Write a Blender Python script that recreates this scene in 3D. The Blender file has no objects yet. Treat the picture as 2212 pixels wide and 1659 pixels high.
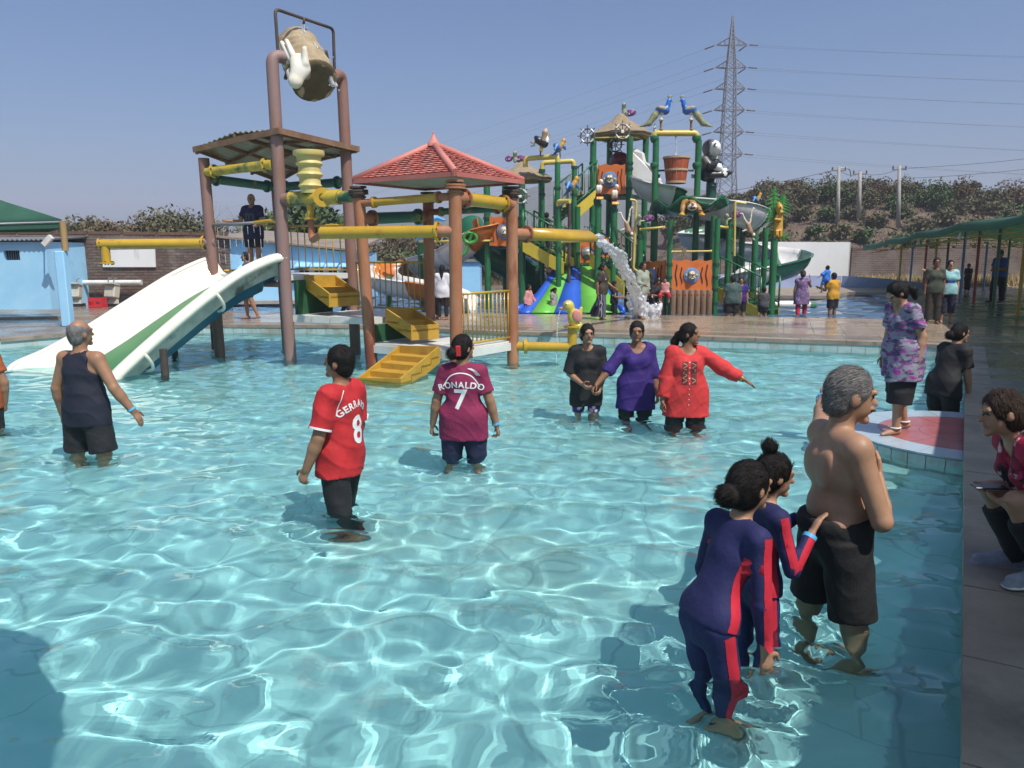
import bpy, bmesh, math, random
import numpy as np
from mathutils import Matrix, Vector, Quaternion
from mathutils.geometry import tessellate_polygon
from mathutils.bvhtree import BVHTree
S = bpy.context.scene
C = S.collection
random.seed(7)
# ------------------------------------------------------------------ camera
F = 1662.0; PW = 2212; PH = 1659; CAMH = 1.85
PITCH = math.atan((829.5 - 550) / F); ROLL = -0.006
cam = bpy.data.cameras.new('camera'); cam_o = bpy.data.objects.new('camera', cam); C.objects.link(cam_o)
cam.sensor_fit = 'HORIZONTAL'; cam.sensor_width = 36; cam.lens = 36 * F / PW
cam.clip_start = .05; cam.clip_end = 4000
cam_o.matrix_world = Matrix.Translation((0, 0, CAMH)) @ Matrix.Rotation(math.pi / 2 - PITCH, 4, 'X') @ Matrix.Rotation(ROLL, 4, 'Z')
S.camera = cam_o
# ------------------------------------------------------------------ sky and sun
SUN = Vector((0.58, -0.74, 1.5)).normalized()
wld = bpy.data.worlds.new('World'); S.world = wld; wld.use_nodes = True
_nt = wld.node_tree
sky_n = _nt.nodes.new('ShaderNodeTexSky'); sky_n.sky_type = 'NISHITA'; sky_n.sun_disc = False
sky_n.sun_elevation = math.asin(SUN.z); sky_n.sun_rotation = math.atan2(SUN.x, SUN.y)
sky_n.air_density = 1.0; sky_n.dust_density = 2.7; sky_n.ozone_density = 9.0; sky_n.altitude = 0
_nt.links.new(sky_n.outputs[0], _nt.nodes['Background'].inputs[0])
_nt.nodes['Background'].inputs[1].default_value = 0.115
sun = bpy.data.lights.new('sun', 'SUN'); sun.energy = 4.6; sun.angle = math.radians(.5); sun.color = (1, .95, .87)
sun_o = bpy.data.objects.new('sun', sun); C.objects.link(sun_o)
sun_o.rotation_euler = SUN.to_track_quat('Z', 'Y').to_euler()
sun.cycles.is_caustics_light = True
S.view_settings.view_transform = 'Standard'; S.view_settings.look = 'None'
S.view_settings.exposure = 0.12; S.view_settings.gamma = 1.0; S.view_settings.use_curve_mapping = False
S.cycles.use_denoising = True; S.cycles.max_bounces = 8; S.cycles.transmission_bounces = 6
S.cycles.transparent_max_bounces = 8; S.cycles.sample_clamp_indirect = 4.0
# ------------------------------------------------------------------ pixel -> place (pixels of a 2212 x 1659 picture)
_c, _s = math.cos(PITCH), math.sin(PITCH)
_fw = Vector((0, _c, -_s)); _u0 = Vector((0, _s, _c)); _r0 = Vector((1, 0, 0))
_rt = _r0 * math.cos(ROLL) + _u0 * math.sin(ROLL); _up = _u0 * math.cos(ROLL) - _r0 * math.sin(ROLL)
def ray(x, y): return _fw * F + _rt * (x - PW / 2) - _up * (y - PH / 2)
def G(x, y, z=0.0):                       # point on the level z
    d = ray(x, y); t = (z - CAMH) / d.z
    return Vector((d.x * t, d.y * t, z))
def P(x, y, Y):                           # point at the distance Y
    d = ray(x, y); t = Y / d.y
    return Vector((d.x * t, Y, CAMH + d.z * t))
# ------------------------------------------------------------------ materials
MATS = {}
def M(name, c1=None, c2=None, scale=4.0, rough=.55, bump=0.0, bscale=40.0, metal=0.0, c3=None, scale3=1.3, amt3=.5,
      spec=.5, stretch=(1, 1, 1), rough2=None, trans=0.0, coat=0.0, detail=4.0, lo=.35, hi=.65):
    if c1 is None: return MATS[name]
    m = bpy.data.materials.new(name); m.use_nodes = True; MATS[name] = m
    nt = m.node_tree; N = nt.nodes; L = nt.links; b = N['Principled BSDF']
    b.inputs['Roughness'].default_value = rough; b.inputs['Metallic'].default_value = metal
    b.inputs['Specular IOR Level'].default_value = spec
    if coat: b.inputs['Coat Weight'].default_value = coat; b.inputs['Coat Roughness'].default_value = .08
    b.inputs['Base Color'].default_value = (*c1, 1)
    geo = N.new('ShaderNodeNewGeometry'); mp = N.new('ShaderNodeMapping'); mp.inputs['Scale'].default_value = stretch
    L.new(geo.outputs['Position'], mp.inputs['Vector'])
    def noise(sc, det=detail):
        n = N.new('ShaderNodeTexNoise'); n.inputs['Scale'].default_value = sc; n.inputs['Detail'].default_value = det
        n.inputs['Roughness'].default_value = .62
        L.new(mp.outputs[0], n.inputs['Vector']); return n
    def ramp(src, a, bb):
        r = N.new('ShaderNodeMapRange'); r.inputs[1].default_value = a; r.inputs[2].default_value = bb
        L.new(src, r.inputs[0]); return r.outputs[0]
    last = None
    if c2 is not None:
        n = noise(scale); mx = N.new('ShaderNodeMix'); mx.data_type = 'RGBA'
        mx.inputs[6].default_value = (*c1, 1); mx.inputs[7].default_value = (*c2, 1)
        L.new(ramp(n.outputs['Fac'], lo, hi), mx.inputs[0]); last = mx.outputs[2]
        if rough2 is not None:
            mr = N.new('ShaderNodeMapRange'); mr.inputs[1].default_value = lo; mr.inputs[2].default_value = hi
            mr.inputs[3].default_value = rough; mr.inputs[4].default_value = rough2
            L.new(n.outputs['Fac'], mr.inputs[0]); L.new(mr.outputs[0], b.inputs['Roughness'])
        if c3 is not None:
            n3 = noise(scale3, 6); m3 = N.new('ShaderNodeMix'); m3.data_type = 'RGBA'
            L.new(last, m3.inputs[6]); m3.inputs[7].default_value = (*c3, 1)
            L.new(ramp(n3.outputs['Fac'], amt3, amt3 + .12), m3.inputs[0]); last = m3.outputs[2]
        L.new(last, b.inputs['Base Color'])
    if bump:
        nb = noise(bscale, 5); bp = N.new('ShaderNodeBump'); bp.inputs['Strength'].default_value = min(1, bump)
        bp.inputs['Distance'].default_value = .02 * max(1, bump)
        L.new(nb.outputs['Fac'], bp.inputs['Height']); L.new(bp.outputs[0], b.inputs['Normal'])
    if trans: b.inputs['Transmission Weight'].default_value = trans
    return m
# ------------------------------------------------------------------ objects
def mk(name, verts, faces, mats, parent=None, smooth=False, loc=None, matidx=None, auto=None):
    me = bpy.data.meshes.new(name)
    me.from_pydata([tuple(v) for v in verts], [], [tuple(f) for f in faces])
    for m in (mats if isinstance(mats, (list, tuple)) else [mats]): me.materials.append(m)
    if matidx is not None: me.polygons.foreach_set('material_index', np.asarray(matidx, dtype=np.int32))
    if smooth is True: me.shade_smooth()
    elif smooth is not False: me.polygons.foreach_set('use_smooth', np.asarray(smooth, dtype=bool))
    me.update()
    o = bpy.data.objects.new(name, me); C.objects.link(o)
    if loc is not None: o.location = loc
    if parent is not None: o.parent = parent
    return o
def tag(o, label=None, cat=None, group=None, kind=None):
    if label: o['label'] = label
    if cat: o['category'] = cat
    if group: o['group'] = group
    if kind: o['kind'] = kind
    return o
def thing(name, label, cat, loc=(0, 0, 0), rz=0.0, group=None):
    o = bpy.data.objects.new(name, None); C.objects.link(o); o.empty_display_size = .2
    o.location = loc; o.rotation_euler = (0, 0, rz)
    return tag(o, label, cat, group)
def link_copy(o, parent=None, mat=None):
    c = o.copy(); C.objects.link(c); c.parent = parent
    if mat is not None: c.matrix_local = mat
    return c
def copy_tree(root, label=None, group=None):
    r = root.copy(); C.objects.link(r)
    if label: r['label'] = label
    if group: r['group'] = group
    for ch in list(root.children):
        c = ch.copy(); C.objects.link(c); c.parent = r
        for g in list(ch.children):
            d = g.copy(); C.objects.link(d); d.parent = c
    return r
class MB:                                  # collects shapes that become ONE mesh
    def __init__(s): s.v = []; s.f = []; s.sm = []; s.mi = []; s.cur = 0
    def add(s, vs, fs, smooth=False):
        n = len(s.v); s.v += [Vector(v) for v in vs]
        s.f += [tuple(i + n for i in f) for f in fs]; s.sm += [smooth] * len(fs); s.mi += [s.cur] * len(fs)
        return s
    def box(s, c, size, rot=None, bev=0.0):
        c = Vector(c); hx, hy, hz = (q / 2 for q in size)
        if bev <= 0:
            vs = [Vector((x, y, z)) for z in (-hz, hz) for y in (-hy, hy) for x in (-hx, hx)]
            fs = [(0, 2, 3, 1), (4, 5, 7, 6), (0, 1, 5, 4), (2, 6, 7, 3), (0, 4, 6, 2), (1, 3, 7, 5)]
        else:
            bm = bmesh.new(); bmesh.ops.create_cube(bm, size=1)
            for v in bm.verts: v.co = Vector((v.co.x * 2 * hx, v.co.y * 2 * hy, v.co.z * 2 * hz))
            bmesh.ops.bevel(bm, geom=bm.edges[:], offset=bev, segments=1, affect='EDGES')
            bm.verts.index_update(); vs = [v.co.copy() for v in bm.verts]; fs = [[v.index for v in f.verts] for f in bm.faces]; bm.free()
        if rot is not None: vs = [rot @ v for v in vs]
        return s.add([v + c for v in vs], fs)
    def beam(s, a, b, w, h=None, up=(0, 0, 1)):
        a, b = Vector(a), Vector(b); h = h or w; d = (b - a); L = d.length; d.normalize()
        u = Vector(up); x = d.cross(u)
        if x.length < 1e-4: x = d.cross(Vector((1, 0, 0)))
        x.normalize(); z = x.cross(d)
        vs = [p + x * i * w / 2 + z * j * h / 2 for p in (a, b) for i, j in ((-1, -1), (1, -1), (1, 1), (-1, 1))]
        return s.add(vs, [(3, 2, 1, 0), (4, 5, 6, 7), (0, 1, 5, 4), (1, 2, 6, 5), (2, 3, 7, 6), (3, 0, 4, 7)])
    def tube(s, path, r, seg=12, cap=True, flat=None):
        path = [Vector(p) for p in path]; n = len(path)
        rs = list(r) if isinstance(r, (list, tuple)) else [r] * n
        t = [(path[min(i + 1, n - 1)] - path[max(i - 1, 0)]).normalized() for i in range(n)]
        u = t[0].cross(Vector((0, 0, 1)))
        if u.length < .05: u = t[0].cross(Vector((0, 1, 0)))
        u.normalize(); vs = []
        for i in range(n):
            if i: u = (u - t[i] * u.dot(t[i])).normalized()
            w = t[i].cross(u)
            for k in range(seg):
                a = 2 * math.pi * k / seg
                vs.append(path[i] + (u * math.cos(a) + w * math.sin(a) * (flat or 1)) * rs[i])
        fs = [(i * seg + k, i * seg + (k + 1) % seg, (i + 1) * seg + (k + 1) % seg, (i + 1) * seg + k) for i in range(n - 1) for k in range(seg)]
        s.add(vs, fs, True)
        if cap:
            s.add(vs[:seg], [tuple(range(seg))[::-1]]); s.add(vs[-seg:], [tuple(range(seg))])
        return s
    def lathe(s, prof, c=(0, 0, 0), seg=20, axis=None, smooth=True, sharp=True):
        c = Vector(c); rot = Vector((0, 0, 1)).rotation_difference(Vector(axis)) if axis is not None else None
        def pt(r, z, k):
            a = 2 * math.pi * k / seg; v = Vector((r * math.cos(a), r * math.sin(a), z))
            return c + (rot @ v if rot else v)
        for i in range(len(prof) - 1):
            (r0, z0), (r1, z1) = prof[i], prof[i + 1]
            vs = [pt(r0, z0, k) for k in range(seg)] + [pt(r1, z1, k) for k in range(seg)]
            if r0 < 1e-6: s.add([pt(0, z0, 0)] + vs[seg:], [(0, 1 + k, 1 + (k + 1) % seg)[::-1] for k in range(seg)], smooth)
            elif r1 < 1e-6: s.add([pt(0, z1, 0)] + vs[:seg], [(0, 1 + k, 1 + (k + 1) % seg) for k in range(seg)], smooth)
            else: s.add(vs, [(k, (k + 1) % seg, seg + (k + 1) % seg, seg + k) for k in range(seg)], smooth)
        return s
    def prism(s, poly, z0, z1, tri=True):
        n = len(poly); p = [Vector((q[0], q[1], 0)) for q in poly]
        if sum(p[i].x * p[(i + 1) % n].y - p[(i + 1) % n].x * p[i].y for i in range(n)) < 0: p.reverse()
        tr = tessellate_polygon([p])
        vs = [q + Vector((0, 0, z0)) for q in p] + [q + Vector((0, 0, z1)) for q in p]
        fs = []
        for t in tr:
            a, b, c = t
            if (p[b] - p[a]).cross(p[c] - p[a]).z < 0: a, b, c = c, b, a
            fs += [(n + a, n + b, n + c), (c, b, a)]
        fs += [(i, (i + 1) % n, n + (i + 1) % n, n + i) for i in range(n)]
        return s.add(vs, fs)
    def slab(s, pts, off):                 # polygon of 3-D points extruded by the vector off
        n = len(pts); p = [Vector(q) for q in pts]; off = Vector(off)
        vs = p + [q + off for q in p]
        tr = tessellate_polygon([p]); fs = [t for t in tr] + [(n + t[2], n + t[1], n + t[0]) for t in tr]
        fs += [(i, (i + 1) % n, n + (i + 1) % n, n + i) for i in range(n)]
        s.add(vs, fs)
        return s
    def build(s, name, mats, parent=None, loc=None, fix=True):
        o = mk(name, s.v, s.f, mats, parent, s.sm, loc, s.mi)
        if fix:
            bm = bmesh.new(); bm.from_mesh(o.data); bmesh.ops.remove_doubles(bm, verts=bm.verts, dist=1e-5)
            bmesh.ops.recalc_face_normals(bm, faces=bm.faces[:])
            for e in bm.edges:
                if len(e.link_faces) == 2 and e.calc_face_angle(0) > .7: e.smooth = False
            bm.to_mesh(o.data); bm.free()
        return o
def bend(pts, r, n=6):                     # rounds the corners of a path
    pts = [Vector(p) for p in pts]; out = [pts[0]]
    for i in range(1, len(pts) - 1):
        a, b, c = pts[i - 1], pts[i], pts[i + 1]
        d1 = (a - b); d2 = (c - b); q = min(r, d1.length * .49, d2.length * .49)
        p0 = b + d1.normalized() * q; p2 = b + d2.normalized() * q
        for k in range(n + 1):
            t = k / n; out.append(p0 * (1 - t) ** 2 + b * 2 * t * (1 - t) + p2 * t * t)
    return out + [pts[-1]]
def spline(pts, n=8):                      # Catmull-Rom through points
    pts = [Vector(p) for p in pts]; out = []
    for i in range(len(pts) - 1):
        p0, p1, p2, p3 = pts[max(i - 1, 0)], pts[i], pts[i + 1], pts[min(i + 2, len(pts) - 1)]
        for k in range(n):
            t = k / n
            out.append(.5 * ((2 * p1) + (p2 - p0) * t + (2 * p0 - 5 * p1 + 4 * p2 - p3) * t * t + (3 * p1 - p0 - 3 * p2 + p3) * t ** 3))
    return out + [pts[-1]]
# ------------------------------------------------------------------ smooth solids from blended primitives
class Sdf:
    def __init__(s, vox=.02): s.p = []; s.vox = vox
    def cap(s, a, b, ra, rb=None, reg=0, k=.02, sub=False, flat=None, fk=1.0):   # tapered capsule; flat = direction squeezed by fk
        s.p.append(('cap', np.array(a, float), np.array(b, float), ra, ra if rb is None else rb, reg, k, sub, None if flat is None else np.array(flat, float), fk)); return s
    def cone(s, a, b, ra, rb, reg=0, k=.0, sub=False, flat=None, fk=1.0):        # the same with flat ends
        s.p.append(('cone', np.array(a, float), np.array(b, float), ra, rb, reg, k, sub, None if flat is None else np.array(flat, float), fk)); return s
    def ell(s, c, r, rot=None, reg=0, k=.02, sub=False):
        s.p.append(('ell', np.array(c, float), np.array(r, float), None if rot is None else np.array(rot.to_matrix() if hasattr(rot, 'to_matrix') else rot), 0, reg, k, sub, None, 1)); return s
    def half(s, pt, n):                                                         # keep the side opposite to n
        s.p.append(('half', np.array(pt, float), np.array(n, float), 0, 0, 0, 0, True, None, 1)); return s
    def grid(s):
        lo = np.full(3, 1e9); hi = -lo
        for q in s.p:
            if q[0] in ('cap', 'cone'):
                R = max(q[3], q[4]) * max(1, q[9]); l = np.minimum(q[1], q[2]) - R; h = np.maximum(q[1], q[2]) + R
            elif q[0] == 'ell': l = q[1] - q[2].max(); h = q[1] + q[2].max()
            else: continue
            if not q[7]: lo = np.minimum(lo, l); hi = np.maximum(hi, h)
        return lo - 3 * s.vox, hi + 3 * s.vox
    def mesh(s, disp=None, relax=1):
        vx = s.vox; lo, hi = s.grid(); n = np.ceil((hi - lo) / vx).astype(int) + 1
        D = np.full(n, 1e3, np.float32); best = np.full(n, 1e3, np.float32); R = np.zeros(n, np.int16)
        ax = [lo[i] + np.arange(n[i]) * vx for i in range(3)]
        for ty, A, B, c, d, reg, k, sub, flat, fk in s.p:
            mg = k + 3 * vx
            if ty in ('cap', 'cone'):
                rr = max(c, d) * max(1, fk) + mg; l = np.minimum(A, B) - rr; h = np.maximum(A, B) + rr
            elif ty == 'ell': l = A - B.max() - mg; h = A + B.max() + mg
            else: l, h = lo, hi
            i0 = np.clip(np.floor((l - lo) / vx).astype(int), 0, n - 1); i1 = np.clip(np.ceil((h - lo) / vx).astype(int) + 1, 1, n)
            if (i1 <= i0).any(): continue
            sl = tuple(slice(a, b) for a, b in zip(i0, i1))
            X, Y, Z = np.meshgrid(*(ax[i][sl[i]] for i in range(3)), indexing='ij')
            p = np.stack([X, Y, Z], -1)
            if ty in ('cap', 'cone'):
                ba = B - A; q = p - A; L2 = ba @ ba + 1e-12; t = (q @ ba) / L2
                tc = np.clip(t, 0, 1); e = q - tc[..., None] * ba if ty == 'cap' else q - t[..., None] * ba
                if flat is not None:
                    fl = flat / np.linalg.norm(flat); comp = e @ fl
                    e = e + np.multiply.outer(comp * (1 / fk - 1), fl)
                dd = np.sqrt((e * e).sum(-1)) - (c + (d - c) * tc)
                if flat is not None: dd = dd * min(1, fk)
                if ty == 'cone': dd = np.maximum(dd, np.maximum(-t, t - 1) * math.sqrt(L2))
            elif ty == 'ell':
                q = p - A
                if c is not None: q = q @ c
                k0 = np.sqrt(((q / B) ** 2).sum(-1)) + 1e-9; k1 = np.sqrt(((q / B ** 2) ** 2).sum(-1)) + 1e-9
                dd = k0 * (k0 - 1) / k1
            else:
                dd = -((p - A) @ (B / np.linalg.norm(B)))
            dd = dd.astype(np.float32); cur = D[sl]
            if sub:
                D[sl] = np.maximum(cur, -dd); continue
            bb = best[sl]; m = dd < bb; bb[m] = dd[m]; R[sl][m] = reg
            if k > 0:
                hh = np.maximum(k - np.abs(cur - dd), 0) / k; D[sl] = np.minimum(cur, dd) - hh * hh * k * .25
            else: D[sl] = np.minimum(cur, dd)
        if disp is not None:
            X, Y, Z = np.meshgrid(*ax, indexing='ij'); m = np.abs(D) < .08
            D[m] += disp(X[m], Y[m], Z[m]).astype(np.float32)
        # surface nets
        ins = D < 0
        cells = np.zeros(n - 1, np.int8)
        for dx in (0, 1):
            for dy in (0, 1):
                for dz in (0, 1): cells += ins[dx:n[0] - 1 + dx, dy:n[1] - 1 + dy, dz:n[2] - 1 + dz]
        act = (cells > 0) & (cells < 8); ci = np.argwhere(act); idx = np.full(n - 1, -1, np.int64); idx[act] = np.arange(len(ci))
        acc = np.zeros((len(ci), 3)); cnt = np.zeros(len(ci))
        corners = [(a, b, c) for a in (0, 1) for b in (0, 1) for c in (0, 1)]
        for a in range(8):
            for b in range(a + 1, 8):
                ca, cb = corners[a], corners[b]
                if sum(abs(ca[i] - cb[i]) for i in range(3)) != 1: continue
                va = D[ci[:, 0] + ca[0], ci[:, 1] + ca[1], ci[:, 2] + ca[2]]; vb = D[ci[:, 0] + cb[0], ci[:, 1] + cb[1], ci[:, 2] + cb[2]]
                m = (va < 0) != (vb < 0); t = np.where(m, va / (va - vb + 1e-12), 0)[:, None]
                pt = np.array(ca) + t * (np.array(cb) - np.array(ca)); acc[m] += pt[m]; cnt[m] += 1
        V = lo + (ci + acc / cnt[:, None]) * vx
        Fs = []
        for axn in range(3):
            u, w = [(1, 2), (2, 0), (0, 1)][axn]
            a = [slice(None)] * 3; b = [slice(None)] * 3; a[axn] = slice(0, -1); b[axn] = slice(1, None)
            for q in (u, w): a[q] = slice(1, -1); b[q] = slice(1, -1)
            A_, B_ = ins[tuple(a)], ins[tuple(b)]
            e = np.argwhere(A_ != B_)
            if not len(e): continue
            flip = A_[e[:, 0], e[:, 1], e[:, 2]]
            base = e.copy(); base[:, u] += 1; base[:, w] += 1
            def cell(du, dw):
                q = base.copy(); q[:, u] += du; q[:, w] += dw; return idx[q[:, 0], q[:, 1], q[:, 2]]
            f = np.stack([cell(-1, -1), cell(0, -1), cell(0, 0), cell(-1, 0)], -1)
            f[~flip] = f[~flip][:, ::-1]; Fs.append(f)
        Fc = np.concatenate(Fs); Fc = Fc[(Fc >= 0).all(1)]
        for _ in range(relax):             # light smoothing
            s_ = np.zeros_like(V); k_ = np.zeros(len(V))
            for i in range(4):
                j = Fc[:, (i + 1) % 4]; np.add.at(s_, Fc[:, i], V[j]); np.add.at(k_, Fc[:, i], 1)
                np.add.at(s_, j, V[Fc[:, i]]); np.add.at(k_, j, 1)
            V = V * .5 + .5 * s_ / np.maximum(k_, 1)[:, None]
        ri = R[np.minimum(ci[:, 0] + 0, n[0] - 1), ci[:, 1], ci[:, 2]]
        fr = ri[Fc[:, 0]]
        return V, Fc, fr
    def build(s, name, mats, parent=None, loc=None, disp=None, relax=1):
        V, Fc, fr = s.mesh(disp, relax)
        me = bpy.data.meshes.new(name); me.vertices.add(len(V)); me.vertices.foreach_set('co', V.ravel().astype(np.float32))
        me.loops.add(len(Fc) * 4); me.loops.foreach_set('vertex_index', Fc.ravel().astype(np.int32))
        me.polygons.add(len(Fc)); me.polygons.foreach_set('loop_start', np.arange(0, len(Fc) * 4, 4, dtype=np.int32))
        me.polygons.foreach_set('loop_total', np.full(len(Fc), 4, np.int32))
        for m in (mats if isinstance(mats, (list, tuple)) else [mats]): me.materials.append(m)
        me.polygons.foreach_set('material_index', fr.astype(np.int32)); me.update(); me.validate(); me.shade_smooth()
        o = bpy.data.objects.new(name, me); C.objects.link(o)
        if loc is not None: o.location = loc
        if parent is not None: o.parent = parent
        return o
def Rz(a): return Matrix.Rotation(a, 3, 'Z')
def fbm(x, y, seed=0, n=5, s=1.0):         # cheap sum-of-sines noise for terrain
    r = np.random.default_rng(seed); h = 0 * x; a = 1.0
    for i in range(n):
        for _ in range(3):
            th = r.random() * 6.283; ph = r.random() * 6.283
            h = h + a / 3 * np.sin((x * math.cos(th) + y * math.sin(th)) * s * 2 ** i + ph)
        a *= .55
    return h
# ================================================================== MATERIALS OF THE SETTING
M('earth', (.16, .11, .07), (.24, .18, .11), 1.2, .95, .6, 8, c3=(.30, .25, .15), scale3=.15, amt3=.52)
M('burnt', (.085, .060, .045), (.15, .105, .075), .9, .95, .8, 6, c3=(.15, .11, .07), scale3=.12, amt3=.52)
M('deck', (.19, .145, .105), (.27, .21, .155), 1.1, .42, .12, 30, c3=(.15, .125, .10), scale3=.5, amt3=.55, rough2=.08, spec=.6)
M('tile_deck', (.31, .235, .165), (.43, .335, .24), .8, .34, .10, 25, c3=(.17, .14, .11), scale3=.6, amt3=.52, rough2=.05, spec=.65)
M('coping', (.33, .275, .21), (.24, .195, .15), 3, .6, .3, 30, c3=(.14, .12, .09), scale3=1.1, amt3=.55)
M('band_tile', (.36, .50, .50), (.50, .58, .55), 3, .25, .05, 30, c3=(.34, .36, .30), scale3=1.6, amt3=.5)
M('pool_floor', (.41, .60, .575), (.45, .635, .605), 1.6, .6, 0, c3=(.50, .62, .54), scale3=.35, amt3=.52)
M('splash_floor', (.15, .25, .36), (.20, .31, .42), 1.2, .6)
M('pale_tile', (.34, .44, .52), (.41, .50, .56), 2.5, .22)
M('red_tile', (.36, .11, .115), (.42, .15, .15), 3, .25)
M('brick', (.085, .058, .045), (.13, .09, .07), 3, .9, .5, 20)
M('blue_paint', (.30, .60, .84), (.36, .66, .88), 1.4, .55, .08, 20, c3=(.24, .50, .72), scale3=.9, amt3=.62)
M('white_wall', (.78, .78, .76), (.70, .70, .67), 1.0, .7, .1, 20, c3=(.40, .38, .34), scale3=.8, amt3=.6, stretch=(1, 1, .4))
M('blue_wall', (.20, .27, .44), (.26, .33, .50), 1.0, .4, .08, 20)
M('dark', (.02, .02, .022), rough=.6)
M('asbestos', (.20, .16, .13), (.28, .24, .20), 2, .9, .3, 20)
M('green_net', (.038, .125, .085), (.05, .155, .105), 1.5, .8, .15, 60)
def net_mat():
    m = MATS['green_net']; nt = m.node_tree; N, L = nt.nodes, nt.links; out = N['Material Output']; b = N['Principled BSDF']; t = N.new('ShaderNodeBsdfTransparent'); t.inputs[0].default_value = (.75, 1, .85, 1); tr = N.new('ShaderNodeBsdfTranslucent'); tr.inputs[0].default_value = (.10, .32, .20, 1)
    a = N.new('ShaderNodeMixShader'); a.inputs[0].default_value = .30; L.new(b.outputs[0], a.inputs[1]); L.new(tr.outputs[0], a.inputs[2]); c = N.new('ShaderNodeMixShader'); c.inputs[0].default_value = .13; L.new(a.outputs[0], c.inputs[1]); L.new(t.outputs[0], c.inputs[2]); L.new(c.outputs[0], out.inputs[0])
net_mat()
M('wood', (.36, .24, .10), (.26, .16, .07), 6, .6, .2, 40, stretch=(1, 1, .2))
M('concrete', (.40, .38, .34), (.30, .28, .25), 3, .85, .3, 30)
M('galv', (.24, .25, .27), (.19, .20, .21), 2, .5, metal=.3)
M('leaf_olive', (.095, .098, .048), (.15, .138, .075), 2.2, .75, spec=.25)
M('leaf_green', (.055, .095, .03), (.095, .135, .05), 2.2, .7, spec=.25)
M('leaf_dry', (.11, .082, .048), (.16, .12, .07), 2.0, .9, spec=.15)
M('bark', (.10, .075, .055), (.17, .135, .10), 5, .9, .4, 25)
M('straw', (.42, .33, .17), (.32, .24, .12), 2, .95)
M('far_hill', (.07, .085, .06), (.10, .105, .075), .05, 1.0)
M('cable', (.06, .06, .065), rough=.6)
M('beige_plastic', (.52, .49, .40), (.42, .39, .31), 4, .5)
M('red_plastic', (.55, .03, .04), rough=.4)
M('pvc', (.72, .71, .68), (.6, .59, .55), 4, .45)
def paint(name, c, d=None, rough=.4, worn=None):
    d = d or tuple(min(1, q * 1.25 + .01) for q in c)
    return M(name, c, d, 3, rough, .06, 40, c3=worn or tuple(q * .55 for q in c), scale3=2.2, amt3=.6)
paint('pole_red', (.34, .035, .03)); paint('pole_blue', (.09, .22, .46)); paint('pole_green', (.02, .12, .055)); paint('pole_yellow', (.45, .27, .03)); paint('frame_yellow', (.50, .44, .14))
# ================================================================== WATER
def floor_joints():                        # faint slab joints and hairline cracks
    m = MATS['pool_floor']; nt = m.node_tree; N, L = nt.nodes, nt.links; bs = N['Principled BSDF']; src = bs.inputs['Base Color'].links[0].from_socket
    g = N.new('ShaderNodeNewGeometry'); mp = N.new('ShaderNodeMapping'); mp.inputs['Rotation'].default_value = (0, 0, .45); L.new(g.outputs['Position'], mp.inputs[0])
    br = N.new('ShaderNodeTexBrick'); br.inputs['Scale'].default_value = 1; br.inputs['Brick Width'].default_value = 1.2; br.inputs['Row Height'].default_value = 1.2; br.inputs['Mortar Size'].default_value = .008; L.new(mp.outputs[0], br.inputs['Vector'])
    no = N.new('ShaderNodeTexNoise'); no.inputs['Scale'].default_value = 3; ad = N.new('ShaderNodeVectorMath'); ad.operation = 'MULTIPLY_ADD'; ad.inputs[1].default_value = (.25, .25, 0); L.new(no.outputs['Color'], ad.inputs[0]); L.new(g.outputs['Position'], ad.inputs[2])
    vo = N.new('ShaderNodeTexVoronoi'); vo.feature = 'DISTANCE_TO_EDGE'; vo.inputs['Scale'].default_value = .7; L.new(ad.outputs[0], vo.inputs['Vector']); r = N.new('ShaderNodeMapRange'); r.inputs[1].default_value = .004; r.inputs[2].default_value = .012; r.inputs[3].default_value = .5; r.inputs[4].default_value = 0; L.new(vo.outputs['Distance'], r.inputs[0])
    mx = N.new('ShaderNodeMath'); mx.operation = 'MAXIMUM'; q = N.new('ShaderNodeMath'); q.operation = 'MULTIPLY'; q.inputs[1].default_value = .45; L.new(br.outputs['Fac'], q.inputs[0]); L.new(q.outputs[0], mx.inputs[0]); L.new(r.outputs[0], mx.inputs[1])
    c = N.new('ShaderNodeMix'); c.data_type = 'RGBA'; L.new(mx.outputs[0], c.inputs[0]); L.new(src, c.inputs[6]); c.inputs[7].default_value = (.25, .36, .35, 1); L.new(c.outputs[2], bs.inputs['Base Color'])
floor_joints()
def water_mat(name, tint, rough=0.0):
    m = bpy.data.materials.new(name); m.use_nodes = True; n = m.node_tree; n.nodes.clear(); MATS[name] = m
    g = n.nodes.new('ShaderNodeBsdfGlass'); g.inputs['Roughness'].default_value = rough; g.inputs['IOR'].default_value = 1.33
    g.inputs['Color'].default_value = (*tint, 1); o = n.nodes.new('ShaderNodeOutputMaterial'); n.links.new(g.outputs[0], o.inputs[0]); return m
water_mat('water', (.775, .95, .98)); water_mat('splash_water', (.9, .96, 1.0), .06)
def waves(X, Y, seed=3, A=1.0, n=46, l0=.28, l1=1.5, aniso=.55):
    r = np.random.default_rng(seed); h = np.zeros_like(X)
    for i in range(n):
        lam = l0 * (l1 / l0) ** r.random(); th = r.normal(1.25, aniso * 1.3) if r.random() < .45 else r.random() * 6.283
        k = 2 * math.pi / lam
        h += .0040 * (lam / .5) ** 1.22 * A * np.sin(k * (X * math.cos(th) + Y * math.sin(th)) + r.random() * 6.283)
    return h
def inside(poly, X, Y):
    c = np.zeros(X.shape, bool); n = len(poly)
    for i in range(n):
        x0, y0 = poly[i][:2]; x1, y1 = poly[(i + 1) % n][:2]
        c ^= ((y0 > Y) != (y1 > Y)) & (X < (x1 - x0) * (Y - y0) / (y1 - y0 + 1e-12) + x0)
    return c
DZ = .2                                    # the deck lies this far above the water of the large pool
def g2(x, y): v = G(x, y, DZ); return (v.x, v.y)
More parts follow.
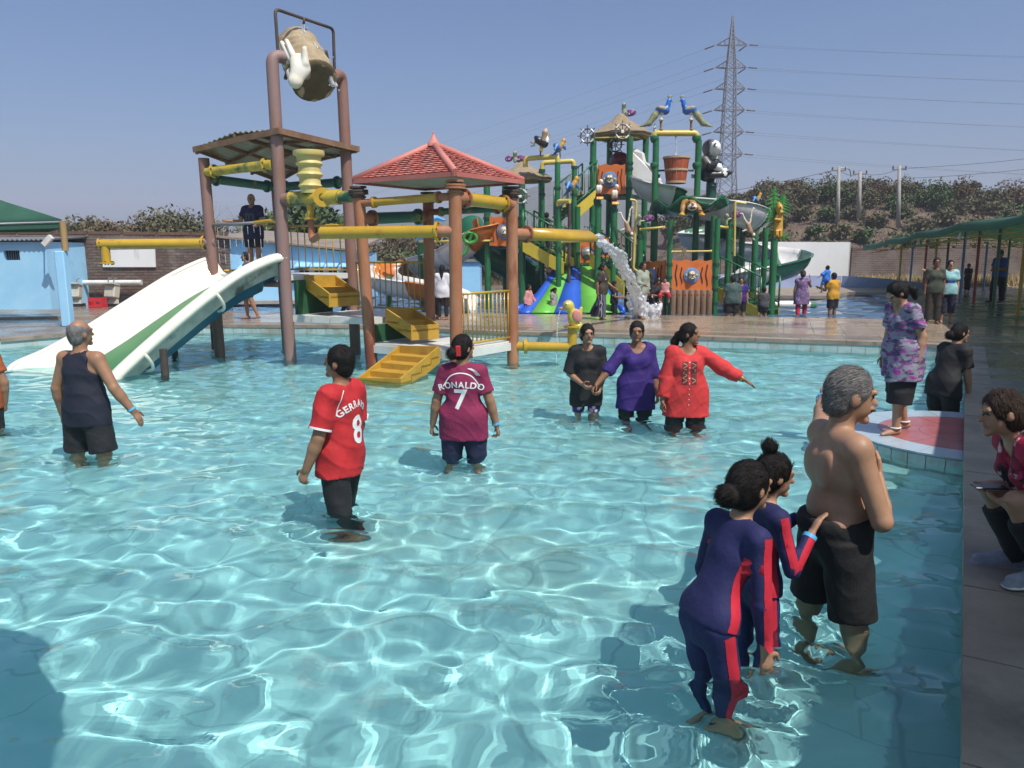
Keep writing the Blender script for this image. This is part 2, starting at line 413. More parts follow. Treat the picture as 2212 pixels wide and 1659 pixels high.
R_near = (-2.2, -4.03)
POOL = [R_near, g2(2093, 1659), g2(2088, 900), g2(2089, 749), g2(1932, 741), g2(1451, 726), g2(1118, 718), g2(785, 704), g2(484, 702),
        (-8.3, 18.62), g2(147, 721), g2(0, 733), (-14.5, 11.2), (-15.5, -4.03)]
def grow(poly, d):                         # moves every corner outwards by d
    p = [Vector(q) for q in poly]; n = len(p)
    ar = sum(p[i].x * p[(i + 1) % n].y - p[(i + 1) % n].x * p[i].y for i in range(n)); sg = 1 if ar > 0 else -1; out = []
    for i in range(n):
        e1 = (p[i] - p[i - 1]).normalized(); e2 = (p[(i + 1) % n] - p[i]).normalized()
        n1 = Vector((e1.y, -e1.x)) * sg; n2 = Vector((e2.y, -e2.x)) * sg; b = n1 + n2
        out.append(p[i] + b * d / max(.3, (1 + n1.dot(n2))))
    return [(q.x, q.y) for q in out]
def water_sheet(name, poly, z, res, matn, fn):
    big = grow(poly, .06)
    xs = [q[0] for q in big]; ys = [q[1] for q in big]
    ax = np.arange(min(xs), max(xs) + res, res); ay = np.arange(min(ys), max(ys) + res, res)
    X, Y = np.meshgrid(ax, ay); Zs = fn(X, Y) + z
    ny, nx = X.shape; cx = (X[:-1, :-1] + X[1:, 1:]) / 2; cy = (Y[:-1, :-1] + Y[1:, 1:]) / 2
    ok = inside(big, cx, cy); I = np.arange(nx * ny).reshape(ny, nx)
    f = np.stack([I[:-1, :-1], I[:-1, 1:], I[1:, 1:], I[1:, :-1]], -1)[ok]
    used = np.unique(f); mp = np.full(nx * ny, -1); mp[used] = np.arange(len(used))
    V = np.stack([X, Y, Zs], -1).reshape(-1, 3)[used]; f = mp[f]
    me = bpy.data.meshes.new(name); me.vertices.add(len(V)); me.vertices.foreach_set('co', V.ravel().astype(np.float32))
    me.loops.add(len(f) * 4); me.loops.foreach_set('vertex_index', f.ravel().astype(np.int32)); me.polygons.add(len(f))
    me.polygons.foreach_set('loop_start', np.arange(0, len(f) * 4, 4, dtype=np.int32)); me.polygons.foreach_set('loop_total', np.full(len(f), 4, np.int32))
    me.materials.append(M(matn)); me.update(); me.shade_smooth()
    o = bpy.data.objects.new(name, me); C.objects.link(o); tag(o, kind='structure'); return o
PEOPLE_RIPPLES = [(1.62, 3.7), (1.27, 3.66), (.92, 3.12), (-1.29, 5.59), (-.45, 7.0), (.88, 8.94), (1.41, 8.72), (1.88, 8.25), (-4.11, 7.27), (-5.6, 8.4)]
def main_waves(X, Y):
    h = waves(X, Y, 3, .66, 46, .24, 1.2) + waves(X, Y, 17, .6, 26, .13, .32)
    near = np.clip((11 - Y) / 8, .5, 1); h = h * near
    r = np.random.default_rng(11); ch = waves(X, Y, 29, 1.0, 22, .10, .24) * 3.2
    for (px, py) in PEOPLE_RIPPLES:
        d = np.hypot(X - px, Y - py); m = d < 1.5
        h[m] += (.0050 * np.exp(-d[m] / .40) * np.sin(d[m] * 36 + r.random() * 6 + 2 * np.sin(3 * np.arctan2(Y[m] - py, X[m] - px) + r.random() * 6))) * np.clip((d[m] - .14) / .15, 0, 1)
        m = d < 1.1; h[m] += ch[m] * np.exp(-(d[m] / (.42 if py < 4.5 else .30)) ** 2)
    return h
wat = water_sheet('pool_water', POOL, 0.0, .036, 'water', main_waves); wat.cycles.is_caustics_caster = True
RECEIVE = []
b = MB(); FLOOR = -.57
fp = grow(POOL, .10)
b.add([(x, y, FLOOR) for x, y in fp], [t for t in tessellate_polygon([[Vector((x, y, 0)) for x, y in fp]])])
n = len(POOL)
pool_o = b.build('pool_floor', M('pool_floor')); tag(pool_o, kind='structure'); RECEIVE.append(pool_o)
b = MB(); fp = grow(POOL, .012)
for i in range(n):
    a, c = fp[i], fp[(i + 1) % n]; b.add([(*a, FLOOR - .02), (*c, FLOOR - .02), (*c, DZ - .03), (*a, DZ - .03)], [(0, 1, 2, 3)])
pw = b.build('pool_side', M('band_tile')); tag(pw, kind='structure'); RECEIVE.append(pw)
SPL = [(-10.5, 24.0), g2(785, 675), g2(1118, 677.6), g2(1562, 682.7), g2(1781, 686.5), (9.64, 19.38), (11.2, 20.6), (13.6, 27), (15.4, 35.5), (5, 38), (-10.5, 36)]
spw = water_sheet('splash_pool_water', SPL, .125, .14, 'splash_water', lambda X, Y: waves(X, Y, 9, .55, 26, .5, 1.7))
b = MB(); fp = grow(SPL, .1)
b.add([(x, y, -.12) for x, y in fp], [t for t in tessellate_polygon([[Vector((x, y, 0)) for x, y in fp]])])
for i in range(len(SPL)):
    a, c = SPL[i], SPL[(i + 1) % len(SPL)]; b.add([(*a, -.14), (*c, -.14), (*c, DZ - .01), (*a, DZ - .01)], [(0, 1, 2, 3)])
sf = b.build('splash_pool_floor', M('splash_floor')); tag(sf, kind='structure')
# ================================================================== GROUND, DECK, TILES
def sheet(name, outer, holes, z, mat, kind='structure', skirt=0):
    loops = [[Vector((x, y, z)) for x, y in outer]] + [[Vector((x, y, z)) for x, y in h] for h in holes]
    vs = [v for l in loops for v in l]; tr = tessellate_polygon(loops)
    fs = []
    for t in tr:
        a, bb, c = t
        fs.append((a, bb, c) if (vs[bb] - vs[a]).cross(vs[c] - vs[a]).z > 0 else (c, bb, a))
    return tag(mk(name, vs, fs, mat), kind=kind)
DECK = [(-26, -8), (26, -8), (30, 30), (30, 44), (-4, 44), (-26, 40)]
sheet('ground', [(-900, -300), (900, -300), (900, 1000), (-900, 1000)], [grow(DECK, -.5)], .10, M('earth'))
deck = sheet('deck', DECK, [grow(POOL, .25), SPL], DZ, M('deck'))
cop = tag(bpy.data.objects.new('coping', None), kind='structure'); C.objects.link(cop)
bandp = pw
def along(path, step):
    out = []
    for i in range(len(path) - 1):
        a, c = Vector(path[i]), Vector(path[i + 1]); L = (c - a).length; k = max(1, round(L / step))
        for j in range(k): out.append((a.lerp(c, j / k), a.lerp(c, (j + 1) / k)))
    return out
far_path = [POOL[i] for i in range(3, 12)]; right_path = [POOL[0], POOL[1], POOL[2], POOL[3]]
def coping(path, step):
    for a, c in along(path, step):
        t = (c - a).normalized(); nn = Vector((-t.y, t.x))
        mid = (a + c) / 2
        if inside(POOL, np.array([mid.x + nn.x * .1]), np.array([mid.y + nn.y * .1]))[0]: nn = -nn
        a2, c2 = a + t * .004, c - t * .004; dz = random.uniform(0, .006)
        q = [a2 - nn * .02, c2 - nn * .02, c2 + nn * .262, a2 + nn * .262]
        MB().prism([(v.x, v.y) for v in q], DZ - .06, DZ + .012 + dz).build('coping_stone', M('coping'), cop)
coping(far_path, .9); coping(right_path, .75)
sub = [(Vector(a)) for a in far_path]
for a, c in along(far_path[:-1], .24):     # glazed tiles of the band above the water
    t = (c - a).normalized(); nn = Vector((-t.y, t.x)); mid = (a + c) / 2
    if not inside(POOL, np.array([mid.x + nn.x * .1]), np.array([mid.y + nn.y * .1]))[0]: nn = -nn
    q = [a + t * .004 - nn * .004, c - t * .004 - nn * .004, c - t * .004 + nn * .008, a + t * .004 + nn * .008]
    o = MB().prism([(v.x, v.y) for v in q], -.12, DZ - .065).build('band_tile', M('band_tile'), bandp); RECEIVE.append(o)
# deck tiles between the pools: one shared mesh, one object for each tile
e1 = (Vector(g2(1781, 737)) - Vector(g2(1118, 718))).normalized(); e2 = Vector((-e1.y, e1.x)); ang = math.atan2(e1.y, e1.x)
tile_me = MB().box((0, 0, 0), (.592, .592, .016), bev=.004).build('tile', M('tile_deck')).data
bpy.data.objects.remove(bpy.data.objects['tile'])
polyP = grow(POOL, .56); polyS = grow(SPL, .02)
org = Vector(g2(1118, 718)); cnt = 0
for i in range(-14, 24):
    for j in range(-2, 14):
        c = org + e1 * (i + .5) * .6 + e2 * (j + .5) * .6
        if not (-7.5 < c.x < 10.2 and c.y > 12): continue
        ok = True
        for di, dj in ((-.3, -.3), (.3, -.3), (-.3, .3), (.3, .3)):
            q = c + e1 * di + e2 * dj; X_, Y_ = np.array([q.x]), np.array([q.y])
            if inside(polyP, X_, Y_)[0] or inside(polyS, X_, Y_)[0]: ok = False
        if not ok or cnt >= 290: continue
        cnt += 1
        o = bpy.data.objects.new('tile', tile_me); C.objects.link(o); o.parent = deck
        o.matrix_local = Matrix.Translation((c.x, c.y, DZ + .002 + random.uniform(0, .002))) @ Matrix.Rotation(ang, 4, 'Z') @ Matrix.Rotation(random.uniform(-.0025, .0025), 4, 'X')
# shallow step of the deck on the left
MB().beam((-26, 18.8, DZ + .02), (-9.6, 21.6, DZ + .02), .3, .07).build('deck_step', M('coping'), deck)
# ================================================================== ENTRY STEP
rd = (Vector(POOL[3]) - Vector(POOL[2])).normalized(); rn = Vector((-rd.y, rd.x)); sc_ = Vector((4.47, 7.37)); STEP_Z = .09
step = thing('entry_step', 'half-round tiled entry step with a red centre at the pool edge', 'step', (sc_.x, sc_.y, 0))
def arc(r, a0=0, a1=math.pi, n=24): return [rd * r * math.cos(a0 + (a1 - a0) * i / n) + rn * r * math.sin(a0 + (a1 - a0) * i / n) for i in range(n + 1)]
def ring_piece(name, r0, r1, a0, a1, z0, z1, mat, par):
    k = max(2, int((a1 - a0) / .12)); p = arc(r1, a0, a1, k) + (list(reversed(arc(r0, a0, a1, k))) if r0 > .01 else [Vector((0, 0))])
    o = MB().prism([(q.x, q.y) for q in p], z0, z1).build(name, M(mat), par); RECEIVE.append(o); return o
core = ring_piece('core', 0, 1.10, 0, math.pi, FLOOR - .01, STEP_Z - .012, 'concrete', step)
for i in range(9): ring_piece('border_tile', .80, 1.115, math.pi * i / 9 + .003, math.pi * (i + 1) / 9 - .003, STEP_Z - .012, STEP_Z + .004, 'pale_tile', step)
for r0, r1, k in ((.0, .42, 3), (.424, .797, 5)):
    for i in range(k): ring_piece('centre_tile', r0, r1, math.pi * i / k + .006, math.pi * (i + 1) / k - .006, STEP_Z - .012, STEP_Z + .003, 'red_tile', step)
for i in range(22): ring_piece('side_tile', 1.1, 1.108, math.pi * i / 22 + .004, math.pi * (i + 1) / 22 - .004, -.15, STEP_Z - .02, 'band_tile', step)
ring_piece('lower_tread', 0, 1.36, 0, math.pi, FLOOR - .01, -.26, 'pool_floor', step)
# ================================================================== WALLS AND HOUSES
def brick_mat():
    m = M('brick_wall', (.1, .07, .05), rough=.92); nt = m.node_tree; N = nt.nodes; L = nt.links; bs = N['Principled BSDF']
    g = N.new('ShaderNodeNewGeometry'); sx = N.new('ShaderNodeSeparateXYZ'); L.new(g.outputs['Position'], sx.inputs[0])
    cx = N.new('ShaderNodeCombineXYZ'); ad = N.new('ShaderNodeMath'); ad.operation = 'ADD'; L.new(sx.outputs[0], ad.inputs[0]); L.new(sx.outputs[1], ad.inputs[1])
    L.new(ad.outputs[0], cx.inputs[0]); L.new(sx.outputs[2], cx.inputs[1])
    br = N.new('ShaderNodeTexBrick'); br.inputs['Scale'].default_value = 1; br.inputs['Brick Width'].default_value = .30; br.inputs['Row Height'].default_value = .10
    br.inputs['Mortar Size'].default_value = .012; br.inputs['Color1'].default_value = (.075, .048, .036, 1); br.inputs['Color2'].default_value = (.135, .09, .066, 1); br.inputs['Mortar'].default_value = (.20, .17, .145, 1)
    L.new(cx.outputs[0], br.inputs['Vector'])
    no = N.new('ShaderNodeTexNoise'); no.inputs['Scale'].default_value = .9; no.inputs['Detail'].default_value = 6; L.new(g.outputs['Position'], no.inputs['Vector'])
    mr = N.new('ShaderNodeMapRange'); mr.inputs[1].default_value = .42; mr.inputs[2].default_value = .68; mr.inputs[3].default_value = 0; mr.inputs[4].default_value = .62; L.new(no.outputs['Fac'], mr.inputs[0])
    mx = N.new('ShaderNodeMix'); mx.data_type = 'RGBA'; L.new(mr.outputs[0], mx.inputs[0]); L.new(br.outputs['Color'], mx.inputs[6]); mx.inputs[7].default_value = (.25, .21, .18, 1); L.new(mx.outputs[2], bs.inputs['Base Color'])
    bp = N.new('ShaderNodeBump'); bp.inputs['Strength'].default_value = .5; bp.inputs['Distance'].default_value = .01; bp.invert = True
    L.new(br.outputs['Fac'], bp.inputs['Height']); L.new(bp.outputs[0], bs.inputs['Normal']); return m
brick_mat()
M('brick_cap', (.17, .09, .06), (.11, .07, .05), 6, .9, .5, 20)
def brick_wall(label, a, c, h0, h1, th=.3, cap=True):
    a, c = Vector(a), Vector(c); t = thing('brick_wall', label, 'wall', (a.x, a.y, .1)); d = c - a; nn = Vector((-d.y, d.x)).normalized() * th
    b = MB(); b.slab([(0, 0, 0), (d.x, d.y, 0), (d.x, d.y, h1 - .1), (0, 0, h0 - .1)], (nn.x, nn.y, 0)); b.build('wall_body', M('brick_wall'), t)
    if cap:
        k = max(1, int(d.length / 1.2))
        for i in range(k):
            p, q = d * (i / k), d * ((i + 1) / k - .008); z = h0 + (h1 - h0) * (i + .5) / k - .1
            MB().beam((p.x + nn.x / 2, p.y + nn.y / 2, z + .05 + random.uniform(-.012, .012)), (q.x + nn.x / 2, q.y + nn.y / 2, z + .05), th + .04, .1).build('cap_course', M('brick_cap'), t)
    return t
lw = brick_wall('long dark brick wall behind the pump boxes beside the blue hut', P(-260, 500, 27.2).xy, P(492, 510, 27.2).xy, P(60, 500, 27.2).z, P(490, 509, 27.2).z)
brick_wall('brown brick boundary wall at the foot of the scrubby slope', (19.0, 43.5), (60, 47), 2.0, 2.4)
M('brick_a', (.125, .088, .07), (.18, .135, .11), 2.5, .9, .4, 25, c3=(.24, .20, .17), scale3=.9, amt3=.54); M('brick_b', (.155, .10, .078), (.12, .085, .07), 2.5, .9, .4, 25, c3=(.25, .21, .18), scale3=.9, amt3=.52); M('brick_c', (.095, .068, .055), (.14, .105, .085), 2.5, .9, .4, 25, c3=(.20, .17, .145), scale3=.9, amt3=.55)
wb = next(c for c in lw.children if c.name.startswith('wall_body')); a0_ = P(112, 600, 27.2); bx0, bx1 = P(106, 600, 27.2).x - lw.location.x, P(488, 600, 27.2).x - lw.location.x
bms = []
for mt in ('brick_a', 'brick_b', 'brick_c'): o = MB().box((0, 0, 0), (.276, .024, .083), None, .004).build('brick', M(mt)); bms.append(o.data); bpy.data.objects.remove(o)
cells_ = []; nr_ = 23
for r in range(nr_):
    z = .08 + r * .098; x = bx0 + (.145 if r % 2 else 0)
    while x < bx1 - .15: cells_.append((x + .145, z)); x += .290
cells_.sort(key=lambda q: abs(q[0] - (bx0 + (bx1 - bx0) * .62)) + abs(q[1] - 1.7) * 1.4); bj = MB()
for i, (x, z) in enumerate(cells_):
    yy = -.006 + random.uniform(-.006, .004)
    if i < 300:
        o = bpy.data.objects.new('brick', random.choice(bms)); C.objects.link(o); o.parent = lw; o.location = (x, yy, z); o.rotation_euler = (0, random.uniform(-.012, .012), 0)
    else: bj.box((x, yy, z), (.276, .024, .083))
bj.mi = [random.randrange(3) for _ in bj.mi]; bo = bj.build('brick_field', [M('brick_a'), M('brick_b'), M('brick_c')], lw, fix=False); tag(bo, kind='stuff')
# the white board on the wall
bp_ = MB().slab([P(222, 540, 27.12), P(334, 538, 27.12), P(336, 577, 27.12), P(222, 577, 27.12)], (0, .05, 0))
tag(bp_.build('notice_board', M('white_wall')), 'blank white board fixed on the dark brick wall', 'board')
tag(MB().tube([P(100, 611, 26.9), P(306, 610, 26.9)], .085, 12).build('water_pipe', M('pvc')), 'pale straight water pipe running along the dark brick wall', 'pipe')
# blue hut
hut = thing('blue_hut', 'sky blue plastered hut with a small barred window', 'hut', G(112, 668, DZ))
hz = P(103, 522, 24.9).z - DZ
b = MB(); b.slab([(-9, 0, 0), (-1.02, 0, 0), (-1.02, 0, hz), (-9, 0, hz)], (0, 3.2, 0))
w0, w1 = P(8, 562, 24.88) - hut.location, P(41, 541, 24.88) - hut.location
hb = MB()
def pierced(b, x0, x1, z0, z1, wx0, wx1, wz0, wz1, th=.2):
    for (a0, a1, c0, c1) in ((x0, wx0, z0, z1), (wx1, x1, z0, z1), (wx0, wx1, z0, wz0), (wx0, wx1, wz1, z1)):
        b.box(((a0 + a1) / 2, th / 2, (c0 + c1) / 2), (a1 - a0, th, c1 - c0))
pierced(hb, -9, 0, 0, hz, w0.x, w1.x, w0.z, w1.z)
hb.box((-.1, 1.75, hz / 2), (.2, 3.1, hz)); hb.box((-4.5, 3.35, hz / 2), (9, .2, hz))
hb.build('wall', M('blue_paint'), hut)
win = MB().box(((w0.x + w1.x) / 2, .17, (w0.z + w1.z) / 2), (w1.x - w0.x, .04, w1.z - w0.z)).build('window', M('dark'), hut)
for i in range(7):
    x = w0.x + (w1.x - w0.x) * (i + .5) / 7; MB().tube([(x, .1, w0.z), (x, .1, w1.z)], .008, 6).build('window_bar', M('galv'), win)
def corrugated(name, x0, x1, y0, y1, z0, z1, mat, par, pitch=.15, amp=.025):
    nn = int((x1 - x0) / pitch * 6); vs = []; fs = []
    for i in range(nn + 1):
        x = x0 + (x1 - x0) * i / nn; dz = amp * math.sin(6.283 * (x - x0) / pitch)
        vs += [(x, y0, z0 + dz), (x, y1, z1 + dz), (x, y0, z0 + dz - .012), (x, y1, z1 + dz - .012)]
    for i in range(nn):
        a = i * 4; fs += [(a, a + 4, a + 5, a + 1), (a + 2, a + 3, a + 7, a + 6), (a, a + 2, a + 6, a + 4), (a + 1, a + 5, a + 7, a + 3)]
    return mk(name, vs, fs, mat, par)
corrugated('roof', -9.2, .12, -.18, 3.6, hz + .06, hz + .25, M('galv'), hut)
lt = MB(); lt.beam(P(95, 529, 24.3) - hut.location, P(111, 511, 24.3) - hut.location, .13, .16); lt.beam(P(95, 529, 24.3) - hut.location, P(95, 529, 24.9) - hut.location, .04)
tag(lt.build('flood_light', M('pvc'), None, hut.location), 'white tilted floodlight fixed on the corner of the blue hut', 'light')
# long low blue house behind the tower
bh = thing('blue_house', 'long low sky blue house with sloping sheet roof and awning windows', 'house', G(487, 656, DZ))
o0 = bh.location; Y0 = o0.y
zl = P(487, 514, Y0).z - DZ; x1 = (P(762, 600, Y0) - o0).x; zr = P(762, 545, Y0).z - DZ
wins = [(x, 589, 598) for x in ()]
hb = MB(); hb.slab([(0, 0, 0), (x1, 0, 0), (x1, 0, zr), (0, 0, zl)], (0, .2, 0)); hb.slab([(0, 0.2, 0), (0, 5, 0), (0, 5, zl), (0, .2, zl)], (.2, 0, 0)); hb.slab([(x1 - .2, 0.2, 0), (x1 - .2, 5, 0), (x1 - .2, 5, zr), (x1 - .2, .2, zr)], (.2, 0, 0))
hb.build('wall', M('blue_paint'), bh)
rf = MB(); rf.slab([(-.2, -.25, zl + .02), (x1 + .2, -.25, zr + .02), (x1 + .2, 5.2, zr + .55), (-.2, 5.2, zl + .35)], (0, 0, .07)); rf.build('roof', M('asbestos'), bh)
for (a, c, e, f) in ((526, 549, 582, 596), (648, 668, 577, 598), (681, 698, 577, 598), (711, 728, 577, 598), (743, 758, 577, 598)):
    p, q = P(a, f, Y0) - o0, P(c, e, Y0) - o0
    w = MB().box(((p.x + q.x) / 2, -.012, (p.z + q.z) / 2), (q.x - p.x, .03, q.z - p.z)).build('window', M('dark'), bh)
    MB().box(((p.x + q.x) / 2, -.03, (p.z + q.z) / 2), (.04, .03, q.z - p.z)).build('mullion', M('blue_paint'), w)
    MB().box(((p.x + q.x) / 2, -.02, p.z - .03), (q.x - p.x + .1, .08, .05)).build('sill', M('blue_paint'), w)
    MB().slab([(p.x - .08, 0, q.z + .12), (q.x + .08, 0, q.z + .12), (q.x + .08, -.4, q.z), (p.x - .08, -.4, q.z)], (0, 0, .04)).build('awning', M('blue_paint'), w)
MB().box((x1 * .5, -.2, .06), (x1, .36, .12)).build('plinth', M('concrete'), bh)
# small pale blue shed behind the orange slide
sh = thing('pale_blue_shed', 'small pale blue walled shed behind the orange and white slide', 'shed', P(1020, 640, 33))
sh.location.z = .2; q0 = sh.location
p_, q_ = P(985, 566, 33) - q0, P(1036, 566, 33) - q0
MB().box(((p_.x + q_.x) / 2, 1, p_.z / 2), (q_.x - p_.x, 2, p_.z)).build('wall', M('blue_paint'), sh); MB().box(((p_.x + q_.x) / 2, 1, p_.z + .05), (q_.x - p_.x + .2, 2.2, .09)).build('roof', M('asbestos'), sh)
# white wall and blue basin wall on the right
ww = thing('white_wall', 'tall weathered white wall behind the green spiral slide', 'wall', P(1690, 600, 37.5)); ww.location.z = .2; q0 = ww.location
a_, c_ = P(1600, 522, 37.5) - q0, P(1836, 523, 37.5) - q0
MB().slab([(a_.x, 0, 0), (c_.x, 0, 0), (c_.x, 0, c_.z), (a_.x, 0, a_.z)], (0, .3, 0)).build('wall_body', M('white_wall'), ww)
MB().slab([(c_.x + .002, .02, 0), (c_.x + .45, 1.8, 0), (c_.x + .45, 1.8, c_.z - .05), (c_.x + .002, .02, c_.z)], (.15, .2, 0)).build('end_wall', M('concrete'), ww)
bw = thing('basin_wall', 'long low blue painted basin wall below the white wall', 'wall', (0, 0, 0))
M('blue_light', (.30, .36, .56), (.36, .42, .62), 1, .4)
def strip(pts_top, pts_bot, th, name, mat, par):
    for i in range(len(pts_top) - 1):
        a, c, d, e = pts_bot[i], pts_bot[i + 1], pts_top[i + 1], pts_top[i]
        MB().slab([a, c, d, e], (.05, th, 0)).build(name, mat, par)
tp = [P(1480, 592, 36.4), P(1650, 594, 36.4), P(1818, 596, 36.4)]; strip(tp, [Vector((q.x, q.y, .15)) for q in tp], .25, 'panel', M('blue_light'), bw)
tp = [P(1822, 596, 36.0), P(1858, 598, 35.6), P(1925, 603, 35), P(2000, 612, 34.5)]; strip(tp, [Vector((q.x, q.y, .12)) for q in tp], .25, 'panel', M('blue_wall'), bw)
ap = MB(); ap.prism([G(1480, 640, .22).xy, G(1790, 641, .22).xy, G(1835, 633, .22).xy, G(1990, 636, .22).xy, P(2010, 600, 35.2).xy, P(1820, 600, 36.3).xy, P(1480, 600, 36.6).xy], .14, .26)
ap.build('apron', M('coping'), bw)
# ================================================================== CANOPIES
cn = thing('shade_canopy', 'long green netting canopy on coloured poles along the pool deck', 'canopy', (12, 22, DZ))
o0 = cn.location
EDGE = [(-.9, -4.5, 2.75), (2.35, 1.4, 2.75), (6.75, 8.8, 2.73), (10.7, 16, 2.70), (12.0, 21, 2.62), (13.5, 26, 2.52), (15, 31, 2.38), (16.5, 36.6, 2.20)]
BACK = [(9, -6, 2.6), (10.5, -1, 2.6), (15, 6, 2.62), (18.8, 13, 2.62), (20.5, 19, 2.56), (22, 25, 2.5), (23.5, 31, 2.38), (24.5, 37, 2.25)]
ev = spline(EDGE, 6); bv = spline(BACK, 6); nn = len(ev); vs = []; fs = []; K = 10
for i in range(nn):
    for k in range(K + 1):
        p = ev[i].lerp(bv[i], k / K); sag = -.10 * (math.sin(math.pi * ((i % 6) / 6)) if k < 2 else .5 * math.sin(math.pi * ((i % 6) / 6)))
        p = p + Vector((0, 0, .35 * math.sin(math.pi * k / K) + sag)); vs.append(p - o0)
for i in range(nn): vs.append(Vector(ev[i]) - o0 + Vector((-.03, .01, -.20 - .10 * math.sin(math.pi * ((i % 6) / 6)))))
for i in range(nn - 1):
    for k in range(K): a = i * (K + 1) + k; fs.append((a, a + 1, a + K + 2, a + K + 1))
    fs.append((i * (K + 1), (i + 1) * (K + 1), nn * (K + 1) + i + 1, nn * (K + 1) + i))
cv = mk('netting', vs, fs, M('green_net'), cn, True)
so = cv.modifiers.new('t', 'SOLIDIFY'); so.thickness = .012
for i in range(0, nn, 3):
    for dz, r in ((-.02, .022), (-.34, .018)):
        MB().tube([(ev[i].lerp(bv[i], t) + Vector((0, 0, .35 * math.sin(math.pi * t) - .08 + dz)) - o0) for t in np.linspace(.03, .97, 9)], r, 6).build('truss_chord', M('frame_yellow'), cn)
    for t in np.linspace(.08, .92, 8):
        p = ev[i].lerp(bv[i], t) + Vector((0, 0, .35 * math.sin(math.pi * t) - .1)) - o0; MB().tube([p, p + Vector((0, 0, -.34))], .012, 5).build('truss_web', M('frame_yellow'), cn)
for t in (.12, .42, .72):
    MB().tube([(ev[i].lerp(bv[i], t) + Vector((0, 0, .35 * math.sin(math.pi * t) - .16)) - o0) for i in range(0, nn, 2)], .02, 6).build('purlin', M('frame_yellow'), cn)
posts = [((2073, 647), 'pole_blue'), ((2103, 655), 'pole_red'), ((2145, 666.5), 'pole_green'), ((2198, 684), 'pole_yellow'), ((2124, 624), 'pole_blue'), ((2171, 630), 'pole_green'), ((1940, 607), 'pole_yellow'), ((1965, 622), 'pole_blue'), ((1994, 628), 'pole_red'), ((2040, 610), 'pole_green'), ((2075, 612), 'pole_red'), ((2015, 612), 'pole_yellow')]
for (x, y), mt in posts:
    p = G(x, y, DZ); p = p if p.y < 36.5 else G(x, 632 + (x - 1940) * .01, DZ)
    i = min(range(nn), key=lambda q: abs(ev[q].y - p.y)); zt = ev[i].z + .05
    po = MB().tube([(p.x - o0.x, p.y - o0.y, 0), (p.x - o0.x, p.y - o0.y, zt - DZ)], .045, 10).build('post', M(mt), cn)
for i in (24, 30, 36):
    p = ev[i] - o0 + Vector((.1, .1, -.3)); q = MB().lathe([(0, -.16), (.05, -.12), (.055, -.07), (.025, -.02), (.02, .05), (0, .05)], p, 10).build('bulb', M('pvc'), cn)
M('blk', (.015, .015, .017), rough=.5)
# left tent
lc = thing('tent_canopy', 'dark green fabric tent on a blue pillar beside the blue hut', 'tent', G(148, 705, DZ)); o0 = lc.location; Yt = o0.y
c1 = P(133, 474, Yt) - o0; c1b = P(133, 489, Yt) - o0; ap_ = Vector((c1.x - 3.4, 1.4, c1.z + 1.0)); c2 = Vector((c1.x - 6.8, -.6, c1.z - .2)); c3 = Vector((c1.x - 2.1, 3.0, c1.z)); c4 = Vector((c1.x - 8, 3.0, c1.z))
def tri_sub(a, b_, c, n_=6, sag=.18):
    vs, fs = [], []
    for i in range(n_ + 1):
        for j in range(n_ + 1 - i):
            u, v = i / n_, j / n_; w = 1 - u - v; p = a * w + b_ * u + c * v; p = p - Vector((0, 0, sag * 4 * min(w, .5) * (u + v) * (1 - abs(u - v)) * .5)); vs.append(p)
    def ix(i, j): return i * (n_ + 1) - i * (i - 1) // 2 + j
    for i in range(n_):
        for j in range(n_ - i):
            fs.append((ix(i, j), ix(i + 1, j), ix(i, j + 1)))
            if j < n_ - i - 1: fs.append((ix(i + 1, j), ix(i + 1, j + 1), ix(i, j + 1)))
    return vs, fs
tb = MB()
for p, q in ((c1, c2), (c1, c3), (c3, c4), (c2, c4)):
    v_, f_ = tri_sub(ap_, p, q); tb.add(v_, f_, True); d = Vector((0, 0, -.2)); tb.add([p, q, q + d, p + d], [(0, 1, 2, 3)])
so = tb.build('fabric', M('green_net'), lc).modifiers.new('t', 'SOLIDIFY'); so.thickness = .012
pm = P(139, 542, Yt) - o0
MB().box((.0, 0, pm.z / 2), (.22, .22, pm.z), bev=.02).build('pillar', M('blue_paint'), lc)
MB().tube([(c1.x, 0.03, pm.z), (c1.x, 0.03, c1.z - .03)], .075, 10).build('wooden_post', M('wood'), lc)
MB().tube([c1 + Vector((0, 0, -.06)), c2 + Vector((0, 0, -.06))], .03, 6).build('edge_rail', M('galv'), lc); MB().tube([c1 + Vector((0, 0, -.06)), c3 + Vector((0, 0, -.06))], .03, 6).build('edge_rail', M('galv'), lc)
# unseen mushroom, added left of the view to shadow the near pool corner
mu = thing('added_mushroom_shade', 'large sky blue mushroom added out of view to shade the large pool', 'fountain', (-2.62, .66, FLOOR))
MB().lathe([(2.05, 3.7), (2.08, 3.76), (1.95, 3.9), (1.5, 4.12), (.85, 4.28), (0, 4.34)], (0, 0, 0), 36).lathe([(2.05, 3.7), (1.4, 3.82), (.2, 3.9), (.13, 3.9)], (0, 0, 0), 36).build('mushroom_cap', M('blue_paint'), mu)
MB().tube([(0, 0, 0), (0, 0, 3.95)], .13, 16).build('pole', M('pvc'), mu)
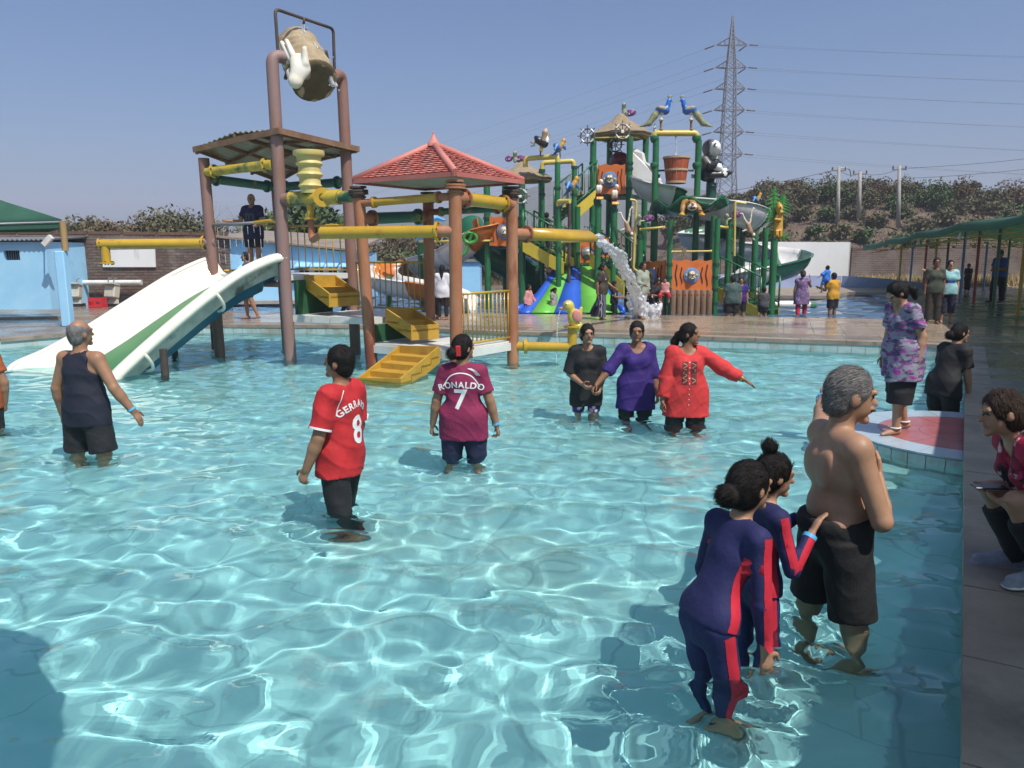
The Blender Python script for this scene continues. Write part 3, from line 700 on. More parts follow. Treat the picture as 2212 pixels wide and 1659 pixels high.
# ================================================================== PUMP BOXES, CRATE, PIPE STUB (left, by the wall)
for x, y, r, lab in ((164, 662, .05, 'beige tilted lamp box standing by the blue pillar'), (245, 662, -.25, 'beige tilted lamp box standing beyond the red crate')):
    p = G(x, y, DZ); t = thing('lamp_box', lab, 'lamp box', p, r, 'beige lamp boxes by the brick wall')
    k = Matrix.Rotation(-.25, 3, 'X')
    MB().box((0, 0, .50), (.42, .28, .44), k, .03).build('housing', M('beige_plastic'), t); MB().box((0, -.04, .745), (.48, .36, .05), k, .015).build('lid', M('beige_plastic'), t)
    MB().slab([(-.16, -.08, .1), (.22, -.08, .1), (.10, .05, .5), (-.08, .05, .5)], (0, .1, 0)).build('bracket', M('beige_plastic'), t); MB().box((0, 0, .05), (.5, .34, .1)).build('base', M('dark'), t)
    for s_ in (-.16, .16): MB().tube(bend([(s_ * .7, -.03, .76), (s_ * .7, .02, .94), (s_ * .7 + .09, .06, .94)], .05), .02, 6).build('handle', M('galv'), t)
cr = thing('red_crate', 'small red plastic crate on the deck between two lamp boxes', 'crate', G(212, 664, DZ))
for s_ in (-.22, .22): MB().box((s_, 0, .16), (.03, .34, .32)).build('side_panel', M('red_plastic'), cr)
for s_ in (-.24, .24):
    MB().box((0, s_ * .68, .26), (.44, .02, .11)).build('rail', M('red_plastic'), cr); MB().box((0, s_ * .68, .05), (.44, .02, .08)).build('rail', M('red_plastic'), cr); MB().box((0, s_ * .68, .15), (.08, .02, .12)).build('rib', M('red_plastic'), cr)
MB().box((0, 0, .022), (.42, .30, .03)).build('bottom', M('red_plastic'), cr)
pp = G(213, 655, DZ); tag(MB().tube(bend([(0, 0, 0), (0, 0, .75), (-.75, 0, .8)], .3), .07, 10).build('pipe_elbow', M('pvc'), None, pp), 'bent white pipe stub rising above the red crate', 'pipe')
# ================================================================== HILLS
def terrain(name, x0, x1, y0, y1, res, fn, mat):
    ax = np.arange(x0, x1 + res, res); ay = np.arange(y0, y1 + res, res); X, Y = np.meshgrid(ax, ay); Z = fn(X, Y)
    ny, nx = X.shape; I = np.arange(nx * ny).reshape(ny, nx); f = np.stack([I[:-1, :-1], I[:-1, 1:], I[1:, 1:], I[1:, :-1]], -1).reshape(-1, 4)
    return tag(mk(name, np.stack([X, Y, Z], -1).reshape(-1, 3), f, mat, smooth=True), kind='structure')
def sst(x, a, b_): t = np.clip((x - a) / (b_ - a), 0, 1); return t * t * (3 - 2 * t)
def hill_r(X, Y):
    u = Y - 46 - .06 * (X - 15); side = sst(X, 6, 24)
    h = 1.2 + 4.4 * sst(u, 2, 17) + 1.0 * sst(u, 22, 40) + .35 * fbm(X, Y, 2, 4, .35) * sst(u, 0, 8)
    return np.where(u < -1, -.3, h * side + .1)
hr = terrain('hillside', 2, 150, 44, 150, 1.3, hill_r, M('burnt'))
def hill_l(X, Y): return .15 + 2.6 * sst(Y, 44, 75) + .6 * fbm(X, Y, 5, 4, .12) * sst(Y, 36, 52)
hl = terrain('rear_slope', -160, 12, 41, 150, 2.2, hill_l, M('burnt'))
def ridge(name, pts, Y, base, mat, depth=160):
    vs, fs = [], []; pp = spline([P(x, y, Y) for x, y in pts], 8); nn = len(pp)
    for j, t in enumerate((0, .25, .5, .75, 1)):
        for i, p in enumerate(pp):
            z = base + (p.z - base) * (t ** .8) + (0 if j in (0, 4) else 3 * math.sin(i * 1.7 + j * 2.2)); vs.append((p.x, p.y - depth * (1 - t), z))
    for i, p in enumerate(pp): vs.append((p.x, p.y + depth, base))
    for j in range(5):
        for i in range(nn - 1): a = j * nn + i; fs.append((a, a + 1, a + nn + 1, a + nn))
    return tag(mk(name, vs, fs, mat, smooth=True), kind='structure')
ridge('distant_hill', [(560, 520), (700, 492), (800, 478), (880, 462), (1000, 452), (1100, 420), (1180, 396), (1230, 381), (1300, 376), (1380, 388), (1460, 402), (1560, 420), (1700, 470)], 620, 0, M('far_hill'))
ridge('low_hill', [(-60, 505), (40, 492), (90, 481), (140, 488), (240, 500), (400, 508), (600, 515)], 700, 0, M('far_hill'))
# ================================================================== TREES
def leaf_cloud(b, centers, n_per, size, rng):
    vs = []; fs = []
    for (c, r) in centers:
        k = int(n_per * (r[0] * r[1] * r[2]) ** .55 * 1.0) + 12
        d = rng.normal(size=(k, 3)); d /= np.linalg.norm(d, axis=1)[:, None]; rad = rng.random(k) ** .45
        p = np.array(c) + d * rad[:, None] * np.array(r)
        n1 = rng.normal(size=(k, 3)) + np.array([0, 0, .4]); n1 /= np.linalg.norm(n1, axis=1)[:, None]
        u = np.cross(n1, rng.normal(size=(k, 3))); u /= np.linalg.norm(u, axis=1)[:, None] + 1e-9; w = np.cross(n1, u); s_ = size * (.6 + .8 * rng.random(k))[:, None]
        q = np.stack([p - u * s_, p - w * s_ * .45, p + u * s_, p + w * s_ * .45], 1)
        base = len(vs) * 4; vs.append(q)
    V = np.concatenate(vs).reshape(-1, 3); nf = len(V) // 4
    return V, np.arange(nf * 4).reshape(-1, 4)
def limb(b, p, d, L, r, depth, rng, tips, spread=.6, up=.25, seg=5):
    pts = [Vector(p)]; rs = [r]; d = Vector(d).normalized()
    for i in range(3):
        d = (d + Vector(rng.normal(size=3)) * .16 + Vector((0, 0, up * .12))).normalized(); pts.append(pts[-1] + d * L / 3); rs.append(r * (1 - .16 * (i + 1)))
    b.tube(pts, rs, seg, cap=False)
    if depth == 0: tips.append(pts[-1]); return
    for k in range(3 if depth > 1 else 2 + int(rng.random() < .5)):
        nd = (d + Vector(rng.normal(size=3)) * spread + Vector((0, 0, up))).normalized()
        limb(b, pts[-1] if k else pts[-1], nd, L * (.62 + .2 * rng.random()), rs[-1] * .68, depth - 1, rng, tips, spread, up, max(3, seg - 1))
    tips.append(pts[2])
def make_tree(name, label, loc, h, cr, leafmat, seed, dens=1.0, leaf=.16, bare=False, group=None, depth=None, lowcrown=.0, cat='tree'):
    rng = np.random.default_rng(seed); t = thing(name, label, cat, loc, 0, group); b = MB(); tips = []
    th = h * (.30 - lowcrown)
    tp = Vector((rng.normal() * .06 * h, rng.normal() * .06 * h, th)); r0 = .022 * h + .03
    b.tube([Vector((0, 0, -.3)), tp * .5 + Vector((rng.normal() * .03 * h, 0, 0)), tp], [r0 * 1.3, r0, r0 * .85], 7, cap=False)
    dp = depth if depth is not None else (4 if bare else 2)
    for k in range(4 if not bare else 3):
        a = 6.283 * k / 4 + rng.random(); limb(b, tp, (math.cos(a) * .7, math.sin(a) * .7, .8), h * (.26 if not bare else .24), r0 * .6, dp, rng, tips, .62, .2, 5)
    b.build('trunk', M('bark'), t, fix=False)
    if not bare:
        sx = cr
        cs = [((0, 0, h * .62), (sx * .62, sx * .62, h * .22))]
        for p in tips:
            q = Vector((p.x, p.y, p.z)); q.x = max(-cr, min(cr, q.x)); q.y = max(-cr, min(cr, q.y)); q.z = min(q.z, h * .93)
            rr = cr * (.2 + .2 * rng.random()); cs.append(((q.x, q.y, q.z), (rr, rr, rr * .7)))
        V, Fq = leaf_cloud(None, cs, 60 * dens / max(leaf / .16, .5) ** 1.1, leaf, rng); mk('crown', V, Fq, M(leafmat), t)
    return t
KIND = {'leaf_olive': 'dusty olive', 'leaf_green': 'dull green', 'leaf_dry': 'dry brown'}
RIDGEM = [(1500, 'behind the panda statue'), (1575, 'beside the pylon'), (1640, 'between the pylon and the bear totem'), (1690, 'above the bear totem'), (1750, 'above the white wall'), (1812, 'by the bent-arm concrete pole'), (1858, 'by the short concrete pole'), (1900, 'between the short and the leaning concrete pole'), (1943, 'by the leaning concrete pole'), (2000, 'just past the leaning concrete pole'), (2070, 'above the middle of the green canopy'), (2130, 'above the lifeguard'), (2200, 'beside the large bare tree')]
WOODM = [(590, 'behind the tall tower post'), (660, 'behind the ribbed yellow bell'), (730, 'behind the blue house roof'), (790, 'behind the pavilion post by the tower'), (860, 'behind the long yellow pipe'), (930, 'behind the blue flower fountain'), (1000, 'behind the green snake statue'), (1070, 'behind the low thatched tower'), (1150, 'behind the spray arches'), (1220, 'behind the wide blue slide'), (1300, 'behind the tall thatched tower')]
def near(x, ms): return min(ms, key=lambda q: abs(q[0] - x))[1]
TG = 'trees on the slope behind the brick wall'
rr_ = np.random.default_rng(21)
# left, behind the brick wall
TL = [(60, 480, 33, 2.6, 'leaf_dry', 0, 'sparse brown tree behind the blue hut'), (165, 478, 34, 3.0, 'leaf_olive', 0, 'olive tree behind the tent corner'), (205, 486, 36, 2.6, 'leaf_dry', 0, 'dry brown tree beyond the brick wall beside the tent'),
      (272, 478, 34, 2.8, 'leaf_dry', 0, 'broad brown tree above the blank white board'), (322, 470, 36, 2.4, 'leaf_olive', 1, 'bare grey tree between two leafy trees beyond the brick wall'), (378, 468, 35, 3.0, 'leaf_olive', 0, 'dense dark olive tree above the yellow spout pipe'),
      (430, 488, 34, 2.2, 'leaf_olive', 0, 'low olive tree beside the rusty tower pole'), (470, 428, 40, 3.4, 'leaf_olive', 1, 'tall bare grey tree behind the tower railing'), (515, 455, 44, 3.0, 'leaf_olive', 1, 'bare branching tree behind the man on the tower')]
for i, (x, yt, Y, cr, lm, bare, lab) in enumerate(TL):
    top = P(x, yt, Y); z0 = float(hill_l(np.array(top.x), np.array(Y))) if Y > 41 else .1
    make_tree('bare_tree' if bare else 'leafy_tree', lab, (top.x, Y, z0), top.z - z0 + .5, cr * .95, lm, 40 + i, 1.3, .095, bool(bare), 'trees beyond the left brick wall')
top = P(645, 408, 36); make_tree('leafy_tree', 'tall bright green tree behind the blue house and the tower', (top.x, 36, .1), top.z, 2.6, 'leaf_green', 77, 2.6, .16)
# dark scrub wood behind the pavilion, tree by tree
names = ['olive', 'green', 'dry']; k = 0
for row, (Y, y0, nT) in enumerate(((46, 505, 15), (52, 488, 14), (60, 474, 12))):
    for i in range(nT):
        x = 560 + (1330 - 560) * (i + .5 * (row % 2) + rr_.random() * .3) / nT; top = P(x, y0 + rr_.normal() * 9, Y + rr_.normal()); z0 = float(hill_l(np.array(top.x), np.array(top.y))) if top.x < 11 else .3
        lm = ('leaf_olive', 'leaf_green', 'leaf_dry')[int(rr_.choice(3, p=[.5, .28, .22]))]; k += 1
        make_tree('scrub_tree', KIND[lm] + ' scrub tree in the ' + ('front' if row == 0 else 'middle' if row == 1 else 'back') + ' row ' + near(x, WOODM), (top.x, top.y, z0 - .1), max(1.8, top.z - z0), 2.0, lm, 100 + k, 1.6, .15, False, 'scrub trees behind the play structures', 1, .16)
# right hillside trees
TR = [(1625, 392), (1655, 378), (1690, 384), (1718, 394), (1745, 404), (1775, 408), (1800, 395), (1835, 398), (1868, 408), (1895, 398), (1925, 400), (1965, 397), (1995, 402), (2030, 405), (2055, 415), (2085, 398), (2110, 404), (2130, 408), (2165, 420), (2195, 424), (1590, 400), (1540, 408), (1490, 414), (1440, 424)]
for i, (x, yt) in enumerate(TR):
    Y = 64 + rr_.random() * 12; top = P(x, yt + rr_.normal() * 11, Y); z0 = float(hill_r(np.array(top.x), np.array(Y))); h = max(2.6, top.z - z0)
    lm = ('leaf_olive', 'leaf_green', 'leaf_dry')[int(rr_.choice(3, p=[.55, .25, .2]))]
    make_tree('hill_tree', KIND[lm] + ' tree on the slope ridge ' + near(x, RIDGEM), (top.x, Y, top.z - h), h, 1.3 + rr_.random() * 1.1, lm, 200 + i, 2.1, .13, False, 'trees along the ridge of the slope', 2, .12)
for i in range(30):
    x = 1600 + 620 * (i + rr_.random()) / 30; yb = 455 + rr_.random() * 22; Y = 60 + rr_.random() * 4; q = P(x, yb, Y); z0 = float(hill_r(np.array(q.x), np.array(Y)))
    lm = ('leaf_olive', 'leaf_dry', 'leaf_green')[int(rr_.choice(3, p=[.4, .4, .2]))]
    make_tree('hill_bush', 'low ' + KIND[lm] + ' bush below the slope ridge ' + near(x, RIDGEM), (q.x, Y, z0 - .1), 1.6 + rr_.random() * 1.7, 1.2 + rr_.random(), lm, 300 + i, 1.8, .12, False, 'bushes below the ridge', 1, .2, 'bush')
for i, (x, y, w) in enumerate(((1630, 470, 1.8), (1680, 478, 1.4), (1735, 474, 1.7), (1790, 480, 1.5), (1845, 476, 1.9), (1890, 486, 1.3), (1940, 474, 1.6), (2070, 470, 1.7), (2140, 466, 1.8), (2190, 478, 1.6), (1655, 495, 1.5), (1810, 500, 1.7), (1870, 505, 1.6), (1775, 515, 1.5), (2110, 495, 1.5), (2165, 498, 1.4), (1990, 492, 2.4), (2040, 486, 2.0), (1955, 510, 2.0), (1920, 520, 1.8), (2010, 512, 1.6), (1760, 500, 1.2), (1690, 505, 1.8), (1720, 520, 1.5), (2190, 522, 2.2), (2120, 530, 1.6))):
    Y = 51 + (522 - y) * .16; q = P(x, y, Y); z0 = float(hill_r(np.array(q.x), np.array(Y)))
    make_tree('slope_shrub', ('olive' if i % 3 else 'green') + ' shrub ' + ('high up on' if y < 484 else 'halfway up' if y < 503 else 'low on') + ' the brown slope ' + near(x, RIDGEM), (q.x, Y, z0 - .2), 1.7, w, 'leaf_olive' if i % 3 else 'leaf_green', 340 + i, 1.4, .15, False, 'shrubs on the brown slope', 1, .2, 'shrub')
top = P(2215, 352, 52); make_tree('bare_tree', 'large bare twiggy tree rising above the green canopy', (top.x + .6, 52, 2.0), top.z - 2, 4, 'leaf_dry', 401, 1, .15, True, None, 5)
# dry undergrowth: nobody could count it
rng = np.random.default_rng(5)
def undergrowth(name, label, n_, xr, yr, fn, mat, size, keep=None):
    x = rng.uniform(*xr, n_); y = rng.uniform(*yr, n_); z = fn(x, y)
    if keep is not None: m_ = keep(x, y); x, y, z = x[m_], y[m_], z[m_]
    k = len(x); a = rng.random(k) * 6.283; hgt = size * (.5 + rng.random(k)); w = size * .12
    lean = rng.normal(size=(k, 2)) * size * .35
    p0 = np.stack([x - w * np.cos(a), y - w * np.sin(a), z - .05], -1); p1 = np.stack([x + w * np.cos(a), y + w * np.sin(a), z - .05], -1); p2 = np.stack([x + lean[:, 0], y + lean[:, 1], z + hgt], -1)
    V = np.stack([p0, p1, p2], 1).reshape(-1, 3); return tag(mk(name, V, np.arange(len(V)).reshape(-1, 3), mat), label, 'grass', kind='stuff')
undergrowth('dry_grass', 'dry brown grass and twigs covering the slope', 12000, (14, 62), (48, 72), hill_r, M('leaf_dry'), .20)
undergrowth('low_scrub', 'low olive scrub covering the slope', 16000, (10, 62), (48, 74), hill_r, M('leaf_olive'), .24)
undergrowth('brush', 'dark dry brush below the scrub wood', 22000, (-30, 10), (42, 60), hill_l, M('leaf_dry'), .35)
undergrowth('straw_grass', 'pale straw grass beyond the canopy', 26000, (17.5, 40), (37.5, 46), lambda x, y: 0 * x + .12, M('straw'), .42, lambda x, y: x > 17.5 + (y - 37) * .25)
# ================================================================== PYLON, CABLES, CONCRETE POLES
PY = 150.0; pb = P(1568, 425, PY); pt = P(1575, 35, PY); ZB = 5.0; HT = pt.z - ZB
py = thing('lattice_pylon', 'tall grey lattice steel pylon with paired crossarms', 'pylon', (pb.x, PY, ZB))
PROF = [(0, 2.2), (.30, 1.35), (.76, .78), (1.0, .06)]
def pw_(f):
    for (f0, w0), (f1, w1) in zip(PROF, PROF[1:]):
        if f <= f1: return w0 + (w1 - w0) * (f - f0) / (f1 - f0)
    return .1
for sx in (-1, 1):
    for sy in (-1, 1): MB().tube([(sx * w, sy * w, f * HT) for f, w in PROF], .13, 5).build('corner_leg', M('galv'), py)
levels = [0]; f = 0
while f < .97: f += max(.018, pw_(f) * 1.55 / HT); levels.append(min(f, .985))
br_ = MB()
for f0, f1 in zip(levels, levels[1:]):
    a, c = pw_(f0), pw_(f1); z0, z1 = f0 * HT, f1 * HT
    for (ux, uy), (vx, vy) in (((-1, -1), (1, -1)), ((1, -1), (1, 1)), ((1, 1), (-1, 1)), ((-1, 1), (-1, -1))):
        for p, q in (((ux, uy), (vx, vy)), ((vx, vy), (ux, uy))): br_.tube([(p[0] * a, p[1] * a, z0), (q[0] * c, q[1] * c, z1)], .07, 4, cap=False)
br_.build('bracing', M('galv'), py, fix=False)
ARMS = [(y, P(1575, y, PY).z - ZB) for y in (97, 146, 192, 238, 285, 333)]
M('insul', (.09, .06, .05), rough=.3)
cab_pts = []
for ai, (y, z) in enumerate(ARMS):
    w = pw_(z / HT); L = 2.9
    arm = MB()
    for s_ in (-1, 1):
        tip = Vector((s_ * L, 0, z)); 
        for sy in (-1, 1):
            for dz in (0, 1.3): arm.tube([(s_ * w, sy * w, z + dz), tip], .08, 4, cap=False)
            for t in (.35, .68):
                arm.tube([Vector((s_ * w, sy * w, z)).lerp(tip, t), Vector((s_ * w, sy * w, z + 1.3)).lerp(tip, t)], .05, 4, cap=False)
    arm.tube([(-w, -w, z), (w, -w, z)], .08, 4, cap=False); arm.tube([(-w, w, z), (w, w, z)], .08, 4, cap=False)
    ao = arm.build('crossarm', M('galv'), py)
    for s_ in (-1, 1):
        tip = Vector((s_ * L, 0, z))
        for dirv in (Vector((-.85, .9, -.16)) if s_ < 0 else Vector((-.75, .3, -.5)), Vector((.95, -.2, -.12))):
            e = tip + dirv * 1.9; MB().tube([tip + dirv * .3, e], .12, 6).build('insulator', M('insul'), ao); cab_pts.append((py.location + e, 0 if dirv.x < 0 else 1, s_, ('topmost', 'second', 'third', 'fourth', 'fifth', 'lowest')[ai]))
def cable(a, c, sag, label, group):
    pts = [Vector(a).lerp(Vector(c), t) - Vector((0, 0, sag * 4 * t * (1 - t))) for t in np.linspace(0, 1, 25)]; o = Vector(pts[0])
    tag(MB().tube([p - o for p in pts], .014, 4, cap=False).build('power_cable', M('cable'), None, o, fix=False), label, 'cable', group)
for e, side, s_, an_ in cab_pts:
    if side: cable(e, e + Vector((230, -50 + 4 * s_, -9)), 4.5, 'thin power cable from the ' + an_ + ' pylon crossarm towards the green canopy', 'cables on the canopy side of the pylon')
    elif s_ < 0: cable(e, e + Vector((-330, 330, -26)), 9, 'thin power cable from the outer end of the ' + an_ + ' pylon crossarm towards the hills', 'cables on the hill side of the pylon')
    else: cable(e, e + Vector((-320, 345, -27)), 9, 'thin power cable from the inner end of the ' + an_ + ' pylon crossarm towards the hills', 'cables on the hill side of the pylon')
tops = []
for i, (x, y0, y1, lab) in enumerate(((1812, 468, 360, 'pale concrete pole with a bent arm, closest to the pylon'), (1858, 445, 370, 'short pale concrete pole between two other concrete poles'), (1943, 466, 358, 'leaning pale concrete pole with a crossbar, closest to the canopy'))):
    a, c = P(x - 2, y0 + 10, 56), P(x, y1, 56); t = thing('concrete_pole', lab, 'pole', a); d = c - a
    MB().tube([(0, 0, -.5), d], [.17, .11], 8).build('shaft', M('concrete'), t); MB().beam(d * .93 + Vector((-.5, 0, 0)), d * .93 + Vector((.5, 0, 0)), .09).build('crossarm', M('galv'), t)
    for s_ in (-.45, 0, .45): MB().lathe([(0, 0), (.05, 0), (.06, .1), (.03, .2), (0, .2)], d * .93 + Vector((s_, 0, .05)), 8).build('insulator', M('insul'), t)
    if i == 0: MB().tube(bend([d * .97, d * .97 + Vector((.8, 0, 0)), d * .97 + Vector((.9, 0, -.6))], .3), .04, 6).build('arm', M('galv'), t)
    tops.append(a + d * .95)
for dz in (0, -.7):
    for ci, (a, c) in enumerate(((tops[0], tops[1]), (tops[1], tops[2]), (tops[2], tops[2] + Vector((14, -3, 1.2))), (tops[0], tops[0] + Vector((-14, 6, -2))))):
        cable(a + Vector((0, 0, dz)), c + Vector((0, 0, dz)), .25, ('upper' if dz == 0 else 'lower') + ' thin cable ' + ('between the bent-arm and the short concrete pole', 'between the short and the leaning concrete pole', 'from the leaning concrete pole to the bare tree', 'from the bent-arm concrete pole towards the pylon')[ci], 'cables on the concrete poles')
# ================================================================== SLIDE TOWER AND PAVILION (large pool)
M('rust_pink', (.22, .11, .075), (.27, .16, .14), 2.2, .6, .2, 25, c3=(.20, .095, .06), scale3=1.3, amt3=.55, stretch=(1, 1, .45))
M('rust_lilac', (.27, .18, .18), (.24, .135, .10), 1.6, .6, .2, 25, c3=(.24, .12, .08), scale3=1.6, amt3=.56, stretch=(1, 1, .4))
M('rust_orange', (.33, .115, .045), (.40, .19, .10), 2.6, .6, .25, 22, c3=(.20, .05, .022), scale3=1.5, amt3=.52, stretch=(1, 1, .4))
M('mustard', (.52, .33, .025), (.46, .27, .02), 3, .3, .06, 30, c3=(.26, .15, .04), scale3=2.6, amt3=.62, coat=.25)
M('mustard_green', (.50, .36, .05), (.52, .38, .04), 3, .35, .1, 30, c3=(.015, .09, .06), scale3=1.8, amt3=.5)
M('green_yellow', (.02, .10, .07), (.03, .13, .085), 3, .4, .1, 30, c3=(.48, .36, .05), scale3=1.7, amt3=.56)
M('cream_yellow', (.62, .52, .20), (.55, .44, .14), 3, .45, .1, 30)
M('box_yellow', (.50, .30, .035), (.42, .24, .03), 5, .5, .15, 35, c3=(.34, .19, .03), scale3=3, amt3=.6)
M('turf', (.012, .085, .03), (.02, .11, .04), 8, .95, .8, 120)
M('white_deck', (.70, .69, .64), (.60, .58, .52), 2, .4, .1, 25, c3=(.36, .20, .10), scale3=1.8, amt3=.64)
M('slide_white', (.80, .78, .68), (.74, .71, .59), 1.4, .22, .02, 10, coat=.3)
M('slide_under', (.34, .34, .29), (.55, .54, .46), 2.2, .5, .15, 25, c3=(.10, .10, .08), scale3=1.9, amt3=.56)
M('slide_green', (.035, .17, .05), (.05, .20, .065), 2, .3, .03, 15)
M('slide_blue', (.008, .10, .17), (.012, .13, .21), 2, .35)
M('roof_sheet', (.36, .35, .28), (.26, .25, .19), 2, .8, .3, 20, c3=(.26, .16, .06), scale3=1.2, amt3=.58)
M('roof_rust', (.16, .085, .045), (.24, .14, .08), 4, .8, .4, 25)
M('shingle_red', (.50, .16, .125), (.56, .21, .17), 1.5, .6, .2, 40, c3=(.50, .28, .25), scale3=2.2, amt3=.62)
M('shingle_red_b', (.42, .115, .09), (.48, .16, .125), 1.5, .6, .2, 40)
M('dark_iron', (.045, .035, .03), (.09, .06, .045), 5, .6, .2, 30)
M('bucket_stone', (.27, .20, .11), (.40, .32, .20), 4, .7, .5, 22)
M('bucket_dark', (.085, .065, .03), (.13, .10, .05), 5, .8, .4, 25)
M('hand_white', (.78, .74, .64), (.66, .58, .42), 3, .5, .1, 25, c3=(.36, .20, .09), scale3=3.2, amt3=.66)
def flange(b, p, axis, r, th=.035): b.lathe([(r * .4, -th / 2), (r, -th / 2), (r, th / 2), (r * .4, th / 2)], p, 18, axis)
def pipe(name, pts, r, mat, par, fl=(), seg=14, flr=1.45, flmat=None):
    o = MB().tube(pts, r, seg).build(name, M(mat), par)
    pts = [Vector(q) for q in pts]
    for i in fl:
        q = pts[i]; ax = (pts[i] - pts[i - 1]) if i else (pts[1] - pts[0]); b = MB(); flange(b, q, ax, r * flr); f = b.build('flange', M(flmat or mat), o)
        for k in range(6):
            an = 6.283 * k / 6; u = ax.orthogonal().normalized(); w = ax.normalized().cross(u)
            bq = q + (u * math.cos(an) + w * math.sin(an)) * r * flr * .84; MB().lathe([(0, -.035), (.014, -.035), (.014, .035), (0, .035)], bq, 6, ax).build('bolt', M('dark_iron'), o) if r > .075 and Vector(bq).length < 99 else None
    return o
A_, B_, C_ = G(475, 765), G(628, 778), G(768, 757); D_ = A_ + C_ - B_
tw = thing('slide_tower', 'rusty pipe tower with sheet roof and yellow railings standing in the pool', 'tower', ((A_ + C_) / 2)); T0 = tw.location.copy()
def L(p): return Vector(p) - T0
FB = Vector((0, 0, FLOOR))
A2, B2, C2 = P(440, 342, A_.y), P(582, 150, B_.y), P(742, 182, C_.y); D2 = Vector((D_.x - .05, D_.y, 3.40))
ROOFZ = 3.92; PLZ = 1.52; LZ = .80
def on(p0, p1, z): t = (z - p0.z) / (p1.z - p0.z); return p0.lerp(p1, t)
for p0, p1, mt in ((A_, A2, 'rust_pink'), (D_, D2, 'rust_pink')):
    RECEIVE.append(MB().tube([L(on(p0, p1, FLOOR)), L(p1)], .098, 16).build('post', M(mt), tw))
# the two tall posts end in elbows that carry the bucket
bp0 = P(628, 128, 13.95); cp0 = P(715, 168, 14.75)
RECEIVE.append(MB().tube([L(q) for q in [on(B_, B2, FLOOR)] + bend([on(B_, B2, 1.0), P(587, 118, B_.y), bp0], .28, 8)], .105, 18).build('post', M('rust_lilac'), tw))
RECEIVE.append(MB().tube([L(q) for q in [on(C_, C2, FLOOR)] + bend([on(C_, C2, 1.0), P(738, 158, C_.y), cp0], .26, 8)], .105, 18).build('post', M('rust_pink'), tw))
pipe('spray_frame', [L(q) for q in bend([P(601, 118, 13.8), P(594, 19, 13.8), P(720, 62, 14.9), P(723, 166, 14.9)], .09, 5)], .028, 'dark_iron', tw, seg=10)
MB().tube([L(P(657, 38, 14.3)), L(P(656, 52, 14.3))], .022, 8).build('nozzle', M('dark_iron'), tw)
# roof: corrugated sheet on purlins
cA, cB, cC = P(424, 330, 14.75), P(615, 281, 13.55), P(762, 299, 15.15)
cA.z = cB.z = cC.z = ROOFZ; cA = A_.copy(); cB = B_.copy(); cC = C_.copy(); cD = D_.copy(); cen = (cA + cC) / 2
def outc(q, k=1.17): v = cen + (q - cen) * k; return Vector((v.x, v.y, ROOFZ))
cA, cB, cC, cD = outc(cA), outc(cB), outc(cC), outc(cD); cA.z -= .12; cC.z -= .06; cD.z -= .55; cB.z += .04
vs, fs = [], []; NN = 90
for i in range(NN + 1):
    u = i / NN; rdg = .12 * (1 - abs(2 * u - 1)); co = .014 * math.sin(u * 6.283 * 16)
    for v in (0, 1):
        p = (cA.lerp(cB, u) if v == 0 else cD.lerp(cC, u)); vs += [L(p + Vector((0, 0, rdg + co))), L(p + Vector((0, 0, rdg + co - .012)))]
for i in range(NN): a = i * 4; fs += [(a, a + 4, a + 6, a + 2), (a + 1, a + 3, a + 7, a + 5), (a, a + 1, a + 5, a + 4), (a + 2, a + 6, a + 7, a + 3)]
rf = mk('roof', vs, fs, M('roof_sheet'), tw)
for u in (.04, .28, .5, .72, .96): MB().beam(L(cA.lerp(cB, u) + Vector((0, 0, .12 * (1 - abs(2 * u - 1)) - .05))), L(cD.lerp(cC, u) + Vector((0, 0, .12 * (1 - abs(2 * u - 1)) - .05))), .05, .06).build('purlin', M('roof_rust'), rf)
for v in (.03, .36, .66, .97):
    for u0, u1 in ((0, .5), (.5, 1)):
        p = cA.lerp(cD, v).lerp(cB.lerp(cC, v), u0); q = cA.lerp(cD, v).lerp(cB.lerp(cC, v), u1); p.z += -.06 + (.12 if u0 else 0); q.z += -.06 + (.12 if u1 < 1 else 0)
        MB().beam(L(p), L(q), .045, .05).build('rafter', M('roof_rust'), rf)
for p, q in ((cA, cB), (cB, cC)): MB().beam(L(p + Vector((0, 0, -.02))), L(q + Vector((0, 0, -.02))), .03, .10).build('edge_strip', M('roof_rust'), rf)
# ring of pipes below the roof
for p, q, mt, z0, z1 in ((A_, B_, 'mustard_green', 3.38, 3.42), (A_, D_, 'green_yellow', 3.28, 3.22), (D_, C_, 'green_yellow', 3.22, 3.24), (B_, C_, 'green_yellow', 3.0, 3.24)):
    a, c = (on(p, A2 if p is A_ else (B2 if p is B_ else D2), z0)), on(q, {id(B_): B2, id(C_): C2, id(D_): D2}[id(q)], z1)
    if p is B_: continue
    pipe('ring_pipe', [L(a.lerp(c, .04)), L(a.lerp(c, .14)), L(a.lerp(c, .86)), L(a.lerp(c, .96))], .085, mt, tw, (1, 2))
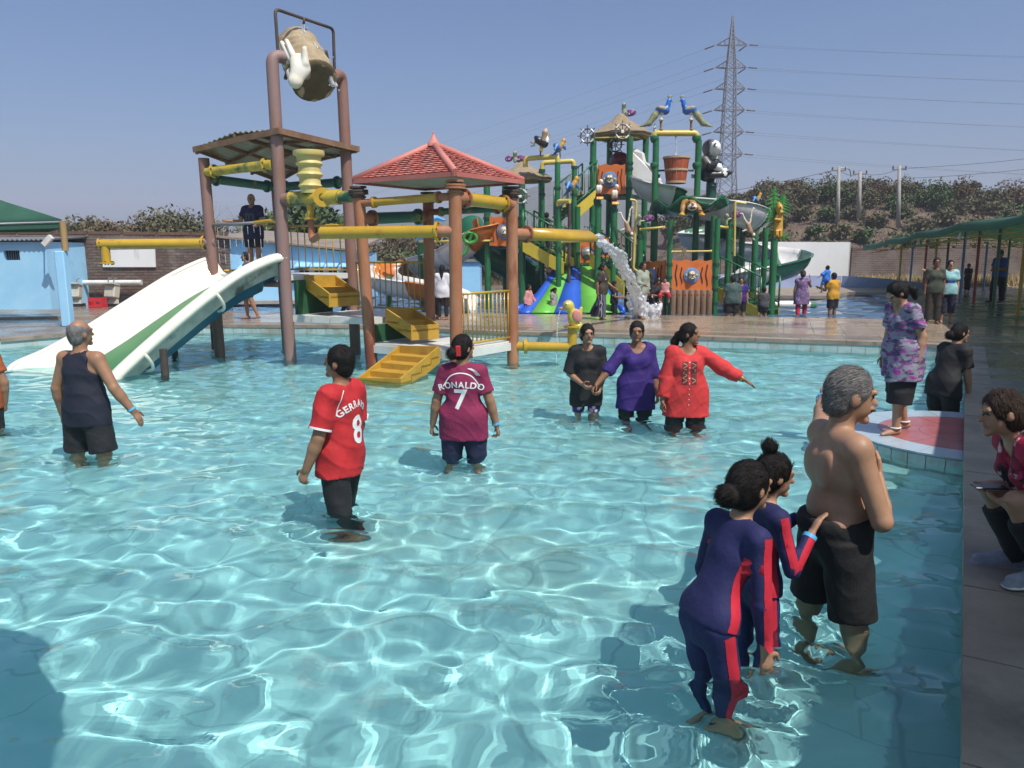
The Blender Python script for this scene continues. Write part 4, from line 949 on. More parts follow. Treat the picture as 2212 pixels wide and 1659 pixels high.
# platform, landing, railings
def plat(name, poly, z, th, mat, par):
    return MB().prism([(L(q).x, L(q).y) for q in poly], z - th - T0.z, z - T0.z).build(name, M(mat), par)
ins = [cen + (q - cen) * .98 for q in (A_, B_, C_, D_)]
plat('platform', ins, PLZ, .10, 'white_deck', tw)
for p, q in ((A_, B_), (C_, D_)): pipe('beam', [L(Vector((p.x, p.y, PLZ - .17))), L(Vector((q.x, q.y, PLZ - .17)))], .05, 'rust_pink', tw)
P1, P3 = G(803, 788), G(1108, 782); P2 = P(985, 750, 12.1); P4 = P(928, 690, 14.35)
for q in (P2, P4): q.z = 0
land = [B_ + Vector((.08, 0, 0)), P1 + Vector((-.02, 0, 0)), P4, C_]
plat('landing', land, LZ, .11, 'white_deck', tw)
for k in range(4):
    a, c = Vector(land[0]), Vector(land[1]); p, q = a.lerp(c, k / 4 + .01), a.lerp(c, (k + 1) / 4 - .01); nn = Vector((-(c - a).y, (c - a).x, 0)).normalized() * -.012
    MB().beam(L(Vector((p.x, p.y, LZ - .05)) + nn), L(Vector((q.x, q.y, LZ - .05)) + nn), .012, .115).build('fascia', M('white_deck'), tw)
for q in ((C_ * .75 + P4 * .25), C_ + Vector((.45, -.7, 0))):
    RECEIVE.append(MB().tube([L(Vector((q.x, q.y, FLOOR))), L(Vector((q.x, q.y, LZ - .1)))], .075, 12).build('prop', M('dark_iron'), tw))
def railing(a, c, z0, h, n_, par, T, mat='mustard', rmat='mustard'):
    a, c = Vector(a), Vector(c)
    for z in (z0 + .06, z0 + h): MB().tube([T(Vector((a.x, a.y, z))), T(Vector((c.x, c.y, z)))], .02, 8).build('rail', M(rmat), par)
    for i in range(n_):
        p = a.lerp(c, (i + .5) / n_); MB().tube([T(Vector((p.x, p.y, z0 + .06))), T(Vector((p.x, p.y, z0 + h)))], .012, 6).build('baluster', M(mat), par)
railing(D_, C_, PLZ, .92, 10, tw, L); railing(C_.lerp(P4, .04), P4, LZ, .92, 13, tw, L)
railing(A_, D_, PLZ, .92, 1, tw, L)
pipe('hand_rail', [L(q) for q in (Vector((A_.x - .03, A_.y, 2.42)), A_.lerp(B_, .65) + Vector((0, -.02, 2.44)))], .026, 'galv', tw, seg=8)
pipe('hand_rail', [L(q) for q in bend([A_.lerp(B_, .62) + Vector((0, -.02, 2.44)), A_.lerp(B_, .85) + Vector((0, -.02, 2.47)), B_ + Vector((-.05, 0, 2.43))], .2)], .033, 'mustard', tw, seg=8)
# green turf faces beside the step boxes
MB().slab([L(Vector((*B_.lerp(C_, .10).xy, LZ + .01))), L(Vector((*B_.lerp(C_, .62).xy, LZ + .01))), L(Vector((*B_.lerp(C_, .62).xy, PLZ - .11))), L(Vector((*B_.lerp(C_, .10).xy, PLZ - .11)))], (.06, -.04, 0)).build('turf_panel', M('turf'), tw)
# spout pipe to the left with a downward mouth
sy = A_.y
a = P(449, 524, sy); e = P(214, 527, sy - .35)
pipe('spout_stub', [L(P(466, 524, sy)), L(P(440, 524, sy))], .088, 'rust_lilac', tw, (1,), flmat='mustard')
pipe('spout_pipe', [L(P(442, 525, sy)), L(e)], .088, 'mustard', tw, (1,), flr=1.12)
d = P(227, 530, sy - .33); pipe('spout_mouth', [L(d), L(d + Vector((0, 0, -.32)))], .078, 'mustard', tw, (1,), flr=1.7)
# yellow manifold between tower and pavilion with the ribbed bell
ma, mc = on(B_, B2, 2.82), Vector((P1.x, P1.y, 2.82))
def mm(t): return ma.lerp(mc, t)
pipe('manifold_stub', [L(mm(.06)), L(mm(.16))], .10, 'rust_lilac', tw)
pipe('manifold', [L(mm(.16)), L(mm(.72))], .125, 'mustard_green', tw, (0,), flr=1.06)
pipe('manifold', [L(mm(.66)), L(mm(.93))], .10, 'mustard_green', tw)
bc = mm(.38); bz = bc.z
bl = MB().lathe([(0, .08), (.16, .08), (.165, .16), (.19, .18), (.20, .20), (.19, .22), (.175, .24), (.178, .34), (.21, .36), (.22, .385), (.21, .41), (.19, .43), (.185, .52), (.215, .54), (.225, .565), (.215, .59), (.20, .61), (.205, .68), (.255, .70), (.265, .73), (.26, .78), (.21, .785), (.19, .6), (0, .55)], L(bc), 26).build('ribbed_bell', M('cream_yellow'), tw)
el = bc + Vector((.20, 0, 0)); fdir = Vector((.25, -1, 0)).normalized()
eb = MB().tube([L(el), L(el + fdir * .22)], [.135, .14], 18, cap=False).build('elbow_mouth', M('mustard'), tw); so = eb.modifiers.new('t', 'SOLIDIFY'); so.thickness = .02
eb2 = MB(); flange(eb2, L(el + fdir * .21), fdir, .16, .05); eb2.build('flange', M('mustard'), eb); MB().lathe([(0, 0), (.12, 0)], L(el + fdir * .03), 16, fdir).build('elbow_throat', M('dark_iron'), eb)
dn = bc + Vector((-.02, 0, -.1)); pipe('drop_pipe', [L(dn), L(dn + Vector((0, 0, -.24)))], .06, 'mustard', tw, (1,), flr=2.0)
lp_r = Vector((P2.x - .1, P2.y, P(970, 500, P2.y).z)); lp_l = P(694, 503, P2.y + .5)
pipe('drop_elbow', [L(q) for q in bend([dn + Vector((0, 0, -.25)), dn + Vector((0, 0, -.62)), lp_l + Vector((.02, 0, 0))], .16)], .055, 'rust_orange', tw, seg=10)
# ------------------------------------------------------------------ pavilion
pv = thing('red_roofed_pavilion', 'open pavilion on rusty posts with a red shingled pyramid roof', 'pavilion', (P1 + P3) / 2); V0 = pv.location.copy()
def L2(p): return Vector(p) - V0
EZ = 3.05
tops_ = {1: P(775, 425, P1.y), 2: P(983, 405, P2.y), 3: P(1105, 405, P3.y), 4: P(925, 440, P4.y)}
for k, p in ((1, P1), (2, P2), (3, P3), (4, P4)):
    t = tops_[k]; d = (t - p) / (t.z - p.z)
    RECEIVE.append(MB().tube([L2(p + d * FLOOR), L2(p + d * (EZ - .12))], .10, 16).build('post', M('rust_orange'), pv))
    h = MB()
    for z, r in ((2.80, .12), (2.86, .165), (2.90, .165), (2.96, .14)): flange(h, L2(p + d * z), d, r, .03)
    h.build('post_head', M('dark_iron' if k != 2 else 'rust_orange'), pv)
c4 = (P1 + P2 + P3 + P4) / 4
def eav(p, k=1.16): v = c4 + (p - c4) * k; return Vector((v.x, v.y, EZ))
E_ = [eav(P1), eav(P2), eav(P3), eav(P4)]; apx = P(937, 314, c4.y)
ro = MB()
for i in range(4): ro.add([L2(E_[i]), L2(E_[(i + 1) % 4]), L2(apx)], [(0, 1, 2)])
ro.add([L2(q) for q in E_], [(0, 1, 2, 3)]); roof = ro.build('roof', M('roof_sheet'), pv)
for i in range(4): MB().beam(L2(E_[i] + Vector((0, 0, .0))), L2(E_[(i + 1) % 4]), .05, .07).build('eave_board', M('shingle_red_b'), roof)
n_sh = 0
for i in range(4):                         # overlapping shingles, each its own piece
    a, c = E_[i], E_[(i + 1) % 4]; nrm = (c - a).cross(apx - a).normalized(); nrm = nrm if nrm.z > 0 else -nrm
    rows = 15; W = (c - a).length; sl = ((a + c) / 2 - apx).length; hgt = sl / rows; jn = MB(); shown = i in (0, 1)
    for r in range(rows):
        t0 = r / rows; l0, l1 = a.lerp(apx, t0), c.lerp(apx, t0); wr = (l1 - l0).length; k = max(1, round(wr / .155)); u = (l1 - l0).normalized(); vdir = (apx - (a + c) / 2).normalized()
        for j in range(k + (r % 2)):
            s0 = max(0, (j - .5 * (r % 2)) / k); s1 = min(1, (j + 1 - .5 * (r % 2)) / k)
            if s1 - s0 < .15 / k: continue
            b0, b1 = l0.lerp(l1, s0) + u * .003, l0.lerp(l1, s1) - u * .003; m_ = (b0 + b1) / 2; ww_ = (b1 - b0).length
            lift = nrm * (.024 + random.uniform(0, .007)); tl = vdir * hgt * 1.12
            pts = [b0 + vdir * hgt * .28 + lift, b0.lerp(b1, .25) + vdir * hgt * .05 + lift, m_ - vdir * hgt * .06 + lift, b0.lerp(b1, .75) + vdir * hgt * .05 + lift, b1 + vdir * hgt * .28 + lift]
            sh_ = .5 - .5 * (1 - (r + 1.1) / rows) / max(1e-3, (1 - r / rows))
            q0, q1 = b0 + tl + (m_ - b0) * 0, b1 + tl
            # keep the upper corners inside the triangle
            lim0, lim1 = a.lerp(apx, min(1, t0 + 1.1 / rows)), c.lerp(apx, min(1, t0 + 1.1 / rows))
            def clampx(q):
                w_ = (lim1 - lim0).length; s_ = (q - lim0).dot(u); return lim0 + u * max(0, min(w_, s_)) + (vdir * 0)
            q0, q1 = clampx(q0) + nrm * .006, clampx(q1) + nrm * .006
            poly = [L2(v) for v in pts] + [L2(q1), L2(q0)]; n_sh += 1
            low = [v - nrm * .012 for v in poly]; N_ = len(poly)
            if shown and n_sh <= 300:
                mk('shingle', poly + low, [tuple(range(N_))] + [(x_, N_ + x_, N_ + (x_ + 1) % N_, (x_ + 1) % N_) for x_ in range(N_)], M('shingle_red' if random.random() < .7 else 'shingle_red_b'), roof)
            else: jn.add(poly + low, [tuple(range(N_))] + [(x_, N_ + x_, N_ + (x_ + 1) % N_, (x_ + 1) % N_) for x_ in range(N_)])
    if jn.v: tag(jn.build('shingle_field', M('shingle_red'), roof, fix=False), kind='stuff')
for q in E_: MB().tube([L2(q + Vector((0, 0, .03))), L2(apx + Vector((0, 0, .02)))], .055, 8).build('hip_cap', M('shingle_red'), roof)
MB().lathe([(.12, -.02), (.11, .03), (.085, .05), (.02, .17), (.012, .19), (.02, .20), (0, .23)], L2(apx), 14).build('finial', M('shingle_red'), roof)
RZ = 2.70
def pz(p, k, z): t = tops_[k]; d = (t - p) / (t.z - p.z); return p + d * z
ring = [(1, P1, 2, P2, 'mustard', .065, 2.70, 2.74), (2, P2, 3, P3, 'mustard', .105, 2.72, 2.68), (1, P1, 4, P4, 'green_yellow', .10, 2.45, 2.55), (4, P4, 3, P3, 'green_yellow', .06, 2.62, 2.62)]
for k0, p, k1, q, mt, r, z0, z1 in ring:
    a, c = pz(p, k0, z0), pz(q, k1, z1)
    pipe('ring_stub', [L2(a), L2(a.lerp(c, .16))], r * .95, 'rust_orange', pv, (1,), flr=1.5); pipe('ring_stub', [L2(c), L2(c.lerp(a, .16))], r * .95, 'rust_orange', pv, (1,), flr=1.5)
    pipe('ring_pipe', [L2(a.lerp(c, .17)), L2(a.lerp(c, .83))], r, mt, pv, (0, 1), flr=1.4)
pipe('long_pipe', [L2(lp_l), L2(lp_l.lerp(lp_r, .5)), L2(lp_r + Vector((-.15, 0, 0)))], .098, 'mustard', pv, (2,), flr=1.5, seg=18); pipe('long_pipe_stub', [L2(lp_r + Vector((-.17, 0, 0))), L2(lp_r + Vector((.1, 0, 0)))], .09, 'rust_orange', pv)
# spout to the right, cut on the slant
s0 = pz(P3, 3, P(1112, 505, P3.y).z); s1 = P(1288, 510, 15.5); sd = (s1 - s0).normalized()
pipe('spout_stub', [L2(s0), L2(s0 + sd * .42)], .095, 'rust_orange', pv, (1,), flr=1.6)
sp = MB(); pa = s0 + sd * .44; side = sd.cross(Vector((0, 0, 1))).normalized(); vs = []; fs = []; sg = 20
for tt in (0, 1):
    for k in range(sg):
        an = 6.283 * k / sg; off = side * math.cos(an) * .10 + Vector((0, 0, math.sin(an) * .10))
        vs.append(L2((pa if tt == 0 else s1) + off - (sd * (.19 * (1 + math.sin(an))) if tt else Vector())))
fs = [(k, (k + 1) % sg, sg + (k + 1) % sg, sg + k) for k in range(sg)]
spo = mk('spout_pipe', vs, fs, M('mustard'), pv, True); so = spo.modifiers.new('t', 'SOLIDIFY'); so.thickness = .012
PV2 = .38
RECEIVE.append(MB().prism([(L2(c4 + (q - c4) * .99).x, L2(c4 + (q - c4) * .99).y) for q in (P1, P2, P3, P4)], PV2 - .03 - V0.z, PV2 - V0.z).build('floor', M('white_deck'), pv))
for p, q in ((P1, P2), (P2, P3), (P3, P4), (P4, P1)): RECEIVE.append(MB().beam(L2(Vector((p.x, p.y, PV2 - .10))), L2(Vector((q.x, q.y, PV2 - .10))), .06, .13).build('edge_beam', M('white_deck'), pv))
railing(P2.lerp(P3, .10), P2.lerp(P3, .95), PV2, .86, 12, pv, L2)
MB().slab([L2(Vector((*P1.lerp(P4, .04).xy, PV2 + .01))), L2(Vector((*P1.lerp(P4, .6).xy, PV2 + .01))), L2(Vector((*P1.lerp(P4, .6).xy, LZ - .12))), L2(Vector((*P1.lerp(P4, .04).xy, LZ - .12)))], (.05, -.04, 0)).build('turf_panel', M('turf'), pv)
# ------------------------------------------------------------------ step boxes
def step_box(label, bl_, br__, fr_, fl_, depth, n_step):
    t = thing('step_box', label, 'step box', (bl_ + fr_) / 2, 0, 'yellow step boxes'); o = t.location.copy()
    q = [v - o for v in (bl_, br__, fr_, fl_)]; dn_ = Vector((0, 0, -depth))
    th = .035; ce = sum(q, Vector()) / 4
    def wall(a, c, name, d=dn_):
        inn = (ce - (a + c) / 2); inn.z = 0; inn = inn.normalized() * th; RECEIVE.append(MB().slab([a, c, c + d, a + d], inn).build(name, M('box_yellow'), t))
    wall(q[0], q[3], 'side_board'); wall(q[1], q[2], 'side_board'); wall(q[0], q[1], 'end_board'); wall(q[3], q[2], 'end_board')
    for i in range(n_step):                # treads inside
        s_ = (i + .0) / n_step; s2 = (i + 1) / n_step
        a, c, d_, e_ = q[0].lerp(q[3], s_), q[1].lerp(q[2], s_), q[1].lerp(q[2], s2), q[0].lerp(q[3], s2); z = min(a.z, d_.z) - depth * .30
        z = d_.z - depth * .25
        for v in (a, c, d_, e_): v.z = z
        if i == n_step - 1: pass
        RECEIVE.append(MB().slab([a, c, d_, e_], (0, 0, -.03)).build('tread', M('box_yellow'), t))
        if i: 
            zt = q[1].lerp(q[2], s_).z - depth * .25; RECEIVE.append(MB().slab([Vector((a.x, a.y, z)), Vector((c.x, c.y, z)), Vector((c.x, c.y, zt)), Vector((a.x, a.y, zt))], (.012, -.012, 0)).build('riser', M('box_yellow'), t))
    return t
step_box('yellow step box from the tower platform down to the white landing', P(657, 594, 14.05), P(725, 594, 14.55), P(777, 630, 14.0), P(710, 634, 13.5), .24, 2)
step_box('yellow step box from the white landing down to the pavilion floor', P(832, 666, 13.25), P(894, 666, 13.7), P(948, 700, 13.15), P(888, 703, 12.7), .25, 2)
step_box('yellow step box sloping from the pavilion floor down into the water', P(862, 746, 12.55), P(950, 748, 12.1), P(866, 818, 11.1), P(772, 816, 11.5), .26, 4)
# ------------------------------------------------------------------ slide
FR = spline([P(464, 556, 14.75), P(432, 566, 14.55), P(370, 596, 14.2), P(280, 652, 13.8), P(195, 706, 13.4), P(105, 756, 13.05), P(40, 785, 12.8), P(20, 806, 12.7)], 6)
NR = spline([P(606, 553, 13.75), P(572, 560, 13.6), P(505, 592, 13.2), P(425, 650, 12.75), P(350, 712, 12.35), P(286, 768, 12.0), P(244, 808, 11.75), P(236, 826, 11.7)], 6)
sl_ = thing('water_slide', 'cream white water slide with a green centre strip running into the pool', 'slide', Vector((NR[-1] + FR[-1]) / 2)); s0_ = sl_.location.copy()
NS = len(FR)
def section(i):
    f, n_ = FR[i], NR[i]; w = (n_ - f); out = Vector((w.x, w.y, 0)).normalized(); i0, i1 = max(0, i - 1), min(NS - 1, i + 1); tan = ((FR[i1] + NR[i1]) - (FR[i0] + NR[i0])).normalized()
    dn_ = -(out.cross(tan)); dn_ = dn_ if dn_.z < 0 else -dn_; e = min(1, (NS - 1 - i) / 3); D = .40 * (.45 + .55 * e)
    return f, n_, out, dn_, D
bedp = [(0, 0), (.03, .35), (.08, .72), (.16, .93), (.27, 1.0), (.73, 1.0), (.84, .93), (.92, .72), (.97, .35), (1, 0)]
def shell(name, ids, off, mat, closed=False):
    vs, fs = [], []; k = len(ids)
    for i in range(NS):
        f, n_, out, dn_, D = section(i)
        for j in ids: u, d = bedp[j] if not isinstance(j, tuple) else j; vs.append(f.lerp(n_, u) + dn_ * (D * d) - dn_ * off - s0_)
    for i in range(NS - 1):
        for j in range(k - 1): fs.append((i * k + j, i * k + j + 1, (i + 1) * k + j + 1, (i + 1) * k + j))
    o = mk(name, vs, fs, mat, sl_, True); RECEIVE.append(o); return o
bed = shell('trough', list(range(10)), 0, M('slide_white')); so = bed.modifiers.new('t', 'SOLIDIFY'); so.thickness = .02; so.offset = 0
gs, vs, fs = [], [], []
for i in range(1, NS - 6):
    f, n_, out, dn_, D = section(i); e = min(1, (i - 1) / 10, (NS - 7 - i) / 5); wd = .235 * (max(.0, e) ** .6) + .02
    for s_ in (-1, 1): vs.append(f.lerp(n_, .5 + s_ * wd) + dn_ * (D - .013) - s0_)
fs = [(2 * i, 2 * i + 1, 2 * i + 3, 2 * i + 2) for i in range(len(vs) // 2 - 1)]; mk('green_strip', vs, fs, M('slide_green'), sl_, True)
for rim, sg_ in ((FR, -1), (NR, 1)):       # rolled lips and outer skirts
    vs, fs, va, fa = [], [], [], []
    prof = [(-.015, .01), (.0, -.03), (.06, -.045), (.12, -.03), (.15, .03), (.145, .09)]
    for i in range(NS):
        f, n_, out, dn_, D = section(i)
        for (u, v) in prof: vs.append((f if sg_ < 0 else n_) + out * (sg_ * u) + dn_ * v - s0_)
    k = len(prof)
    for i in range(NS - 1):
        for j in range(k - 1): fs.append((i * k + j, i * k + j + 1, (i + 1) * k + j + 1, (i + 1) * k + j))
    o = mk('rolled_lip', vs, fs, M('slide_white'), sl_, True); so = o.modifiers.new('t', 'SOLIDIFY'); so.thickness = .018; RECEIVE.append(o)
    vs = []
    for i in range(NS):
        f, n_, out, dn_, D = section(i)
        for (u, v) in ((.02, .06), (.0, .22), (-.08, D * .92)): vs.append((f if sg_ < 0 else n_) + out * (sg_ * u) + dn_ * v - s0_ + out * sg_ * .03)
    fs = [(i * 3 + j, i * 3 + j + 1, (i + 1) * 3 + j + 1, (i + 1) * 3 + j) for i in range(NS - 1) for j in range(2)]
    o = mk('outer_skirt', vs, fs, M('slide_under'), sl_, True); RECEIVE.append(o)
for i in (16, 29):                         # joint flanges
    f, n_, out, dn_, D = section(i); q = n_ + out * .06; b = MB(); pts = [q + out * .09 + dn_ * .05, q + out * .11 + dn_ * .14, q + out * .08 + dn_ * .30, q - out * .02 + dn_ * .40, q - out * .18 + dn_ * .44]
    b.tube([p - s0_ for p in spline(pts, 4)], .028, 8); b.build('joint_flange', M('slide_white'), sl_)
vs, fs = [], []
for i in range(0, NS - 8):
    f, n_, out, dn_, D = section(i)
    for u, d in ((.06, .6), (.14, 1.35 if i > 6 else 1.1), (.86, 1.35 if i > 6 else 1.1), (.94, .6)): vs.append(f.lerp(n_, u) + dn_ * (D * d + .05) - s0_)
fs = [(i * 4 + j, i * 4 + j + 1, (i + 1) * 4 + j + 1, (i + 1) * 4 + j) for i in range(NS - 9) for j in range(3)]; o = mk('underside', vs, fs, M('slide_blue'), sl_, True); RECEIVE.append(o)
for (x, y, Y), mt in (((357, 812, 12.45), 'dark_iron'), ((463, 748, 14.2), 'dark_iron'), ((378, 770, 13.9), 'dark_iron')):
    g = G(x, y); i = min(range(NS), key=lambda q: ((FR[q] + NR[q]) / 2 - Vector((g.x, g.y, ((FR[q] + NR[q]) / 2).z))).length); f, n_, out, dn_, D = section(i); zt = ((f + n_) / 2 + dn_ * D * 1.2).z
    RECEIVE.append(MB().tube([Vector((g.x, g.y, FLOOR)) - s0_, Vector((g.x, g.y, zt)) - s0_], .06, 10).build('support_leg', M(mt), sl_))
# ------------------------------------------------------------------ tipping bucket with hands
bc_ = P(663, 138, 14.35); tb_ = thing('tipping_bucket', 'tipping stone bucket gripped by two white hands on the tower', 'bucket', bc_)
ax0 = (P(638, 96, 14.6) - bc_); ax1 = (P(681, 178, 13.95) - bc_)
axd = (ax1 - ax0).normalized(); sidev = axd.cross(Vector((0, 1, 0))).normalized(); sidev = sidev if sidev.x < 0 else -sidev; frontv = axd.cross(sidev); frontv = frontv if frontv.y < 0 else -frontv
s = Sdf(.022); s.cap(ax0 * .75, ax1 * .72, .37, .40, 0, .05); s.half(ax1 * 1.0, axd)
def bdisp(x, y, z): return .012 * np.sin(x * 17 + 2) * np.sin(z * 15) + .008 * np.sin(y * 40 + z * 31)
s.p[-1] = s.p[-1]
V_, F_, R_ = s.mesh(bdisp); s_b = s.build('bowl', [M('bucket_stone')], tb_, disp=bdisp)
MB().lathe([(0, .012), (.30, .012), (.37, .0), (.40, -.03), (.395, -.07)], ax1 * 1.0, 26, axd).build('bowl_end', M('bucket_dark'), tb_)
def c2(x, y): return 384 + .2645 * x, .2645 * y
def fh(x, y, dy): return P(*c2(x, y), 14.35 + dy - .36) - bc_
hm_ = 14.35 / F * .2645; h_ = Sdf(.016)
h_.cap(fh(1000, 560, -.34), fh(965, 655, -.40), 66 * hm_, 50 * hm_, 0, .05, flat=(.3, -1, .2), fk=.6).cap(fh(985, 500, -.30), fh(1010, 560, -.34), 60 * hm_, 60 * hm_, 0, .05, flat=(.3, -1, .2), fk=.6).cap(fh(930, 600, -.20), fh(960, 670, -.36), 40 * hm_, 46 * hm_, 0, .05)
for (x0, y0, d0, x1_, y1_, d1) in ((900, 500, -.12, 838, 375, .02), (925, 485, -.2, 850, 350, -.02), (950, 470, -.26, 890, 335, -.10), (880, 530, -.04, 828, 420, .08)): h_.cap(fh(x0, y0, d0), fh(x1_, y1_, d1), 25 * hm_, 17 * hm_, 0, .012)
h_.cap(fh(1040, 520, -.36), fh(1035, 400, -.36), 30 * hm_, 21 * hm_, 0, .03); h_.build('hand', M('hand_white'), tb_)
h_ = Sdf(.016); h_.cap(fh(1180, 500, .42), fh(1235, 625, .30), 34 * hm_, 40 * hm_, 0, .04)
for k_ in range(3): h_.cap(fh(1170 + 14 * k_, 500, .40 - .06 * k_), fh(1120 + 24 * k_, 400, .42 - .06 * k_), 20 * hm_, 15 * hm_, 0, .012)
h_.build('hand', M('hand_white'), tb_)
MB().tube([P(628, 128, 13.95) - bc_, sidev * .46], .035, 8).build('axle', M('dark_iron'), tb_); MB().tube([P(716, 168, 14.75) - bc_, sidev * -.40], .035, 8).build('axle', M('dark_iron'), tb_)
# ------------------------------------------------------------------ duck fountain
dk0 = Vector((P3.x, P3.y, P(1115, 748, P3.y).z)); dke = P(1236, 750, P3.y - .1); df = thing('duck_fountain', 'yellow plastic duck spouting water on a yellow flanged pipe', 'fountain', Vector((dke.x, dke.y, 0))); d0 = df.location.copy()
pp_ = [q - d0 for q in bend([dk0 + Vector((.06, 0, 0)), dke, dke + Vector((0, 0, .36))], .1)]
pipe('pipe', pp_, .082, 'mustard', df, (), seg=16); fb = MB(); flange(fb, pp_[0] + Vector((.16, 0, 0)), (1, 0, 0), .135, .06); fb.build('flange', M('mustard'), df)
zt = dke.z + .36; fb = MB(); flange(fb, Vector((0, 0, zt)), (0, 0, 1), .15, .03); fb.build('flange', M('mustard'), df)
M('duck_yellow', (.60, .46, .06), (.50, .44, .09), 6, .4, .1, 30); M('duck_pink', (.62, .22, .20), (.6, .30, .14), 5, .4); M('white_paint', (.78, .78, .75), rough=.35); M('black_paint', (.02, .02, .022), rough=.35)
s = Sdf(.011); z = zt
s.ell((.02, 0, z + .15), (.105, .10, .15), None, 0, .03).cap((-.01, 0, z + .26), (-.06, 0, z + .33), .07, .08, 0, .03).ell((-.07, 0, z + .36), (.095, .09, .092), None, 0, .03).cap((.05, 0, z + .04), (.08, 0, z + .0), .08, .1, 0, .03)
s.cap((-.12, 0, z + .325), (-.21, 0, z + .315), .038, .03, 1, .006, flat=(0, 0, 1), fk=.5).cap((-.12, 0, z + .30), (-.19, 0, z + .29), .033, .025, 1, .004, flat=(0, 0, 1), fk=.45)
for sd_ in (-1, 1): s.ell((.08, sd_ * .1, z + .19), (.085, .025, .11), Matrix.Rotation(-.3, 3, 'Y'), 1, .008); s.ell((-.105, sd_ * .078, z + .385), (.018, .012, .022), None, 2, 0); s.ell((-.114, sd_ * .088, z + .387), (.009, .007, .011), None, 3, 0)
s.cap((.12, 0, z + .22), (.15, 0, z + .31), .05, .03, 0, .02)
s.build('duck', [M('duck_yellow'), M('duck_pink'), M('white_paint'), M('black_paint')], df)
# ------------------------------------------------------------------ running water
jm = bpy.data.materials.new('jet_water'); jm.use_nodes = True; MATS['jet_water'] = jm; bs_ = jm.node_tree.nodes['Principled BSDF']
bs_.inputs['Base Color'].default_value = (.92, .95, .97, 1); bs_.inputs['Roughness'].default_value = .12; bs_.inputs['IOR'].default_value = 1.33; bs_.inputs['Transmission Weight'].default_value = .60
def jet(name, label, pts, r0, r1, vox, drops=40, spread=.12, seed=1, noise=.5, strands=10):
    rng = np.random.default_rng(seed); o = Vector(pts[0]); s = Sdf(vox); pts = spline(pts, 3); n_ = len(pts)
    for k in range(strands):
        off = Vector(rng.normal(size=3)) * .5; i = int(rng.random() * n_ * .35) if k > 2 else 0; end = n_ - 1 if k < 3 else min(n_ - 1, i + int(n_ * (.3 + .6 * rng.random())))
        while i < end:
            t = i / (n_ - 1); r = r0 + (r1 - r0) * t; off = off * .9 + Vector(rng.normal(size=3)) * .25 * noise; t2 = (i + 1) / (n_ - 1); rr = r * (.22 + .25 * rng.random())
            s.cap(pts[i] - o + off * r, pts[i + 1] - o + off * (r0 + (r1 - r0) * t2), max(rr, vox * .6), max(r * (.2 + .25 * rng.random()), vox * .6), 0, r * .3); i += 1
    for k in range(drops):
        t = rng.random() ** .6; i = min(n_ - 2, int(t * (n_ - 1))); q = pts[i].lerp(pts[i + 1], rng.random()) - o + Vector(rng.normal(size=3)) * spread * (.3 + t); rr = vox * (.55 + .6 * rng.random() ** 2); s.ell(q, (rr, rr, rr * 1.4), None, 0, 0)
    ob = s.build(name, M('jet_water'), None, o, relax=1); return tag(ob, label, 'water', kind='stuff')
jl = G(1385, 688, DZ); v0 = Vector((s1.x, s1.y, s1.z - .05)); pts = []
for t in np.linspace(0, 1, 14): q = v0.lerp(Vector((jl.x, jl.y, v0.z)), t); q.z = v0.z + (DZ - v0.z) * (t * .18 + .82 * t * t); pts.append(q)
jet('water_jet', 'thick gush of clear water falling from the slanted yellow spout', pts, .075, .12, .020, 170, .24, 4, 1.1, 11)
spl_ = [jl + Vector((math.cos(a) * .1, math.sin(a) * .1, .05)) for a in np.linspace(0, 6, 6)]
jet('water_splash', 'white splash where the gush of water hits the deck', [jl + Vector((-.15, 0, .05)), jl + Vector((.1, 0, .3)), jl + Vector((.2, .05, .1)), jl + Vector((.45, .1, .25)), jl + Vector((.35, 0, .02))], .12, .10, .024, 120, .26, 6, 1.4, 9)
db = dke + Vector((-.2, 0, .36 + .30)); jet('duck_trickle', 'thin trickle of water falling from the duck beak', [db, db + Vector((-.04, 0, -.15)), db + Vector((-.06, 0, -.45)), Vector((db.x - .07, db.y, .0))], .014, .012, .010, 12, .03, 8, .4, 3)
nz = P(656, 52, 14.3); jet('bucket_stream', 'white stream of water filling the tipping bucket', [nz, nz + Vector((-.01, 0, -.12)), nz + Vector((.02, 0, -.28)), nz + Vector((.15, -.1, -.42)), nz + Vector((.34, -.2, -.72)), nz + Vector((.5, -.2, -1.05))], .035, .08, .016, 90, .10, 9, 1.1, 9)
MATS['mist'] = bpy.data.materials.new('mist')
mr0 = A_.lerp(B_, .08); dr = MB()
for i in range(9):
    q = A_.lerp(B_, .1 + .085 * i); a0 = random.uniform(.25, .75)
    for k in range(3): dr.tube([L(Vector((q.x, q.y - .03, 2.40 - k * .25))), L(Vector((q.x + .005, q.y - .03, 2.40 - k * .25 - a0 * .28)))], .004, 4)
tag(dr.build('rail_drips', M('jet_water'), None, T0), 'thin threads of water dripping from the tower hand rail', 'water', kind='stuff')
